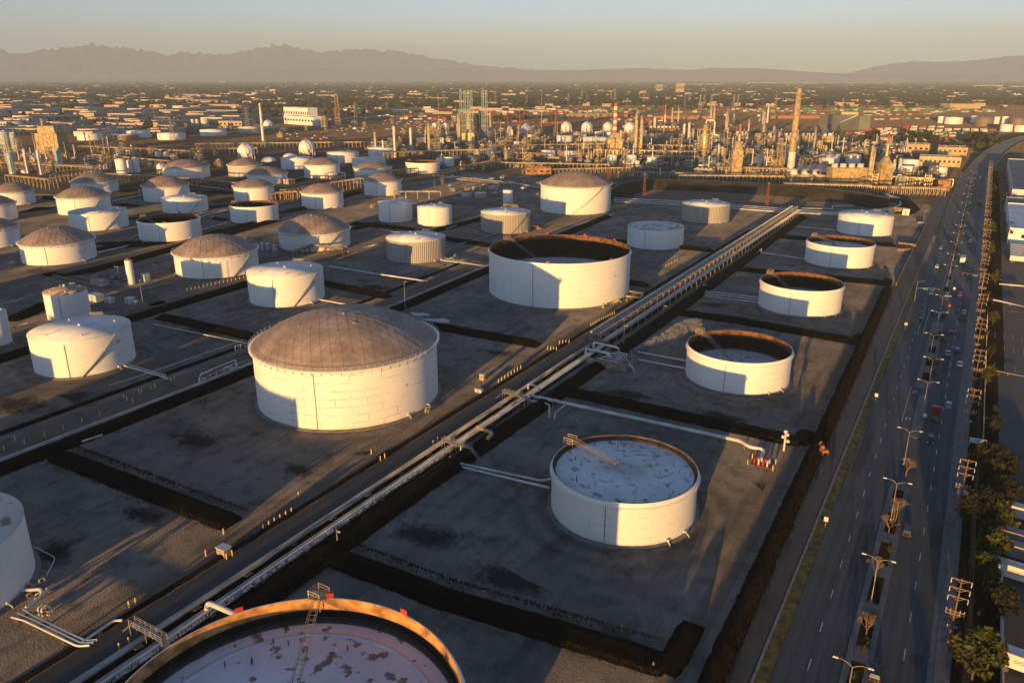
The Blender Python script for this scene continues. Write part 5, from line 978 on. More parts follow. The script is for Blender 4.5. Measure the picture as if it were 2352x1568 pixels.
def drum_set(seed, m):
    def fn():
        rr = random.Random(seed); t = thing('drum_row', 'row of horizontal drums with piping', 'vessels', group='horizontal drum rows'); n = rr.randint(2, 4)
        for k in range(n):
            y = k*3.4; MB().lathe([(.05, -5), (.9, -4.7), (1.25, -4.2), (1.25, 4.2), (.9, 4.7), (.05, 5)], 12).build('drum', M[m], t); o = t.children[-1] if 0 else bpy.data.objects[-1] if 0 else None
        for k, o in enumerate([c for c in t.children if c.name.startswith('drum')]): o.rotation_euler = (0, pi/2, 0); o.location = (0, k*3.4, 2.6)
        for k in range(n):
            for x in (-3, 3): MB().box(x, k*3.4, 0, .5, 2, 1.6).build('saddle', M['concrete'], t)
        p = MB()
        for k in range(8): a = (rr.uniform(-5, 5), rr.uniform(-1, n*3.4), .4); p.tube(bend([a, (a[0], a[1], rr.uniform(3, 6)), (rr.uniform(-6, 6), a[1], rr.uniform(3, 6))], .5), .2, 5)
        p.build('pipework', M['pipe_white'], t)['kind'] = 'stuff'; return t
    return fn
def vert_set(seed, m):
    def fn():
        rr = random.Random(seed); t = thing('vessel_group', 'group of upright vessels joined by pipes', 'vessels', group='upright vessel groups')
        for k in range(rr.randint(3, 5)): r = rr.uniform(1, 1.7); h = rr.uniform(6, 15); MB().lathe([(r*.9, 0), (r, 1), (r, h-1), (.05, h)], 12, k*4.2, rr.uniform(-1, 1)).build('vessel', M[m], t)
        p = MB()
        for k in range(12): a = (rr.uniform(-2, 16), rr.uniform(-3, 3), .3); z = rr.uniform(3, 12); p.tube(bend([a, (a[0], a[1], z), (a[0]+rr.uniform(-6, 6), a[1], z)], .6), rr.uniform(.15, .3), 5)
        for x in (-2, 5, 12): p.box(x, -2.5, 0, .4, .4, 9); p.box(x, 2.5, 0, .4, .4, 9)
        p.box(5, -2.5, 6, 16, .3, .4); p.box(5, 2.5, 8, 16, .3, .4); p.build('pipework', M['steel_tan'], t)['kind'] = 'stuff'; return t
    return fn
def exch(seed):
    def fn():
        rr = random.Random(seed); t = thing('fin_fan_bank', 'raised bank of air coolers on legs', 'air cooler', group='air cooler banks'); f = MB()
        for x in (-10, -5, 0, 5, 10):
            for y in (-3, 3): f.box(x, y, 0, .4, .4, 6)
        f.build('frame', M['steel_tan'], t); MB().box(0, 0, 6, 22, 7.4, 1.6).build('cooler', M['steel_grey'], t)
        for x in (-7.5, -2.5, 2.5, 7.5): MB().cyl(x, 0, 7.6, 8.4, 1.9, n=14).build('fan_ring', M['steel_white'], t)
        return t
    return fn
def ctl(m, sx, sy, h):
    def fn():
        t = thing('plant_building', 'low plain plant building with a flat roof', 'building', group='low plant buildings'); MB().box(0, 0, 0, sx, sy, h).build('wall', M[m], t); MB().box(0, 0, h, sx+.6, sy+.6, .35).box(sx*.2, 0, h+.3, 2, 2, 1.2).build('roof', M['roof_white'], t); d = MB(); [d.box(-sx/2+sx*(i+.5)/5, -sy/2-.04, 1, 1.4, .08, 1.3) for i in range(5)]; d.build('window', M['glass_dark'], t); return t
    return fn
PRO = [Proto(frame_unit('frame_brown', 11)), Proto(frame_unit('steel_gold', 12, 4)), Proto(frame_unit('steel_grey', 13, 2)), Proto(frame_unit('steel_dark', 14, 3)), Proto(drum_set(21, 'stack_white')), Proto(drum_set(22, 'steel_gold')), Proto(vert_set(31, 'steel_gold')), Proto(vert_set(32, 'stack_white')), Proto(exch(41)), Proto(ctl('stack_white', 16, 9, 5)), Proto(ctl('steel_tan', 12, 10, 6)), Proto(frame_unit('frame_brown', 15, 4)), Proto(frame_unit('mint_paint', 16, 3))]
WT = [3, 4, 3, 2, 3, 4, 4, 3, 2, 2, 2, 2, 1]
rr = random.Random(99); placed = []
def scatter(x0, x1, y0, y1, n, sc0=.8, sc1=1.2, wt=WT, gap=9):
    for _ in range(n*6):
        if n <= 0: break
        px, py = rr.uniform(x0, x1), rr.uniform(y0, y1); X, Y = W(px, py)
        if X > -34 or any(abs(X-a) < gap and abs(Y-b) < gap for a, b in placed): continue
        placed.append((X, Y)); n -= 1
        rr.choices(PRO, wt)[0]((X, Y, 0), rr.choice((0, pi/2, pi, -pi/2)), None, None, rr.uniform(sc0, sc1))
for a in ((960, 1240, 300, 352, 75, .5, .9), (1120, 1500, 318, 385, 150, .35, .75), (1420, 1640, 310, 388, 110, .4, .8), (1600, 1830, 312, 405, 170, .45, .9), (1820, 2100, 330, 380, 56, .4, .75), (1990, 2150, 400, 428, 34, .4, .7), (0, 300, 340, 400, 60, .45, .8), (230, 520, 352, 395, 34, .4, .7), (840, 1010, 330, 362, 30, .45, .75), (1000, 1240, 352, 392, 26, .35, .6),
    (700, 1050, 270, 312, 45, .5, .8), (1230, 1760, 262, 285, 26, .5, .8), (1380, 1760, 285, 306, 22, .4, .7), (400, 700, 292, 318, 14, .5, .8)): scatter(*a, gap=6.5)
LOWW = [1, 1, 2, 1, 4, 3, 2, 2, 0, 1, 1, 0, 0]
scatter(560, 860, 405, 440, 12, .5, .8, LOWW); scatter(1010, 1240, 405, 455, 26, .3, .5, LOWW, 6); scatter(1430, 2140, 402, 412, 34, .35, .6, [0, 0, 2, 1, 3, 3, 3, 2, 0, 2, 2, 0, 0], 6); scatter(1820, 2010, 424, 436, 10, .3, .5, LOWW, 5)
# slim risers between the units
rs = Proto(lambda: tag(MB().cyl(0, 0, 0, 22, .5, .42, 8).box(0, 0, 14, 2.4, 2.4, .4).box(0, 0, 20, 2.2, 2.2, .4).build('riser_column', M['steel_gold']), 'slim riser column among the refinery units', 'tower', 'slim riser columns')); rs2 = Proto(lambda: tag(MB().cyl(0, 0, 0, 20, .7, .6, 8).box(0, 0, 17, 2.8, 2.8, .4).build('riser_column', M['stack_white']), 'slim pale riser column among the refinery units', 'tower', 'slim riser columns'))
for i in range(230):
    x0, x1, y0, y1 = rr.choice(((1120, 1500, 318, 380), (1420, 1640, 306, 385), (1600, 1830, 310, 400), (1600, 1830, 310, 400), (1820, 2100, 330, 372), (960, 1240, 300, 345), (0, 260, 335, 385))); X, Y = W(rr.uniform(x0, x1), rr.uniform(y0, y1))
    if X < -36: s = rr.uniform(.4, 1.1)**1.2*1.2; q = rr.uniform(.6, 1.3); (rs if i % 2 else rs2)((X, Y, 0), 0, None, None, (q, q, s))
# ------------------------------------------------------------------ the main road: lamps, poles, signals, cars, trees
def road_lamp():
    t = thing('street_lamp', 'double-armed street lamp on the median', 'street lamp', group='double-armed street lamps'); MB().cyl(0, 0, 0, 9.2, .12, .07, 8).box(0, 0, 0, .5, .5, .4).build('pole', M['gal_pole'], t)
    for s in (-1, 1): MB().tube([(0, 0, 9.1), (s*.6, 0, 9.6), (s*1.3, 0, 9.9), (s*2.2, 0, 10.0)], .055, 6).build('arm', M['gal_pole'], t); MB().box(s*2.55, 0, 9.9, .85, .34, .18, 0, .8).build('lamp_head', M['steel_white'], t)
    return t
lamp = Proto(road_lamp)
for i, y in enumerate((110, 142, 176, 207, 247, 270, 298, 330, 357, 420, 450, 485, 515, 545, 600, 650, 700, 760, 820, 880)): lamp((-4.2 if y < 240 else -2.6 if y < 280 else -4, y, .14), 0, 'double-armed lamp on the road median, '+['nearest and cut by the lower edge', 'second from the lower edge, by a bare tree', 'third from the lower edge', 'fourth from the lower edge, at the island tip', 'beside the red truck', 'just beyond the red truck', 'where the planters restart', 'before the signals', 'at the signals'][i] if i < 9 else 'double-armed street lamp in the far line along the road median')
WIRES = []
def power_pole():
    t = thing('power_pole', 'wooden power pole with stacked cross arms', 'power pole', group='wooden power poles'); MB().cyl(0, 0, 0, 15.2, .19, .12, 8).build('pole', M['wood_pole'], t)
    for z, w_ in ((14.9, 3.2), (13.2, 3.2), (11.5, 3.2), (8.6, 2.9), (8.0, 2.9), (5.4, 1.5)):
        a = MB(); a.box(0, -.2, z, w_, .12, .13)
        for s in (-1, 1): a.bar((s*w_*.3, -.2, z), (0, -.2, z-.6), .07)
        a.build('cross_arm', M['wood_arm'], t); ins = MB()
        for s in (-.47, -.25, .25, .47):
            ins.cyl(s*w_, -.2, z+.18, z+.45, .07, n=6) if z < 10 else ins.cyl(s*w_, -.2, z-.9, z, .07, n=6) if abs(s) > .3 else None
        ins.build('insulator', M['steel_white'], t)['kind'] = 'stuff'
    return t
def transformer_pole():
    t = power_pole(); t['label'] = 'wooden power pole carrying two grey transformers'
    for s in (-1, 1): MB().cyl(s*.55, -.35, 6.4, 7.6, .34, n=10).build('transformer', M['steel_white'], t)
    return t
pp = Proto(power_pole); ppy = [134, 232, 270, 308]+[346+i*40 for i in range(16)]
for i, y in enumerate(ppy): pp((8.9 if y < 240 else 9.8, y, .1), 0, ['wooden pole nearest the viewer, five lit cross arms', 'wooden pole beside the white sign board', 'wooden pole above the sign board pole', 'wooden pole next beyond, by the lot fence'][i] if i < 4 else 'wooden power pole in the long line beside the road')
o = transformer_pole(); o.location = (8.6, 184, .1); o['label'] = 'wooden pole with two pale transformers, second from the viewer'
allp = sorted(ppy+[184, 88, 40])
for z in (14.9-.9, 13.2-.9, 11.5-.9, 8.9):
    for s in (-1, 1):
        mb = MB(); pts = []
        for a, b in zip(allp, allp[1:]):
            for q in range(6): u = q/6; pts.append((0+s*1.45, lerp(a, b, u), z-1.1*4*u*(1-u)))
        mb.tube(pts, .022, 3); tag(mb.build('power_line', M['steel_dark'], None, (9.3, 0, 0)), 'thin power line strung along the wooden poles', 'power line', 'power lines')
def signal(px, yb, armdir, label):
    X, Y = W(px, yb); t = thing('traffic_signal', label, 'traffic signal', (X, Y, 0), 0, 'mast-arm traffic signals'); MB().cyl(0, 0, 0, 9, .17, .12, 8).build('pole', M['gal_pole'], t)
    L = 9*armdir; MB().tube([(0, 0, 6.0), (L*.4, 0, 6.7), (L, 0, 6.9)], .11, 6).build('arm', M['gal_pole'], t); MB().tube([(0, 0, 8.9), (L*.18, 0, 9.5), (L*.35, 0, 9.7)], .08, 6).build('lamp_arm', M['gal_pole'], t)
    p = MB().box(L*.4, 0, 5.9, 1.9, .08, .5).build('street_sign', mat('sign_green', (.02, .3, .2), .5), t)
    for q in (.75, .98): MB().box(L*q, 0, 6.1, .4, .35, 1.1).build('signal_head', M['steel_dark'], t)
signal(2100, 692, 1, 'traffic signal with a green sign, left side of the road'); signal(2254, 664, -1, 'traffic signal with a green sign, right side of the road'); signal(2224, 352+8, 1, 'far traffic signal where the road begins to curve')
def post_sign(px, yb, h, label, w_=.9, m='steel_white', txt=None):
    X, Y = W(px, yb); t = thing('road_sign', label, 'sign', (X, Y, 0), 0, 'small road signs'); MB().cyl(0, 0, 0, h, .06, n=6).build('post', M['gal_pole'], t); MB().box(0, -.06, h-1.1, w_, .05, 1.1).build('sign_plate', M[m], t)
post_sign(2122, 968, 2.6, 'white keep-right sign on the median nose by the red truck'); post_sign(2011, 921, 2.6, 'white sign in the grass strip'); post_sign(1895, 1210, 2.6, 'white sign in the grass strip, lower'); post_sign(2079, 756, 2.8, 'white sign in the grass strip below the signals', 1.1); post_sign(2178, 715, 3.2, 'red-topped sign at the end of the planters', .8, 'red_paint'); post_sign(2190, 674, 3, 'white keep-right sign at the crossing'); post_sign(2160, 1018, 2.2, 'small white sign low on the median') if 0 else None
# white sign board with lettering
X, Y = W(2244, 1026); t = thing('sign_board', 'white board on two posts with a blue stripe, by the car park', 'sign', (X, Y, 0), .05)
MB().box(0, 0, 1.0, 4.0, .12, 1.5).build('board', M['steel_white'], t); [MB().box(s*1.95, 0, 0, .14, .16, 2.5).build('post', M['steel_white'], t) for s in (-1, 1)]; MB().box(0, -.08, 1.15, 3.5, .03, .2).build('stripe', mat('sign_blue', (.03, .07, .25), .5), t)
def text(body, size, m, parent, loc, rot, name='lettering'):
    cu = bpy.data.curves.new(name, 'FONT'); cu.body = body; cu.size = size; cu.align_x = 'CENTER'; cu.extrude = .01
    o = bpy.data.objects.new(name, cu); COL.objects.link(o); bpy.context.view_layer.update(); me = bpy.data.meshes.new_from_object(o.evaluated_get(bpy.context.evaluated_depsgraph_get())); bpy.data.objects.remove(o)
    me.materials.clear(); me.materials.append(M[m]); n = bpy.data.objects.new(name, me); COL.objects.link(n); n.parent = parent; n.location = loc; n.rotation_euler = rot; return n
lt = MB(); [lt.box(-1.45+i*.24+(.12 if i > 3 else 0), -.08, 1.68+.05*(i % 2), .15, .03, .34-.06*(i % 3)) for i in range(11)]; lt.build('lettering', M['sign_blue'], t)['kind'] = 'stuff'; MB().box(1.6, -.08, 1.9, .26, .03, .26).build('emblem', M['red_paint'], t)
# cars
def paint(name, c): return mat(name, c, .3, .2, var=.02, spec=.5)
def car(m, suv=0, label=''):
    def fn():
        t = thing('car', label, 'car', group='cars on the road'); h = .25*suv
        b = MB(); sec = [(-2.25, .62, .8), (-2.15, .88+h*.5, .86), (-.9, .95+h*.4, .9), (1.0, .92+h*.2, .9), (2.0, .78+h*.3, .86), (2.25, .55, .76)]
        for y, z, w_ in sec: b.v += [(-w_, y, .28), (-w_*1.02, y, z*.65), (-w_*.94, y, z), (w_*.94, y, z), (w_*1.02, y, z*.65), (w_, y, .28)]
        for i in range(5):
            for j in range(5): o = i*6+j; b.face([o, o+1, o+7, o+6], True)
        b.face(list(range(6))); b.face(list(range(30, 36))[::-1]); b.build('body', M[m], t)
        z0, z1 = .9+h*.4, 1.42+h; y0, y1, y2, y3 = (-1.6-.5*suv, -1.05-.8*suv, .35, 1.15); c = MB()
        c.v += [(-.84, y0, z0), (.84, y0, z0), (-.66, y1, z1), (.66, y1, z1), (-.66, y2, z1), (.66, y2, z1), (-.84, y3, z0), (.84, y3, z0)]
        for f in ((0, 2, 3, 1), (4, 6, 7, 5), (0, 6, 4, 2), (1, 3, 5, 7)): c.face(list(f))
        c.build('window', M['glass_dark'], t); MB().box(0, (y1+y2)/2, z1, 1.34, y2-y1+.1, .05).build('roof', M[m], t)
        for s in (-1, 1):
            for y in (-1.4, 1.35): w = MB().tube([(s*.72, y, .33), (s*.92, y, .33)], .33, 12).build('wheel', M['steel_dark'], t)
            MB().box(s*.62, 2.16, .56, .36, .16, .16).build('headlight', M['steel_white'], t); MB().box(s*.64, -2.22, .62, .3, .1, .18).build('tail_light', M['red_paint'], t)
        return t
    return fn
for n_, c in (('car_white', (.7, .7, .7)), ('car_dark', (.02, .022, .03)), ('car_silver', (.32, .33, .35)), ('car_blue', (.03, .06, .14)), ('car_red', (.28, .02, .02))): paint(n_, c)
CARS = {k: Proto(car(*v)) for k, v in {'w': ('car_white', 0), 'd': ('car_dark', 0), 's': ('car_silver', 0), 'D': ('car_dark', 1), 'S': ('car_silver', 1), 'b': ('car_blue', 0), 'r': ('car_red', 0)}.items()}
for px, py, k, dirn, lab in ((2083.5, 1224, 'D', 1, 'dark car beside a planter, second from the lower edge'), (2010, 1551, 'D', 1, 'dark car cut by the lower edge beside the median'), (2136.5, 1015, 'D', -1, 'dark car below the red truck'), (2178, 934, 'S', 1, 'grey car right of the red truck'), (2204, 839, 'w', 1, 'white car nearest the kerb, above the grey car'), (2177, 814, 's', 1, 'silver car level with a dark one'), (2198, 808, 'D', 1, 'dark car level with the silver one'), (2184, 767, 'r', 1, 'dark red car below the crossing'), (2213, 720, 's', 1, 'silver car in the kerb lane at the crossing'), (2141, 724, 'D', -1, 'dark car left of the planters, oncoming'), (2114, 739, 'd', -1, 'dark car by the grass strip, oncoming with headlights'), (2175, 680, 's', -1, 'silver car at the stop line'), (2205, 679, 'r', 1, 'dark red car past the crossing'), (2139, 675, 'w', -1, 'white car under the signal arm, oncoming'), (2152, 614, 'w', -1, 'white car oncoming, beyond the signals'), (2161, 571, 's', -1, 'silver car oncoming, second beyond the signals'), (2224, 628, 'd', 1, 'dark car in the kerb lane beyond the crossing'), (2228, 556, 'w', 1, 'white car beside the power poles, far'), (2234, 536, 'd', 1, 'dark car ahead of the far white one'), (2251, 409, 'b', -1, 'bluish car with bright lights, far'), (2184, 431, 'w', -1, 'white car on the service road, far'), (2268, 357, 'w', 1, 'white car where the road curves'), (2262, 384, 'd', 1, 'dark car, farthest before the curve')):
    CARS[k]((*W(px, py), .02), 0 if dirn > 0 else pi, lab)
def truck(px, py, label, cabm, boxm, L, flat=False):
    X, Y = W(px, py); t = thing('truck', label, 'truck', (X, Y, .02)); c = MB(); c.box(0, L/2-1.2, .6, 2.4, 2.2, 2.1); c.box(0, L/2-.2, .6, 2.2, 1.2, 1.2, 0, .9); c.build('cab', M[cabm], t); MB().box(0, L/2-.6, 1.7, 2.0, 1.1, .8, 0, .9).build('window', M['glass_dark'], t)
    if flat: MB().box(0, -1, .8, 2.2, L-3, .3).build('chassis', M['steel_dark'], t); MB().box(0, -L/2+1.4, 1.1, 2.0, 1.2, .5).build('coupling', M['steel_dark'], t); MB().box(0, L/2-2.6, 2.7, 2.3, .9, .7).build('sleeper_fairing', M[cabm], t)
    else: MB().box(0, -1, .9, 2.5, L-3, 2.9).build('cargo_box', M[boxm], t)
    for s in (-1, 1):
        for y in (L/2-1, -L/2+1, -L/2+2.3): MB().tube([(s*.8, y, .5), (s*1.2, y, .5)], .5, 12).build('wheel', M['steel_dark'], t)
truck(2147, 962, 'red tractor truck with no trailer beside the median', 'car_red', 'car_red', 8.5, True); truck(2210, 603, 'white box truck driving away beyond the signals', 'car_white', 'stack_white', 10); truck(2250, 470, 'dark truck with a pale cab far along the road', 'car_white', 'steel_dark', 15)
# trees
mat('leaf_dark', (.024, .027, .009), .8, var=.4, scale=.4); mat('leaf_olive', (.066, .072, .012), .8, var=.35, scale=.4); mat('bark', (.1, .07, .045), .9); mat('twig_tan', (.36, .22, .12), .9, var=.2)
def leaf_tree(seed, h, wd, m='leaf_dark', clumps=26, per=60, name='tree', leaf=.42, trunk=.28):
    def fn():
        rr = random.Random(seed); t = thing(name, 'bushy green tree', 'tree', group='leafy trees'); tk = MB(); tk.tube([(0, 0, 0), (.2, .1, h*.3), (.1, -.1, h*.6)], h*.025, 7)
        cr = MB()
        for k in range(clumps):
            a = rr.uniform(0, 6.28); z = h*(trunk+(1-trunk)*rr.random()**.8); q = (z/h-trunk)/(1-trunk); rad = wd*.5*sqrt(max(.08, 1-(2*q-.9)**2))*rr.uniform(.35, 1); c = Vector((rad*cos(a), rad*sin(a), z)); tk.tube([(.1, 0, h*.35), tuple(c*.6+Vector((0, 0, h*.15))), tuple(c)], h*.008, 4); s = wd*rr.uniform(.09, .17)
            for _ in range(per):
                d = Vector((rr.gauss(0, 1), rr.gauss(0, 1), rr.gauss(0, .7))); d = d/max(.3, d.length)*s*rr.uniform(.4, 1.15); p = c+d; u = Vector((rr.uniform(-1, 1), rr.uniform(-1, 1), rr.uniform(-1, 1))).normalized(); v = u.cross(Vector((rr.uniform(-1, 1), rr.uniform(-1, 1), rr.uniform(-1, 1)))).normalized(); e = leaf*rr.uniform(.6, 1.4)
                cr.quad([p-u*e, p+v*e*.7, p+u*e, p-v*e*.7])
        tk.build('trunk', M['bark'], t); cr.build('crown', M[m], t); return t
    return fn
def bare_tree(seed, h):
    def fn():
        rr = random.Random(seed); t = thing('bare_tree', 'small leafless tree', 'tree', group='bare trees on the median'); tk = MB(); tk.tube([(0, 0, 0), (.05, .1, h*.4)], .09, 6); tk.build('trunk', M['twig_tan'], t); b = MB()
        def br(p, d, L, r, n):
            q = p+d*L; b.bar(tuple(p), tuple(q), r)
            if n: [br(q, (d+Vector((rr.uniform(-.6, .6), rr.uniform(-.6, .6), rr.uniform(-.15, .45)))).normalized(), L*.72, r*.65, n-1) for _ in range(3)]
        for k in range(5): br(Vector((.05, .1, h*.4)), Vector((rr.uniform(-.7, .7), rr.uniform(-.7, .7), 1)).normalized(), h*.2, .05, 4)
        b.build('crown', M['twig_tan'], t); return t
    return fn
bt = [Proto(bare_tree(i, 5.5)) for i in range(3)]
for i, (px, py, lab) in enumerate(((1986, 1472, 'bare tree with its own dark bed, nearest the lower edge'), (2008, 1335, 'bare tree behind the lamp, second from the lower edge'), (2040, 1235, 'bare tree in front of the dark car'), (2052, 1195, 'bare tree by a lamp, beside the long planter'), (2070, 1196, 'wide bare tree beside the lamp on the planter'), (2082, 1098, 'bare tree at the tip of the island'))): X, Y = W(px, py); bt[i % 3]((min(X, -3.2), Y, .14), i, lab, None, 1.0)
tA, tB, tC, tD = (Proto(leaf_tree(1, 10, 9, 'leaf_dark', 40, 90, leaf=.35)), Proto(leaf_tree(2, 9, 6.5, 'leaf_olive', 30, 90, leaf=.32)), Proto(leaf_tree(3, 4.5, 4, 'leaf_olive', 16, 60, leaf=.25)), Proto(leaf_tree(4, 7, 5, 'leaf_dark', 22, 70, leaf=.3)))
for px, py, p, s, lab in ((2262, 1140, tA, 1.25, 'largest dark tree beside the nearest poles'), (2290, 1180, tA, .9, 'dark tree right behind the largest one'), (2250, 1230, tA, 1.05, 'dark tree under the transformer pole'), (2278, 1245, tB, 1.05, 'olive tree with sunlit tips by the fence'), (2270, 1305, tB, 1.0, 'olive tree below it, sunlit tips over black shade'), (2255, 1345, tB, .8, 'lower olive tree with sunlit tips left of the trailers'), (2232, 1560, tB, 1.05, 'sunlit olive tree at the lower right corner'), (2265, 1540, tB, .8, 'sunlit olive tree right of the corner one'), (2195, 1530, tD, .7, 'small dark tree at the pavement near the lower edge'), (2290, 1420, tA, .7, 'dark tree in the planting strip by the white fence'), (2246, 1195, tD, .9, 'small dark tree between pole and big tree')): p((*W(px, py), 0), rr.uniform(0, 6), lab, 'leafy trees beside the road', s)
for px, py, s in ((2144, 848, .8), (2141, 870, .6), (2166, 738, .55), (2193, 580, .9), (2204, 545, .7), (2217, 500, .7), (2160, 790, .5), (2157, 775, .5), (2238, 440, .8), (2228, 470, .7), (2260, 360, .9)): tC((*W(px, py), .1), rr.uniform(0, 6), 'round shrub-like tree in a median planter', 'median planter trees', s)
for px, py in ((1990, 1480), (1982, 1500), (2008, 1420), (2040, 1270), (2045, 1260), (2060, 1190), (1958, 1560), (2168, 790)): tC((*W(px, py), .1), rr.uniform(0, 6), 'dark low shrub in a median planter', 'median planter shrubs', .35)
for i in range(26):
    y = 235+i*25+rr.uniform(-6, 6); (tD, tC, tB)[i % 3]((rr.uniform(12.5, 16), y, 0), rr.uniform(0, 6), 'tree in the dark planted strip right of the power poles', 'roadside strip trees', rr.uniform(.5, .9))
for i in range(16): y = 40+i*12; (tD, tC)[i % 2]((rr.uniform(11.5, 15.5), y, 0), rr.uniform(0, 6), 'low tree in the planted strip by the pavement near the viewer', 'planted strip trees', rr.uniform(.35, .6))
def palm(seed):
    def fn():
        rr = random.Random(seed); t = thing('palm_tree', 'palm tree', 'tree', group='palms by the warehouse'); MB().tube([(0, 0, 0), (.2, 0, 4), (.1, 0, 9)], .25, 8).build('trunk', M['bark'], t); c = MB()
        for k in range(26):
            a = 2*pi*k/26+rr.uniform(-.1, .1); e = rr.uniform(-.5, .9)
            for j in range(5):
                r0, r1 = j*.6, (j+1)*.6; z0, z1 = 9+e*r0-.16*r0*r0, 9+e*r1-.16*r1*r1; w_ = .28*(1-j/6)
                c.quad([(r0*cos(a-w_), r0*sin(a-w_), z0), (r1*cos(a-w_*.6), r1*sin(a-w_*.6), z1), (r1*cos(a+w_*.6), r1*sin(a+w_*.6), z1), (r0*cos(a+w_), r0*sin(a+w_), z0)])
        c.build('crown', M['leaf_olive'], t); return t
    return fn
pl = Proto(palm(5))
for px, py in ((2306, 470), (2327, 470), (2305, 540), (2318, 547), (2316, 560)): pl((*W(px, py), 0), rr.uniform(0, 6), 'palm tree before the pale warehouses', None, rr.uniform(.8, 1.1))
# fences, lot, trailers and warehouses on the right
def fence(x, y0, y1, h, label, m='steel_white', gap=3.0):
    f = MB(); L = y1-y0
    for i in range(int(L/gap)+1): f.box(0, i*gap, 0, .1, .1, h)
    for z in (.2, h*.5, h-.1): f.box(0, L/2, z, .05, L, .08)
    o = f.build('fence', M[m], None, (x, y0, 0)); return tag(o, label, 'fence')
tag(MB().box(0, 110, 0, .25, 220, 1.6).build('wall', M['steel_white'], None, (17.2, 4, 0)), 'low white wall edging the freight yard near the viewer', 'wall')
fence(13.2, 228, 372, 2.2, 'chain fence along the empty car park', 'steel_tan'); 
for y, lab in ((384, 'upper white rail across the far end of the car park'), (366, 'low white rail curving at the car park entrance')):
    pass
pw([(2268, 686), (2290, 690), (2352, 704)], 1.2, .35, 'white pipe rail curving across the car park entrance', m='steel_white', sup=6, group=None); pw([(2295, 652), (2352, 657)], 1, .35, 'white rail beyond the car park entrance', m='steel_white', sup=6, group=None)
pw([(2280, 850), (2352, 864)], .8, .12, 'thin tan rail across the car park', m='steel_tan', sup=6, group=None); pw([(2262, 958), (2310, 968)], .7, .12, 'short tan rail in the car park', m='steel_tan', sup=6, group=None)
mb = MB()
for y in (300, 322, 340):
    for x in range(16, 80, 3): mb.quad([(x, y, .022), (x+.12, y, .022), (x+.12, y+8, .022), (x, y+8, .022)])
structure(mb.build('parking_marking', M['line_white']))
mat('stucco_tan', (.5, .38, .25), .85, var=.15); mat('office_cream', (.55, .45, .26), .8, var=.12); mat('brick_orange', (.40, .2, .1), .85, var=.2); mat('roof_grey', (.2, .2, .2), .8, var=.2, scale=.05)
def warehouse(x, y, sx, sy, h, label, wallm='steel_white', roofm='roof_grey', skyl=0, rz=0, group=None, name='warehouse', win=0, doors=0):
    t = thing(name, label, name.replace('_', ' '), (x, y, 0), rz, group); MB().box(0, 0, 0, sx, sy, h).build('wall', M[wallm], t); rf = MB(); rf.box(0, 0, h, sx-.6, sy-.6, .3)
    rf.build('roof', M[roofm], t); pr = MB()
    for s in (-1, 1): pr.box(s*(sx/2-.15), 0, h, .34, sy, .9); pr.box(0, s*(sy/2-.15), h, sx-.68, .34, .9)
    pr.build('parapet', M[wallm], t)
    for i in range(skyl): MB().box(-sx/2+sx*(.25+.5*(i % 2)), -sy/2+sy*(i//2+.5)/max(1, (skyl+1)//2), h+.3, 1.6, 3.2, .5).build('skylight', M['steel_white'], t)
    if win:
        for i in range(win): MB().box(-sx/2+sx*(i+.5)/win, -sy/2-.05, h*.45, sx/win*.5, .12, h*.25).build('window', M['glass_dark'], t)
    if doors:
        for i in range(doors): MB().box(-sx/2-.05, -sy/2+sy*(i+.5)/doors, 0, .12, sy/doors*.55, 3.8).build('dock_door', M['roof_grey'], t)
    return t
warehouse(75, 610, 106, 115, 9, 'pale blue-roofed warehouse right of the palms, near one', 'tank_white', 'roof_white', 16, win=4, doors=14); warehouse(72, 890, 92, 290, 10, 'long grey-roofed warehouse at the right edge', 'steel_white', 'roof_grey', 40, doors=24); warehouse(70, 700, 96, 34, 7, 'low white wing between the two right-hand warehouses', 'steel_white', 'roof_grey')
def trailer(m='stack_white', lab='', txt=None, stripe=True):
    def fn():
        t = thing('trailer', lab, 'trailer', group='parked container trailers'); MB().box(0, 0, 1.2, 12.2, 2.45, 2.7).build('box', M[m], t); MB().box(0, 0, 1.0, 12, 1.2, .2).build('chassis', M['steel_dark'], t)
        for x in (-5, -3.8, 3.6):
            for s in (-1, 1): MB().tube([(x, s*.8, .5), (x, s*1.15, .5)], .5, 10).build('wheel', M['steel_dark'], t)
        if stripe: MB().box(0, -1.24, 3.88, 12.2, .06, .1).build('top_rail', M['stack_red'], t)
        if txt: text(txt, .95, 'red_paint', t, (-1.6, -1.25, 2.4), (pi/2, 0, 0))
        return t
    return fn
trO = Proto(trailer('stack_white', 'white trailer', 'OOCL')); trW = Proto(trailer('stack_white', 'white trailer', None, False)); trR = Proto(trailer('steel_grey', 'grey trailer'))
for px, py, p, lab in ((2352, 1342, trO, 'white trailer lettered in red behind the fence, upper one'), (2375, 1300, trR, 'grey trailer with a red top rail, just above the lettered one'), (2370, 1268, trR, 'grey trailer with a red top rail, topmost at the right edge'), (2370, 1555, trO, 'white trailer lettered in red at the lower right edge'), (2390, 1210, trW, 'plain white trailer beside the olive trees')): X, Y = W(px, py); p((X, Y, 0), -.1, lab)
for i in range(7): X, Y = W(2318, 575+i*4.5); trW((X+6, Y, 0), 0, 'plain white trailer in the row before the warehouse', 'white trailers at the warehouse')
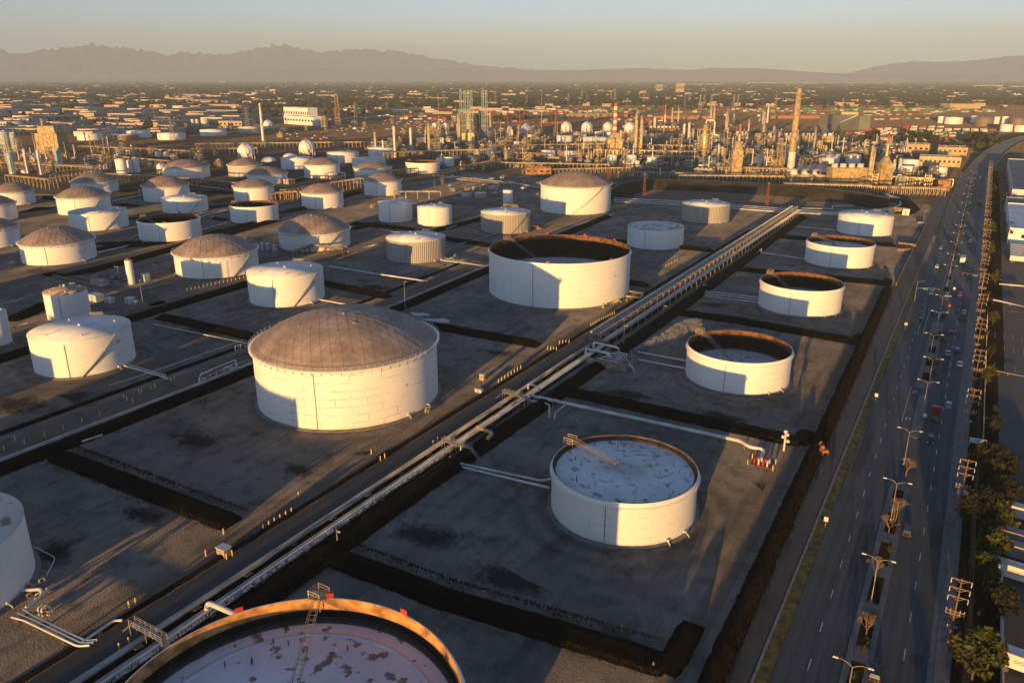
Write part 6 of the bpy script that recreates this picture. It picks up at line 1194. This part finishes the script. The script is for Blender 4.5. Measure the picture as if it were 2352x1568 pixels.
# plant offices by the road
X, Y = W(2155, 382); warehouse(X, Y+8, 42, 22, 10, 'cream three-storey office block with windows by the refinery gate', 'office_cream', 'roof_grey', 8, .08, None, 'office_building', 9); X, Y = W(2184, 356); warehouse(X, Y+14, 34, 30, 9, 'tan building with cluttered roof behind the cream office', 'stucco_tan', 'roof_grey', 6, .08, None, 'office_building', 6); X, Y = W(2108, 352); warehouse(X, Y+10, 26, 26, 11, 'tan block left of the cluttered roof', 'stucco_tan', 'roof_grey', 2, 0, None, 'office_building', 4)
X, Y = W(2132, 421); warehouse(X, Y+4, 11, 8, 5.5, 'small orange brick hut by the round white tanks', 'brick_orange', 'steel_tan', 0, 0, None, 'brick_hut', 2); X, Y = W(2166, 438); warehouse(X, Y+5, 10, 12, 8, 'tan brick block at the gate road', 'brick_orange', 'steel_tan', 0, 0, None, 'brick_hut', 0); X, Y = W(1230, 401); warehouse(X, Y+6, 27, 12, 6, 'low orange building behind the isolated dome tank', 'brick_orange', 'steel_tan', 2, .5, None, 'plant_building', 4)
X, Y = W(1055, 300); 
for i in range(8): X, Y = W(2080+i*12, 332+rr.uniform(-8, 8)); tD((X, Y, 0), i, 'dark tree among the refinery offices', 'office trees', 1.3)
# overpass guard walls
def gwall(pts, label):
    mb = MB(); o = Vector((*pts[0][:2], 0))
    for a, b in zip(pts, pts[1:]):
        A, B = Vector(a)-o, Vector(b)-o; n = Vector((B.y-A.y, A.x-B.x, 0)).normalized()*.3; z = Vector((0, 0, 1.1)); dn = Vector((0, 0, -1.2))
        mb.quad([A+dn-n, B+dn-n, B+z-n, A+z-n]); mb.quad([A+dn+n, A+z+n, B+z+n, B+dn+n]); mb.quad([A+z-n, B+z-n, B+z+n, A+z+n])
    tag(mb.build('guard_wall', M['kerb'], None, o), label, 'wall')
def offs(d): 
    out = []
    for i, p in enumerate(CL):
        if p[1] < 950: continue
        a, b = Vector(CL[max(0, i-1)][:2]), Vector(CL[min(len(CL)-1, i+1)][:2]); t = (b-a).normalized(); out.append((p[0]+t.y*d, p[1]-t.x*d, p[2]))
    return out
gwall(offs(-12), 'left guard wall of the curving overpass'); gwall(offs(12), 'right guard wall of the curving overpass')
# ------------------------------------------------------------------ beyond the refinery: yards, warehouses, town, trees, pylons
# dark shed
x0, y0 = W(1880, 297); x1, y1 = W(1985, 299); L = hypot(x1-x0, y1-y0); X, Y = (x0+x1)/2, (y0+y1)/2; t = thing('dark_shed', 'huge dark grey gabled shed with a sloping pale conveyor', 'shed', (X, Y, 0), atan2(y1-y0, x1-x0)); g = MB(); h = 27
g.v += [(-L/2, 0, 0), (L/2, 0, 0), (L/2, 34, 0), (-L/2, 34, 0), (-L/2, 17, h), (L/2, 17, h)]
for f in ((0, 1, 5, 4), (2, 3, 4, 5), (0, 4, 3), (1, 2, 5)): g.face(list(f))
g.build('shell', mat('shed_grey', (.13, .135, .12), .6, var=.15, scale=.03), t); MB().tube([(-4, 6, 13), (L/2-14, 14, 27)], 1.2, 6).build('conveyor', M['mint_paint'], t); MB().box(L/2-2, -4, 0, 20, 8, 26).build('tower_wing', M['shed_grey'], t)
# container yards
for n_, c in (('box_red', (.34, .06, .04)), ('box_green', (.10, .30, .10)), ('box_white', (.58, .55, .5)), ('box_blue', (.05, .12, .22)), ('box_brown', (.25, .12, .07))): mat(n_, c, .7, var=.15, scale=.2)
def cont(m, lab):
    def fn(): return tag(MB().box(0, 0, 0, 12.2, 2.6, 2.8).build('container', M[m]), lab, 'container', 'freight containers')
    return fn
CP = {k: Proto(cont('box_'+k, k+' freight container in the yards beyond the refinery')) for k in ('red', 'green', 'white', 'blue', 'brown')}
nC = 0; rr = random.Random(5); rest = {k: MB() for k in CP}
def crow(x0, y0, x1, y1, wts, fill=.75, stack=2, L=14.5):
    global nC
    a, b = Vector(W(x0, y0)), Vector(W(x1, y1)); d = b-a; n = int(d.length/L); rz = atan2(d.y, d.x)
    for i in range(n):
        if rr.random() > fill: continue
        p = a+d*(i/n)
        for k in range(rr.randint(1, stack)):
            c = rr.choices(('red', 'green', 'white', 'blue', 'brown'), wts)[0]
            if nC < 298: CP[c]((p.x, p.y, k*2.85), rz, c+' freight container in the yards beyond the refinery'); nC += 1
            else: rest[c].box(p.x, p.y, k*2.85, 12.2, 2.6, 2.8, rz)
for r_ in ((1935, 328, 2135, 333, (3, 3, 2, 1, 1)), (2010, 322, 2175, 324, (1, 1, 5, 1, 0)), (1960, 314, 2180, 317, (2, 1, 5, 0, 1)), (1950, 307, 2200, 311, (2, 1, 6, 0, 1)), (1990, 301, 2260, 306, (3, 1, 5, 0, 1)), (2020, 296, 2300, 300, (2, 0, 6, 0, 1)), (2060, 292, 2180, 293, (2, 0, 6, 0, 0)), (2280, 336, 2352, 339, (4, 3, 1, 0, 0)), (1940, 319, 2190, 321, (2, 1, 5, 1, 0)), (1960, 310, 2210, 314, (3, 1, 4, 0, 1)), (1980, 304, 2230, 308, (2, 1, 5, 0, 1)), (2000, 298, 2280, 303, (3, 0, 5, 0, 1)), (1940, 331, 2120, 336, (4, 4, 1, 2, 0))): crow(*r_, .85, 1)
for r_ in ((1240, 283, 1330, 284, (6, 0, 1, 0, 1)), (1125, 285, 1235, 281, (5, 1, 2, 0, 1)), (820, 266, 1100, 274, (3, 0, 3, 1, 2)), (870, 272, 1080, 279, (3, 0, 6, 1, 1)), (1115, 259, 1500, 257, (5, 1, 3, 0, 1)), (1060, 265, 1460, 261, (5, 2, 3, 0, 0)), (1480, 268, 1640, 272, (5, 2, 2, 0, 1)), (1420, 276, 1560, 280, (5, 1, 2, 0, 2)), (1540, 259, 1760, 258, (4, 3, 3, 1, 0)), (1720, 264, 1900, 262, (4, 3, 4, 1, 0)), (1700, 257, 2290, 254, (3, 5, 3, 0, 0)), (1600, 253, 2200, 251, (3, 6, 2, 0, 0)), (1900, 268, 2160, 262, (3, 2, 4, 0, 1)), (460, 237, 620, 240, (5, 0, 1, 0, 2)), (1860, 261, 2320, 257, (3, 3, 4, 0, 1)), (1000, 254, 1500, 252, (3, 5, 2, 0, 0)), (1990, 276, 2140, 273, (2, 1, 5, 0, 1))): crow(*r_, .72, 2)
for k, mb in rest.items():
    if mb.f: tag(mb.build('container_stacks', M['box_'+k]), 'far rows of '+k+' containers too many to count', 'containers', 'far container rows', 'stuff')
# long orange sheds
for i, (px0, px1, py, lab) in enumerate(((1765, 1880, 272, 'long low orange shed behind the tallest chimney'), (1300, 1440, 268, 'long orange platform shed beyond the spheres'), (1500, 1640, 273, 'low brown freight platform beyond the twin columns'))): a, b = W(px0, py), W(px1, py); warehouse((a[0]+b[0])/2, (a[1]+b[1])/2, hypot(b[0]-a[0], b[1]-a[1]), 30, 6, lab, 'brick_orange', 'roof_grey', 0, atan2(b[1]-a[1], b[0]-a[0]), None, 'freight_shed')
# white building on the left
a, b = W(667, 284), W(735, 289); ang = atan2(b[1]-a[1], b[0]-a[0]); L = hypot(b[0]-a[0], b[1]-a[1]); warehouse((a[0]+b[0])/2, (a[1]+b[1])/2, L, 30, 17, 'long white hall in front of the white office block', 'tank_white', 'roof_white', 0, ang, None, 'white_building', 10); a, b = W(657, 273), W(727, 276); L = hypot(b[0]-a[0], b[1]-a[1]); warehouse((a[0]+b[0])/2, (a[1]+b[1])/2, L, 26, 27, 'white office block of several storeys by the far trees', 'tank_white', 'roof_grey', 0, ang, None, 'office_building', 14)
for px0, px1, py, h, lab in ((1505, 1523, 206, 52, 'dark office tower, left of two on the skyline'), (0, 0, 0, 0, 0), (1551, 1571, 208, 62, 'pale office tower, right of two on the skyline')):
    if not lab: continue
    a, b = W(px0, py+6), W(px1, py+6); warehouse((a[0]+b[0])/2, (a[1]+b[1])/2, hypot(b[0]-a[0], b[1]-a[1])*.9, 30, h, lab, 'steel_grey' if 'dark' in lab else 'stucco_tan', 'roof_grey', 0, YAW, None, 'office_tower', 6)
for px0, px1, py, h, lab in ((1718, 1780, 189, 22, 'long pale hall on the skyline, left one'), (1715, 1925, 190, 20, 'very long pale hall on the right skyline'), (1925, 2070, 189, 22, 'brightest long pale hall on the right skyline'), (1570, 1660, 193, 18, 'pale low halls on the skyline beyond the towers'), (2235, 2300, 198, 24, 'pale stepped hall on the right skyline'), (2320, 2360, 200, 22, 'pale hall at the right edge of the skyline'), (730, 770, 222, 14, 'pale block among the trees beyond the white office block'), (830, 950, 226, 10, 'row of pale apartment roofs among the far trees, left'), (960, 1030, 227, 10, 'row of pale apartment roofs among the far trees, right'), (2170, 2240, 246, 14, 'sunlit pale plant at the edge of the far trees'), (505, 520, 188, 30, 'bright pale block on the left horizon')):
    a, b = W(px0, py+3), W(px1, py+3); warehouse((a[0]+b[0])/2, (a[1]+b[1])/2, hypot(b[0]-a[0], b[1]-a[1]), 60, h, lab, 'stucco_tan', 'roof_pale', 0, atan2(b[1]-a[1], b[0]-a[0]), None, 'far_hall')
# glazed office catching the sun
a = W(1950, 271); warehouse(a[0], a[1], 40, 20, 13, 'glinting yellow office by the container yard', 'office_cream', 'roof_white', 0, .2, None, 'office_building', 10)
# ordinary buildings
def bld(sx, sy, h, wm, rm, lab, cat, ridge=False):
    def fn():
        t = thing(cat, lab, cat.replace('_', ' ')); MB().box(0, 0, 0, sx, sy, h).build('wall', M[wm], t); r = MB()
        if ridge:
            r.v += [(-sx*.53, -sy*.55, h), (sx*.53, -sy*.55, h), (sx*.53, sy*.55, h), (-sx*.53, sy*.55, h), (-sx*.3, 0, h+sy*.28), (sx*.3, 0, h+sy*.28)]
            for f in ((0, 1, 5, 4), (1, 2, 5), (2, 3, 4, 5), (3, 0, 4)): r.face(list(f))
        else: r.box(0, 0, h, sx, sy, .4); r.box(sx*.2, sy*.1, h+.3, 4, 4, 1.8); r.box(-sx*.3, -sy*.2, h+.3, 3, 3, 1.4)
        r.build('roof', M[rm], t)
        w_ = MB(); n = max(3, int(sx/8)); [w_.box(-sx/2+sx*(i+.5)/n, -sy/2-.06, h*.3, sx/n*.45, .14, h*.35) for i in range(n)]; w_.build('window', M['glass_dark'], t)['kind'] = 'stuff'
        return t
    return fn
mat('roof_pale', (.27, .255, .24), .8, var=.25, scale=.02); mat('far_pale', (.46, .35, .23), .85, var=.2); mat('tile_red', (.22, .10, .06), .85, var=.2); mat('wall_pale', (.52, .42, .3), .85, var=.15)
WH = [Proto(bld(90, 45, 9, 'wall_pale', 'roof_pale', 'pale flat-roofed warehouse in the industrial district at left', 'warehouse')), Proto(bld(140, 60, 10, 'stucco_tan', 'roof_pale', 'wide tan warehouse in the industrial district at left', 'warehouse')), Proto(bld(60, 40, 8, 'steel_white', 'roof_grey', 'white-walled warehouse with a grey roof in the industrial district at left', 'warehouse')), Proto(bld(45, 30, 7, 'steel_tan', 'roof_grey', 'small brown workshop in the industrial district at left', 'workshop'))]
HS = [Proto(bld(14, 10, 3.5, 'wall_pale', 'tile_red', 'pale house with a brown hipped roof among the far trees', 'house', True)), Proto(bld(24, 12, 6, 'wall_pale', 'roof_white', 'pale flat apartment house among the far trees', 'apartment_house')), Proto(bld(34, 18, 6, 'stucco_tan', 'roof_grey', 'tan low shop building among the far trees', 'shop_building'))]
rr = random.Random(21); pos = []
def far_ok(X, Y, d): return not any(abs(X-a) < d and abs(Y-b) < d for a, b in pos)
def put(P, wts, x0, x1, y0, y1, n, d, grp, s0=.8, s1=1.2):
    k = 0
    for _ in range(n*10):
        if k >= n: break
        X, Y = W(rr.uniform(x0, x1), rr.uniform(y0, y1))
        if not far_ok(X, Y, d): continue
        pos.append((X, Y)); k += 1; rr.choices(P, wts)[0]((X, Y, 0), rr.choice((0, pi/2))+rr.uniform(-.05, .05)+.3, None, grp, rr.uniform(s0, s1))
put(WH, (4, 4, 3, 2), -20, 560, 238, 290, 75, 60, 'warehouses of the left industrial district'); put(WH, (3, 5, 3, 1), -20, 620, 214, 238, 45, 110, 'warehouses of the left industrial district', .9, 1.4); put(WH, (2, 0, 4, 5), 0, 420, 285, 312, 26, 45, 'warehouses of the left industrial district'); put(WH, (2, 1, 3, 4), 780, 1300, 244, 262, 30, 60, 'warehouses of the left industrial district', .6, .9)
put(HS, (4, 3, 2), 560, 2352, 222, 246, 60, 30, 'houses among the far trees', 1, 1.5); put(HS, (1, 4, 3), 560, 2352, 204, 224, 60, 60, 'houses among the far trees', 1.4, 2.6)
# still smaller buildings: countless pale specks to the horizon
sm = {'far_pale': MB(), 'stucco_tan': MB(), 'roof_grey': MB()}
for i in range(2600):
    py = 183.5+ (245-183.5)*rr.random()**1.7; px = rr.uniform(-60, 2420)
    X, Y = W(px, py); s = rr.uniform(.5, 1.6)*(1 if py > 215 else 1.5)*(1+max(0, (200-py))*.12)
    dens = .5+.5*sin(px*.013+py*.4)*cos(px*.004+py*.9)
    if rr.random() > .35+.65*dens: continue
    sm[rr.choices(list(sm), (5, 4, 2))[0]].box(X, Y, 0, 26*s, 18*s, rr.uniform(5, 9)*min(s, 1.6), rr.choice((0, pi/2))+.3)
for k, mb in sm.items(): tag(mb.build('far_town', M[k]), 'countless small far buildings of the town, '+{'far_pale': 'pale', 'stucco_tan': 'tan', 'roof_grey': 'grey'}[k]+' ones', 'town', 'far town', 'stuff')
# trees
mat('far_leaf', (.04, .042, .016), .95, var=.45, scale=.02, c2=(.014, .015, .007)); mat('mid_leaf', (.05, .05, .018), .95, var=.4, scale=.15)
def clump(mb, X, Y, r, h, rr, n1=7, n2=3):
    o = len(mb.v); a0 = rr.uniform(0, 6)
    mb.v.append((X, Y, h*rr.uniform(.9, 1.05)))
    for j in range(n2):
        z = h*(.82, .5, .12)[j]; q = r*(.55, 1, .75)[j]
        for i in range(n1): a = a0+2*pi*i/n1+j*.4; k = rr.uniform(.65, 1.25); mb.v.append((X+q*k*cos(a), Y+q*k*sin(a), z*rr.uniform(.8, 1.15)))
    for i in range(n1): mb.face([o, o+1+i, o+1+(i+1) % n1])
    for j in range(n2-1):
        for i in range(n1): i2 = (i+1) % n1; b = o+1+j*n1; mb.face([b+i, b+n1+i, b+n1+i2, b+i2])
def far_tree(seed):
    def fn():
        rr = random.Random(seed); t = thing('tree', 'dark tree', 'tree'); c = MB()
        for k in range(7): a = rr.uniform(0, 6.3); clump(c, 3*cos(a)*rr.random(), 3*sin(a)*rr.random(), rr.uniform(2, 3.4), rr.uniform(6, 11), rr, 7, 3)
        MB().cyl(0, 0, 0, 5, .4, n=6).build('trunk', M['bark'], t); c.build('crown', M['mid_leaf'], t); return t
    return fn
FT = [Proto(far_tree(i)) for i in range(4)]; k = 0
for x0, x1, y0, y1, n, lab in ((0, 420, 262, 300, 70, 'dark tree between the workshops at far left'), (540, 860, 246, 268, 70, 'dark tree in the belt behind the white office block'), (1130, 1300, 272, 280, 18, 'dark tree before the red containers'), (1920, 2140, 312, 332, 22, 'dark tree between the container rows'), (2210, 2290, 318, 345, 24, 'dark tree beside the overpass'), (960, 1250, 240, 250, 30, 'dark tree beyond the coke tower derricks'), (1500, 2300, 244, 252, 50, 'dark tree at the far edge of the container yards')):
    for _ in range(n): X, Y = W(rr.uniform(x0, x1), rr.uniform(y0, y1)); FT[k % 4]((X, Y, 0), rr.uniform(0, 6), lab, 'far single trees', rr.uniform(.8, 1.5)); k += 1
o = FT[0]((*W(343, 297), 0), 0, 'round dark tree beside the thin white mast', None, 2.4)
fw = MB()
for i in range(30000):
    py = 182.6+(248-182.6)*rr.random()**1.6; px = rr.uniform(-80, 2440); X, Y = W(px, py); dist = hypot(X, Y)
    d = .5+.5*sin(px*.009+py*.31)*cos(px*.0037-py*.53)+.3*sin(px*.03+py*1.3)
    if px < 640 and 206 < py: d -= .55 if py < 262 else 0
    if 1230 < px and py > 243: continue
    if rr.random() > d+.6: continue
    r = dist*rr.uniform(.0022, .0042); clump(fw, X, Y, r*1.2, min(rr.uniform(7, 15), r*1.6+4)*(1+.25*(dist > 6000)), rr, 6, 3)
tag(fw.build('far_wood', M['far_leaf']), 'far tree cover merging into one dark mass toward the hills', 'trees', None, 'stuff')
# pylons
def pylon():
    t = thing('pylon', 'lattice power pylon', 'pylon', group='lattice pylons'); m = MB(); H = 42
    k = lambda z: lerp(4.2, .8, min(1, z/34))
    lv = [0, 9, 17, 24, 30, 35, 42]
    for a, b in ((-1, -1), (1, -1), (1, 1), (-1, 1)):
        for z0, z1 in zip(lv, lv[1:]): m.bar((a*k(z0), b*k(z0), z0), (a*k(z1), b*k(z1), z1), .42)
    for z0, z1 in zip(lv, lv[1:]):
        for (a, b), (c, e) in (((-1, -1), (1, -1)), ((1, -1), (1, 1)), ((1, 1), (-1, 1)), ((-1, 1), (-1, -1))): m.bar((a*k(z0), b*k(z0), z0), (c*k(z1), e*k(z1), z1), .26); m.bar((c*k(z0), e*k(z0), z0), (a*k(z1), b*k(z1), z1), .26)
    m.build('lattice', M['steel_grey'], t); c = MB()
    for z in (28, 33, 38):
        for s in (-1, 1): c.bar((0, 0, z+1.6), (s*7, 0, z), .3); c.bar((0, 0, z), (s*7, 0, z), .3)
    c.build('cross_arm', M['steel_grey'], t); return t
PY = Proto(pylon)
for px, yt, yb, lab in ((397, 270, 323, 'pylon in front of the shaded pale tank at left'), (569, 245, 292, 'pylon before the grey tank at left'), (817, 234, 270, 'pylon beyond the lattice tower'), (889, 236, 258, 'small pylon left of the thin tan mast'), (1138, 210, 245, 'pylon right of the coke tower derricks'), (1020, 215, 245, 'pylon behind the thin tan mast'), (1210, 218, 243, 'pylon between the dark chimneys'), (1305, 214, 240, 'pylon above the row of spheres'), (1336, 205, 226, 'faint pylon beyond the spheres'), (1349, 216, 236, 'small pylon right of the faint one'), (1412, 204, 236, 'pylon behind the banded chimney'), (1403, 210, 233, 'pylon just left of the banded chimney'), (1478, 214, 240, 'pylon right of the banded chimney'), (1488, 214, 235, 'second pylon right of the banded chimney'), (1572, 216, 243, 'pylon above the trio of columns'), (1582, 214, 238, 'second pylon above the trio of columns'), (1607, 217, 252, 'pylon above the bulging reactor'), (1617, 217, 243, 'second pylon above the bulging reactor'), (1633, 216, 248, 'pylon above the far twin columns'), (1684, 217, 250, 'pylon above the red-topped chimney'), (1694, 217, 246, 'second pylon above the red-topped chimney'), (1781, 217, 252, 'pylon left of the tallest chimney'), (1934, 225, 254, 'pylon above the dark shed')):
    X, Y = W(px, yb); s = max(.5, zat(px, yt, X, Y)/42); PY((X, Y, 0), rr.uniform(-.3, .3)+YAW, lab, None, s)
for i in range(34):
    px = rr.uniform(1200, 2340); py = rr.uniform(246, 262); tag(MB().cyl(0, 0, 0, 22, .35, .2, 6).box(0, 0, 22, 3, .6, .5).build('yard_light_pole', M['gal_pole'], None, (*W(px, py), 0)), 'thin floodlight pole in the container yards', 'light pole', 'floodlight poles')
# parked vehicles too small to tell apart
pk = Proto(lambda: tag(MB().box(0, 0, .3, 1.8, 4.4, .7).box(0, -.2, 1.0, 1.6, 2.2, .5, 0, .85).build('parked_car', M['car_white']), 'tiny parked car in the far lots', 'car', 'parked cars in far lots')); pk2 = Proto(lambda: tag(MB().box(0, 0, .3, 1.8, 4.4, .7).box(0, -.2, 1.0, 1.6, 2.2, .5, 0, .85).build('parked_car', M['car_red']), 'tiny parked car in the far lots', 'car', 'parked cars in far lots')); pk3 = Proto(lambda: tag(MB().box(0, 0, .3, 1.8, 4.4, .7).box(0, -.2, 1.0, 1.6, 2.2, .5, 0, .85).build('parked_car', M['car_silver']), 'tiny parked car in the far lots', 'car', 'parked cars in far lots'))
for x0, y0, x1, y1, n in ((880, 274, 1090, 281, 60), (760, 292, 1000, 305, 50), (1150, 262, 1330, 260, 30), (640, 302, 760, 322, 30), (1960, 338, 2110, 348, 50), (1990, 350, 2090, 352, 20), (220, 310, 420, 330, 25), (880, 281, 1000, 286, 30)):
    for i in range(n): p = W(lerp(x0, x1, rr.random()), lerp(y0, y1, rr.random())); rr.choice((pk, pk, pk2, pk3))((*p, 0), rr.choice((0, pi/2)), 'tiny parked car in the far lots')
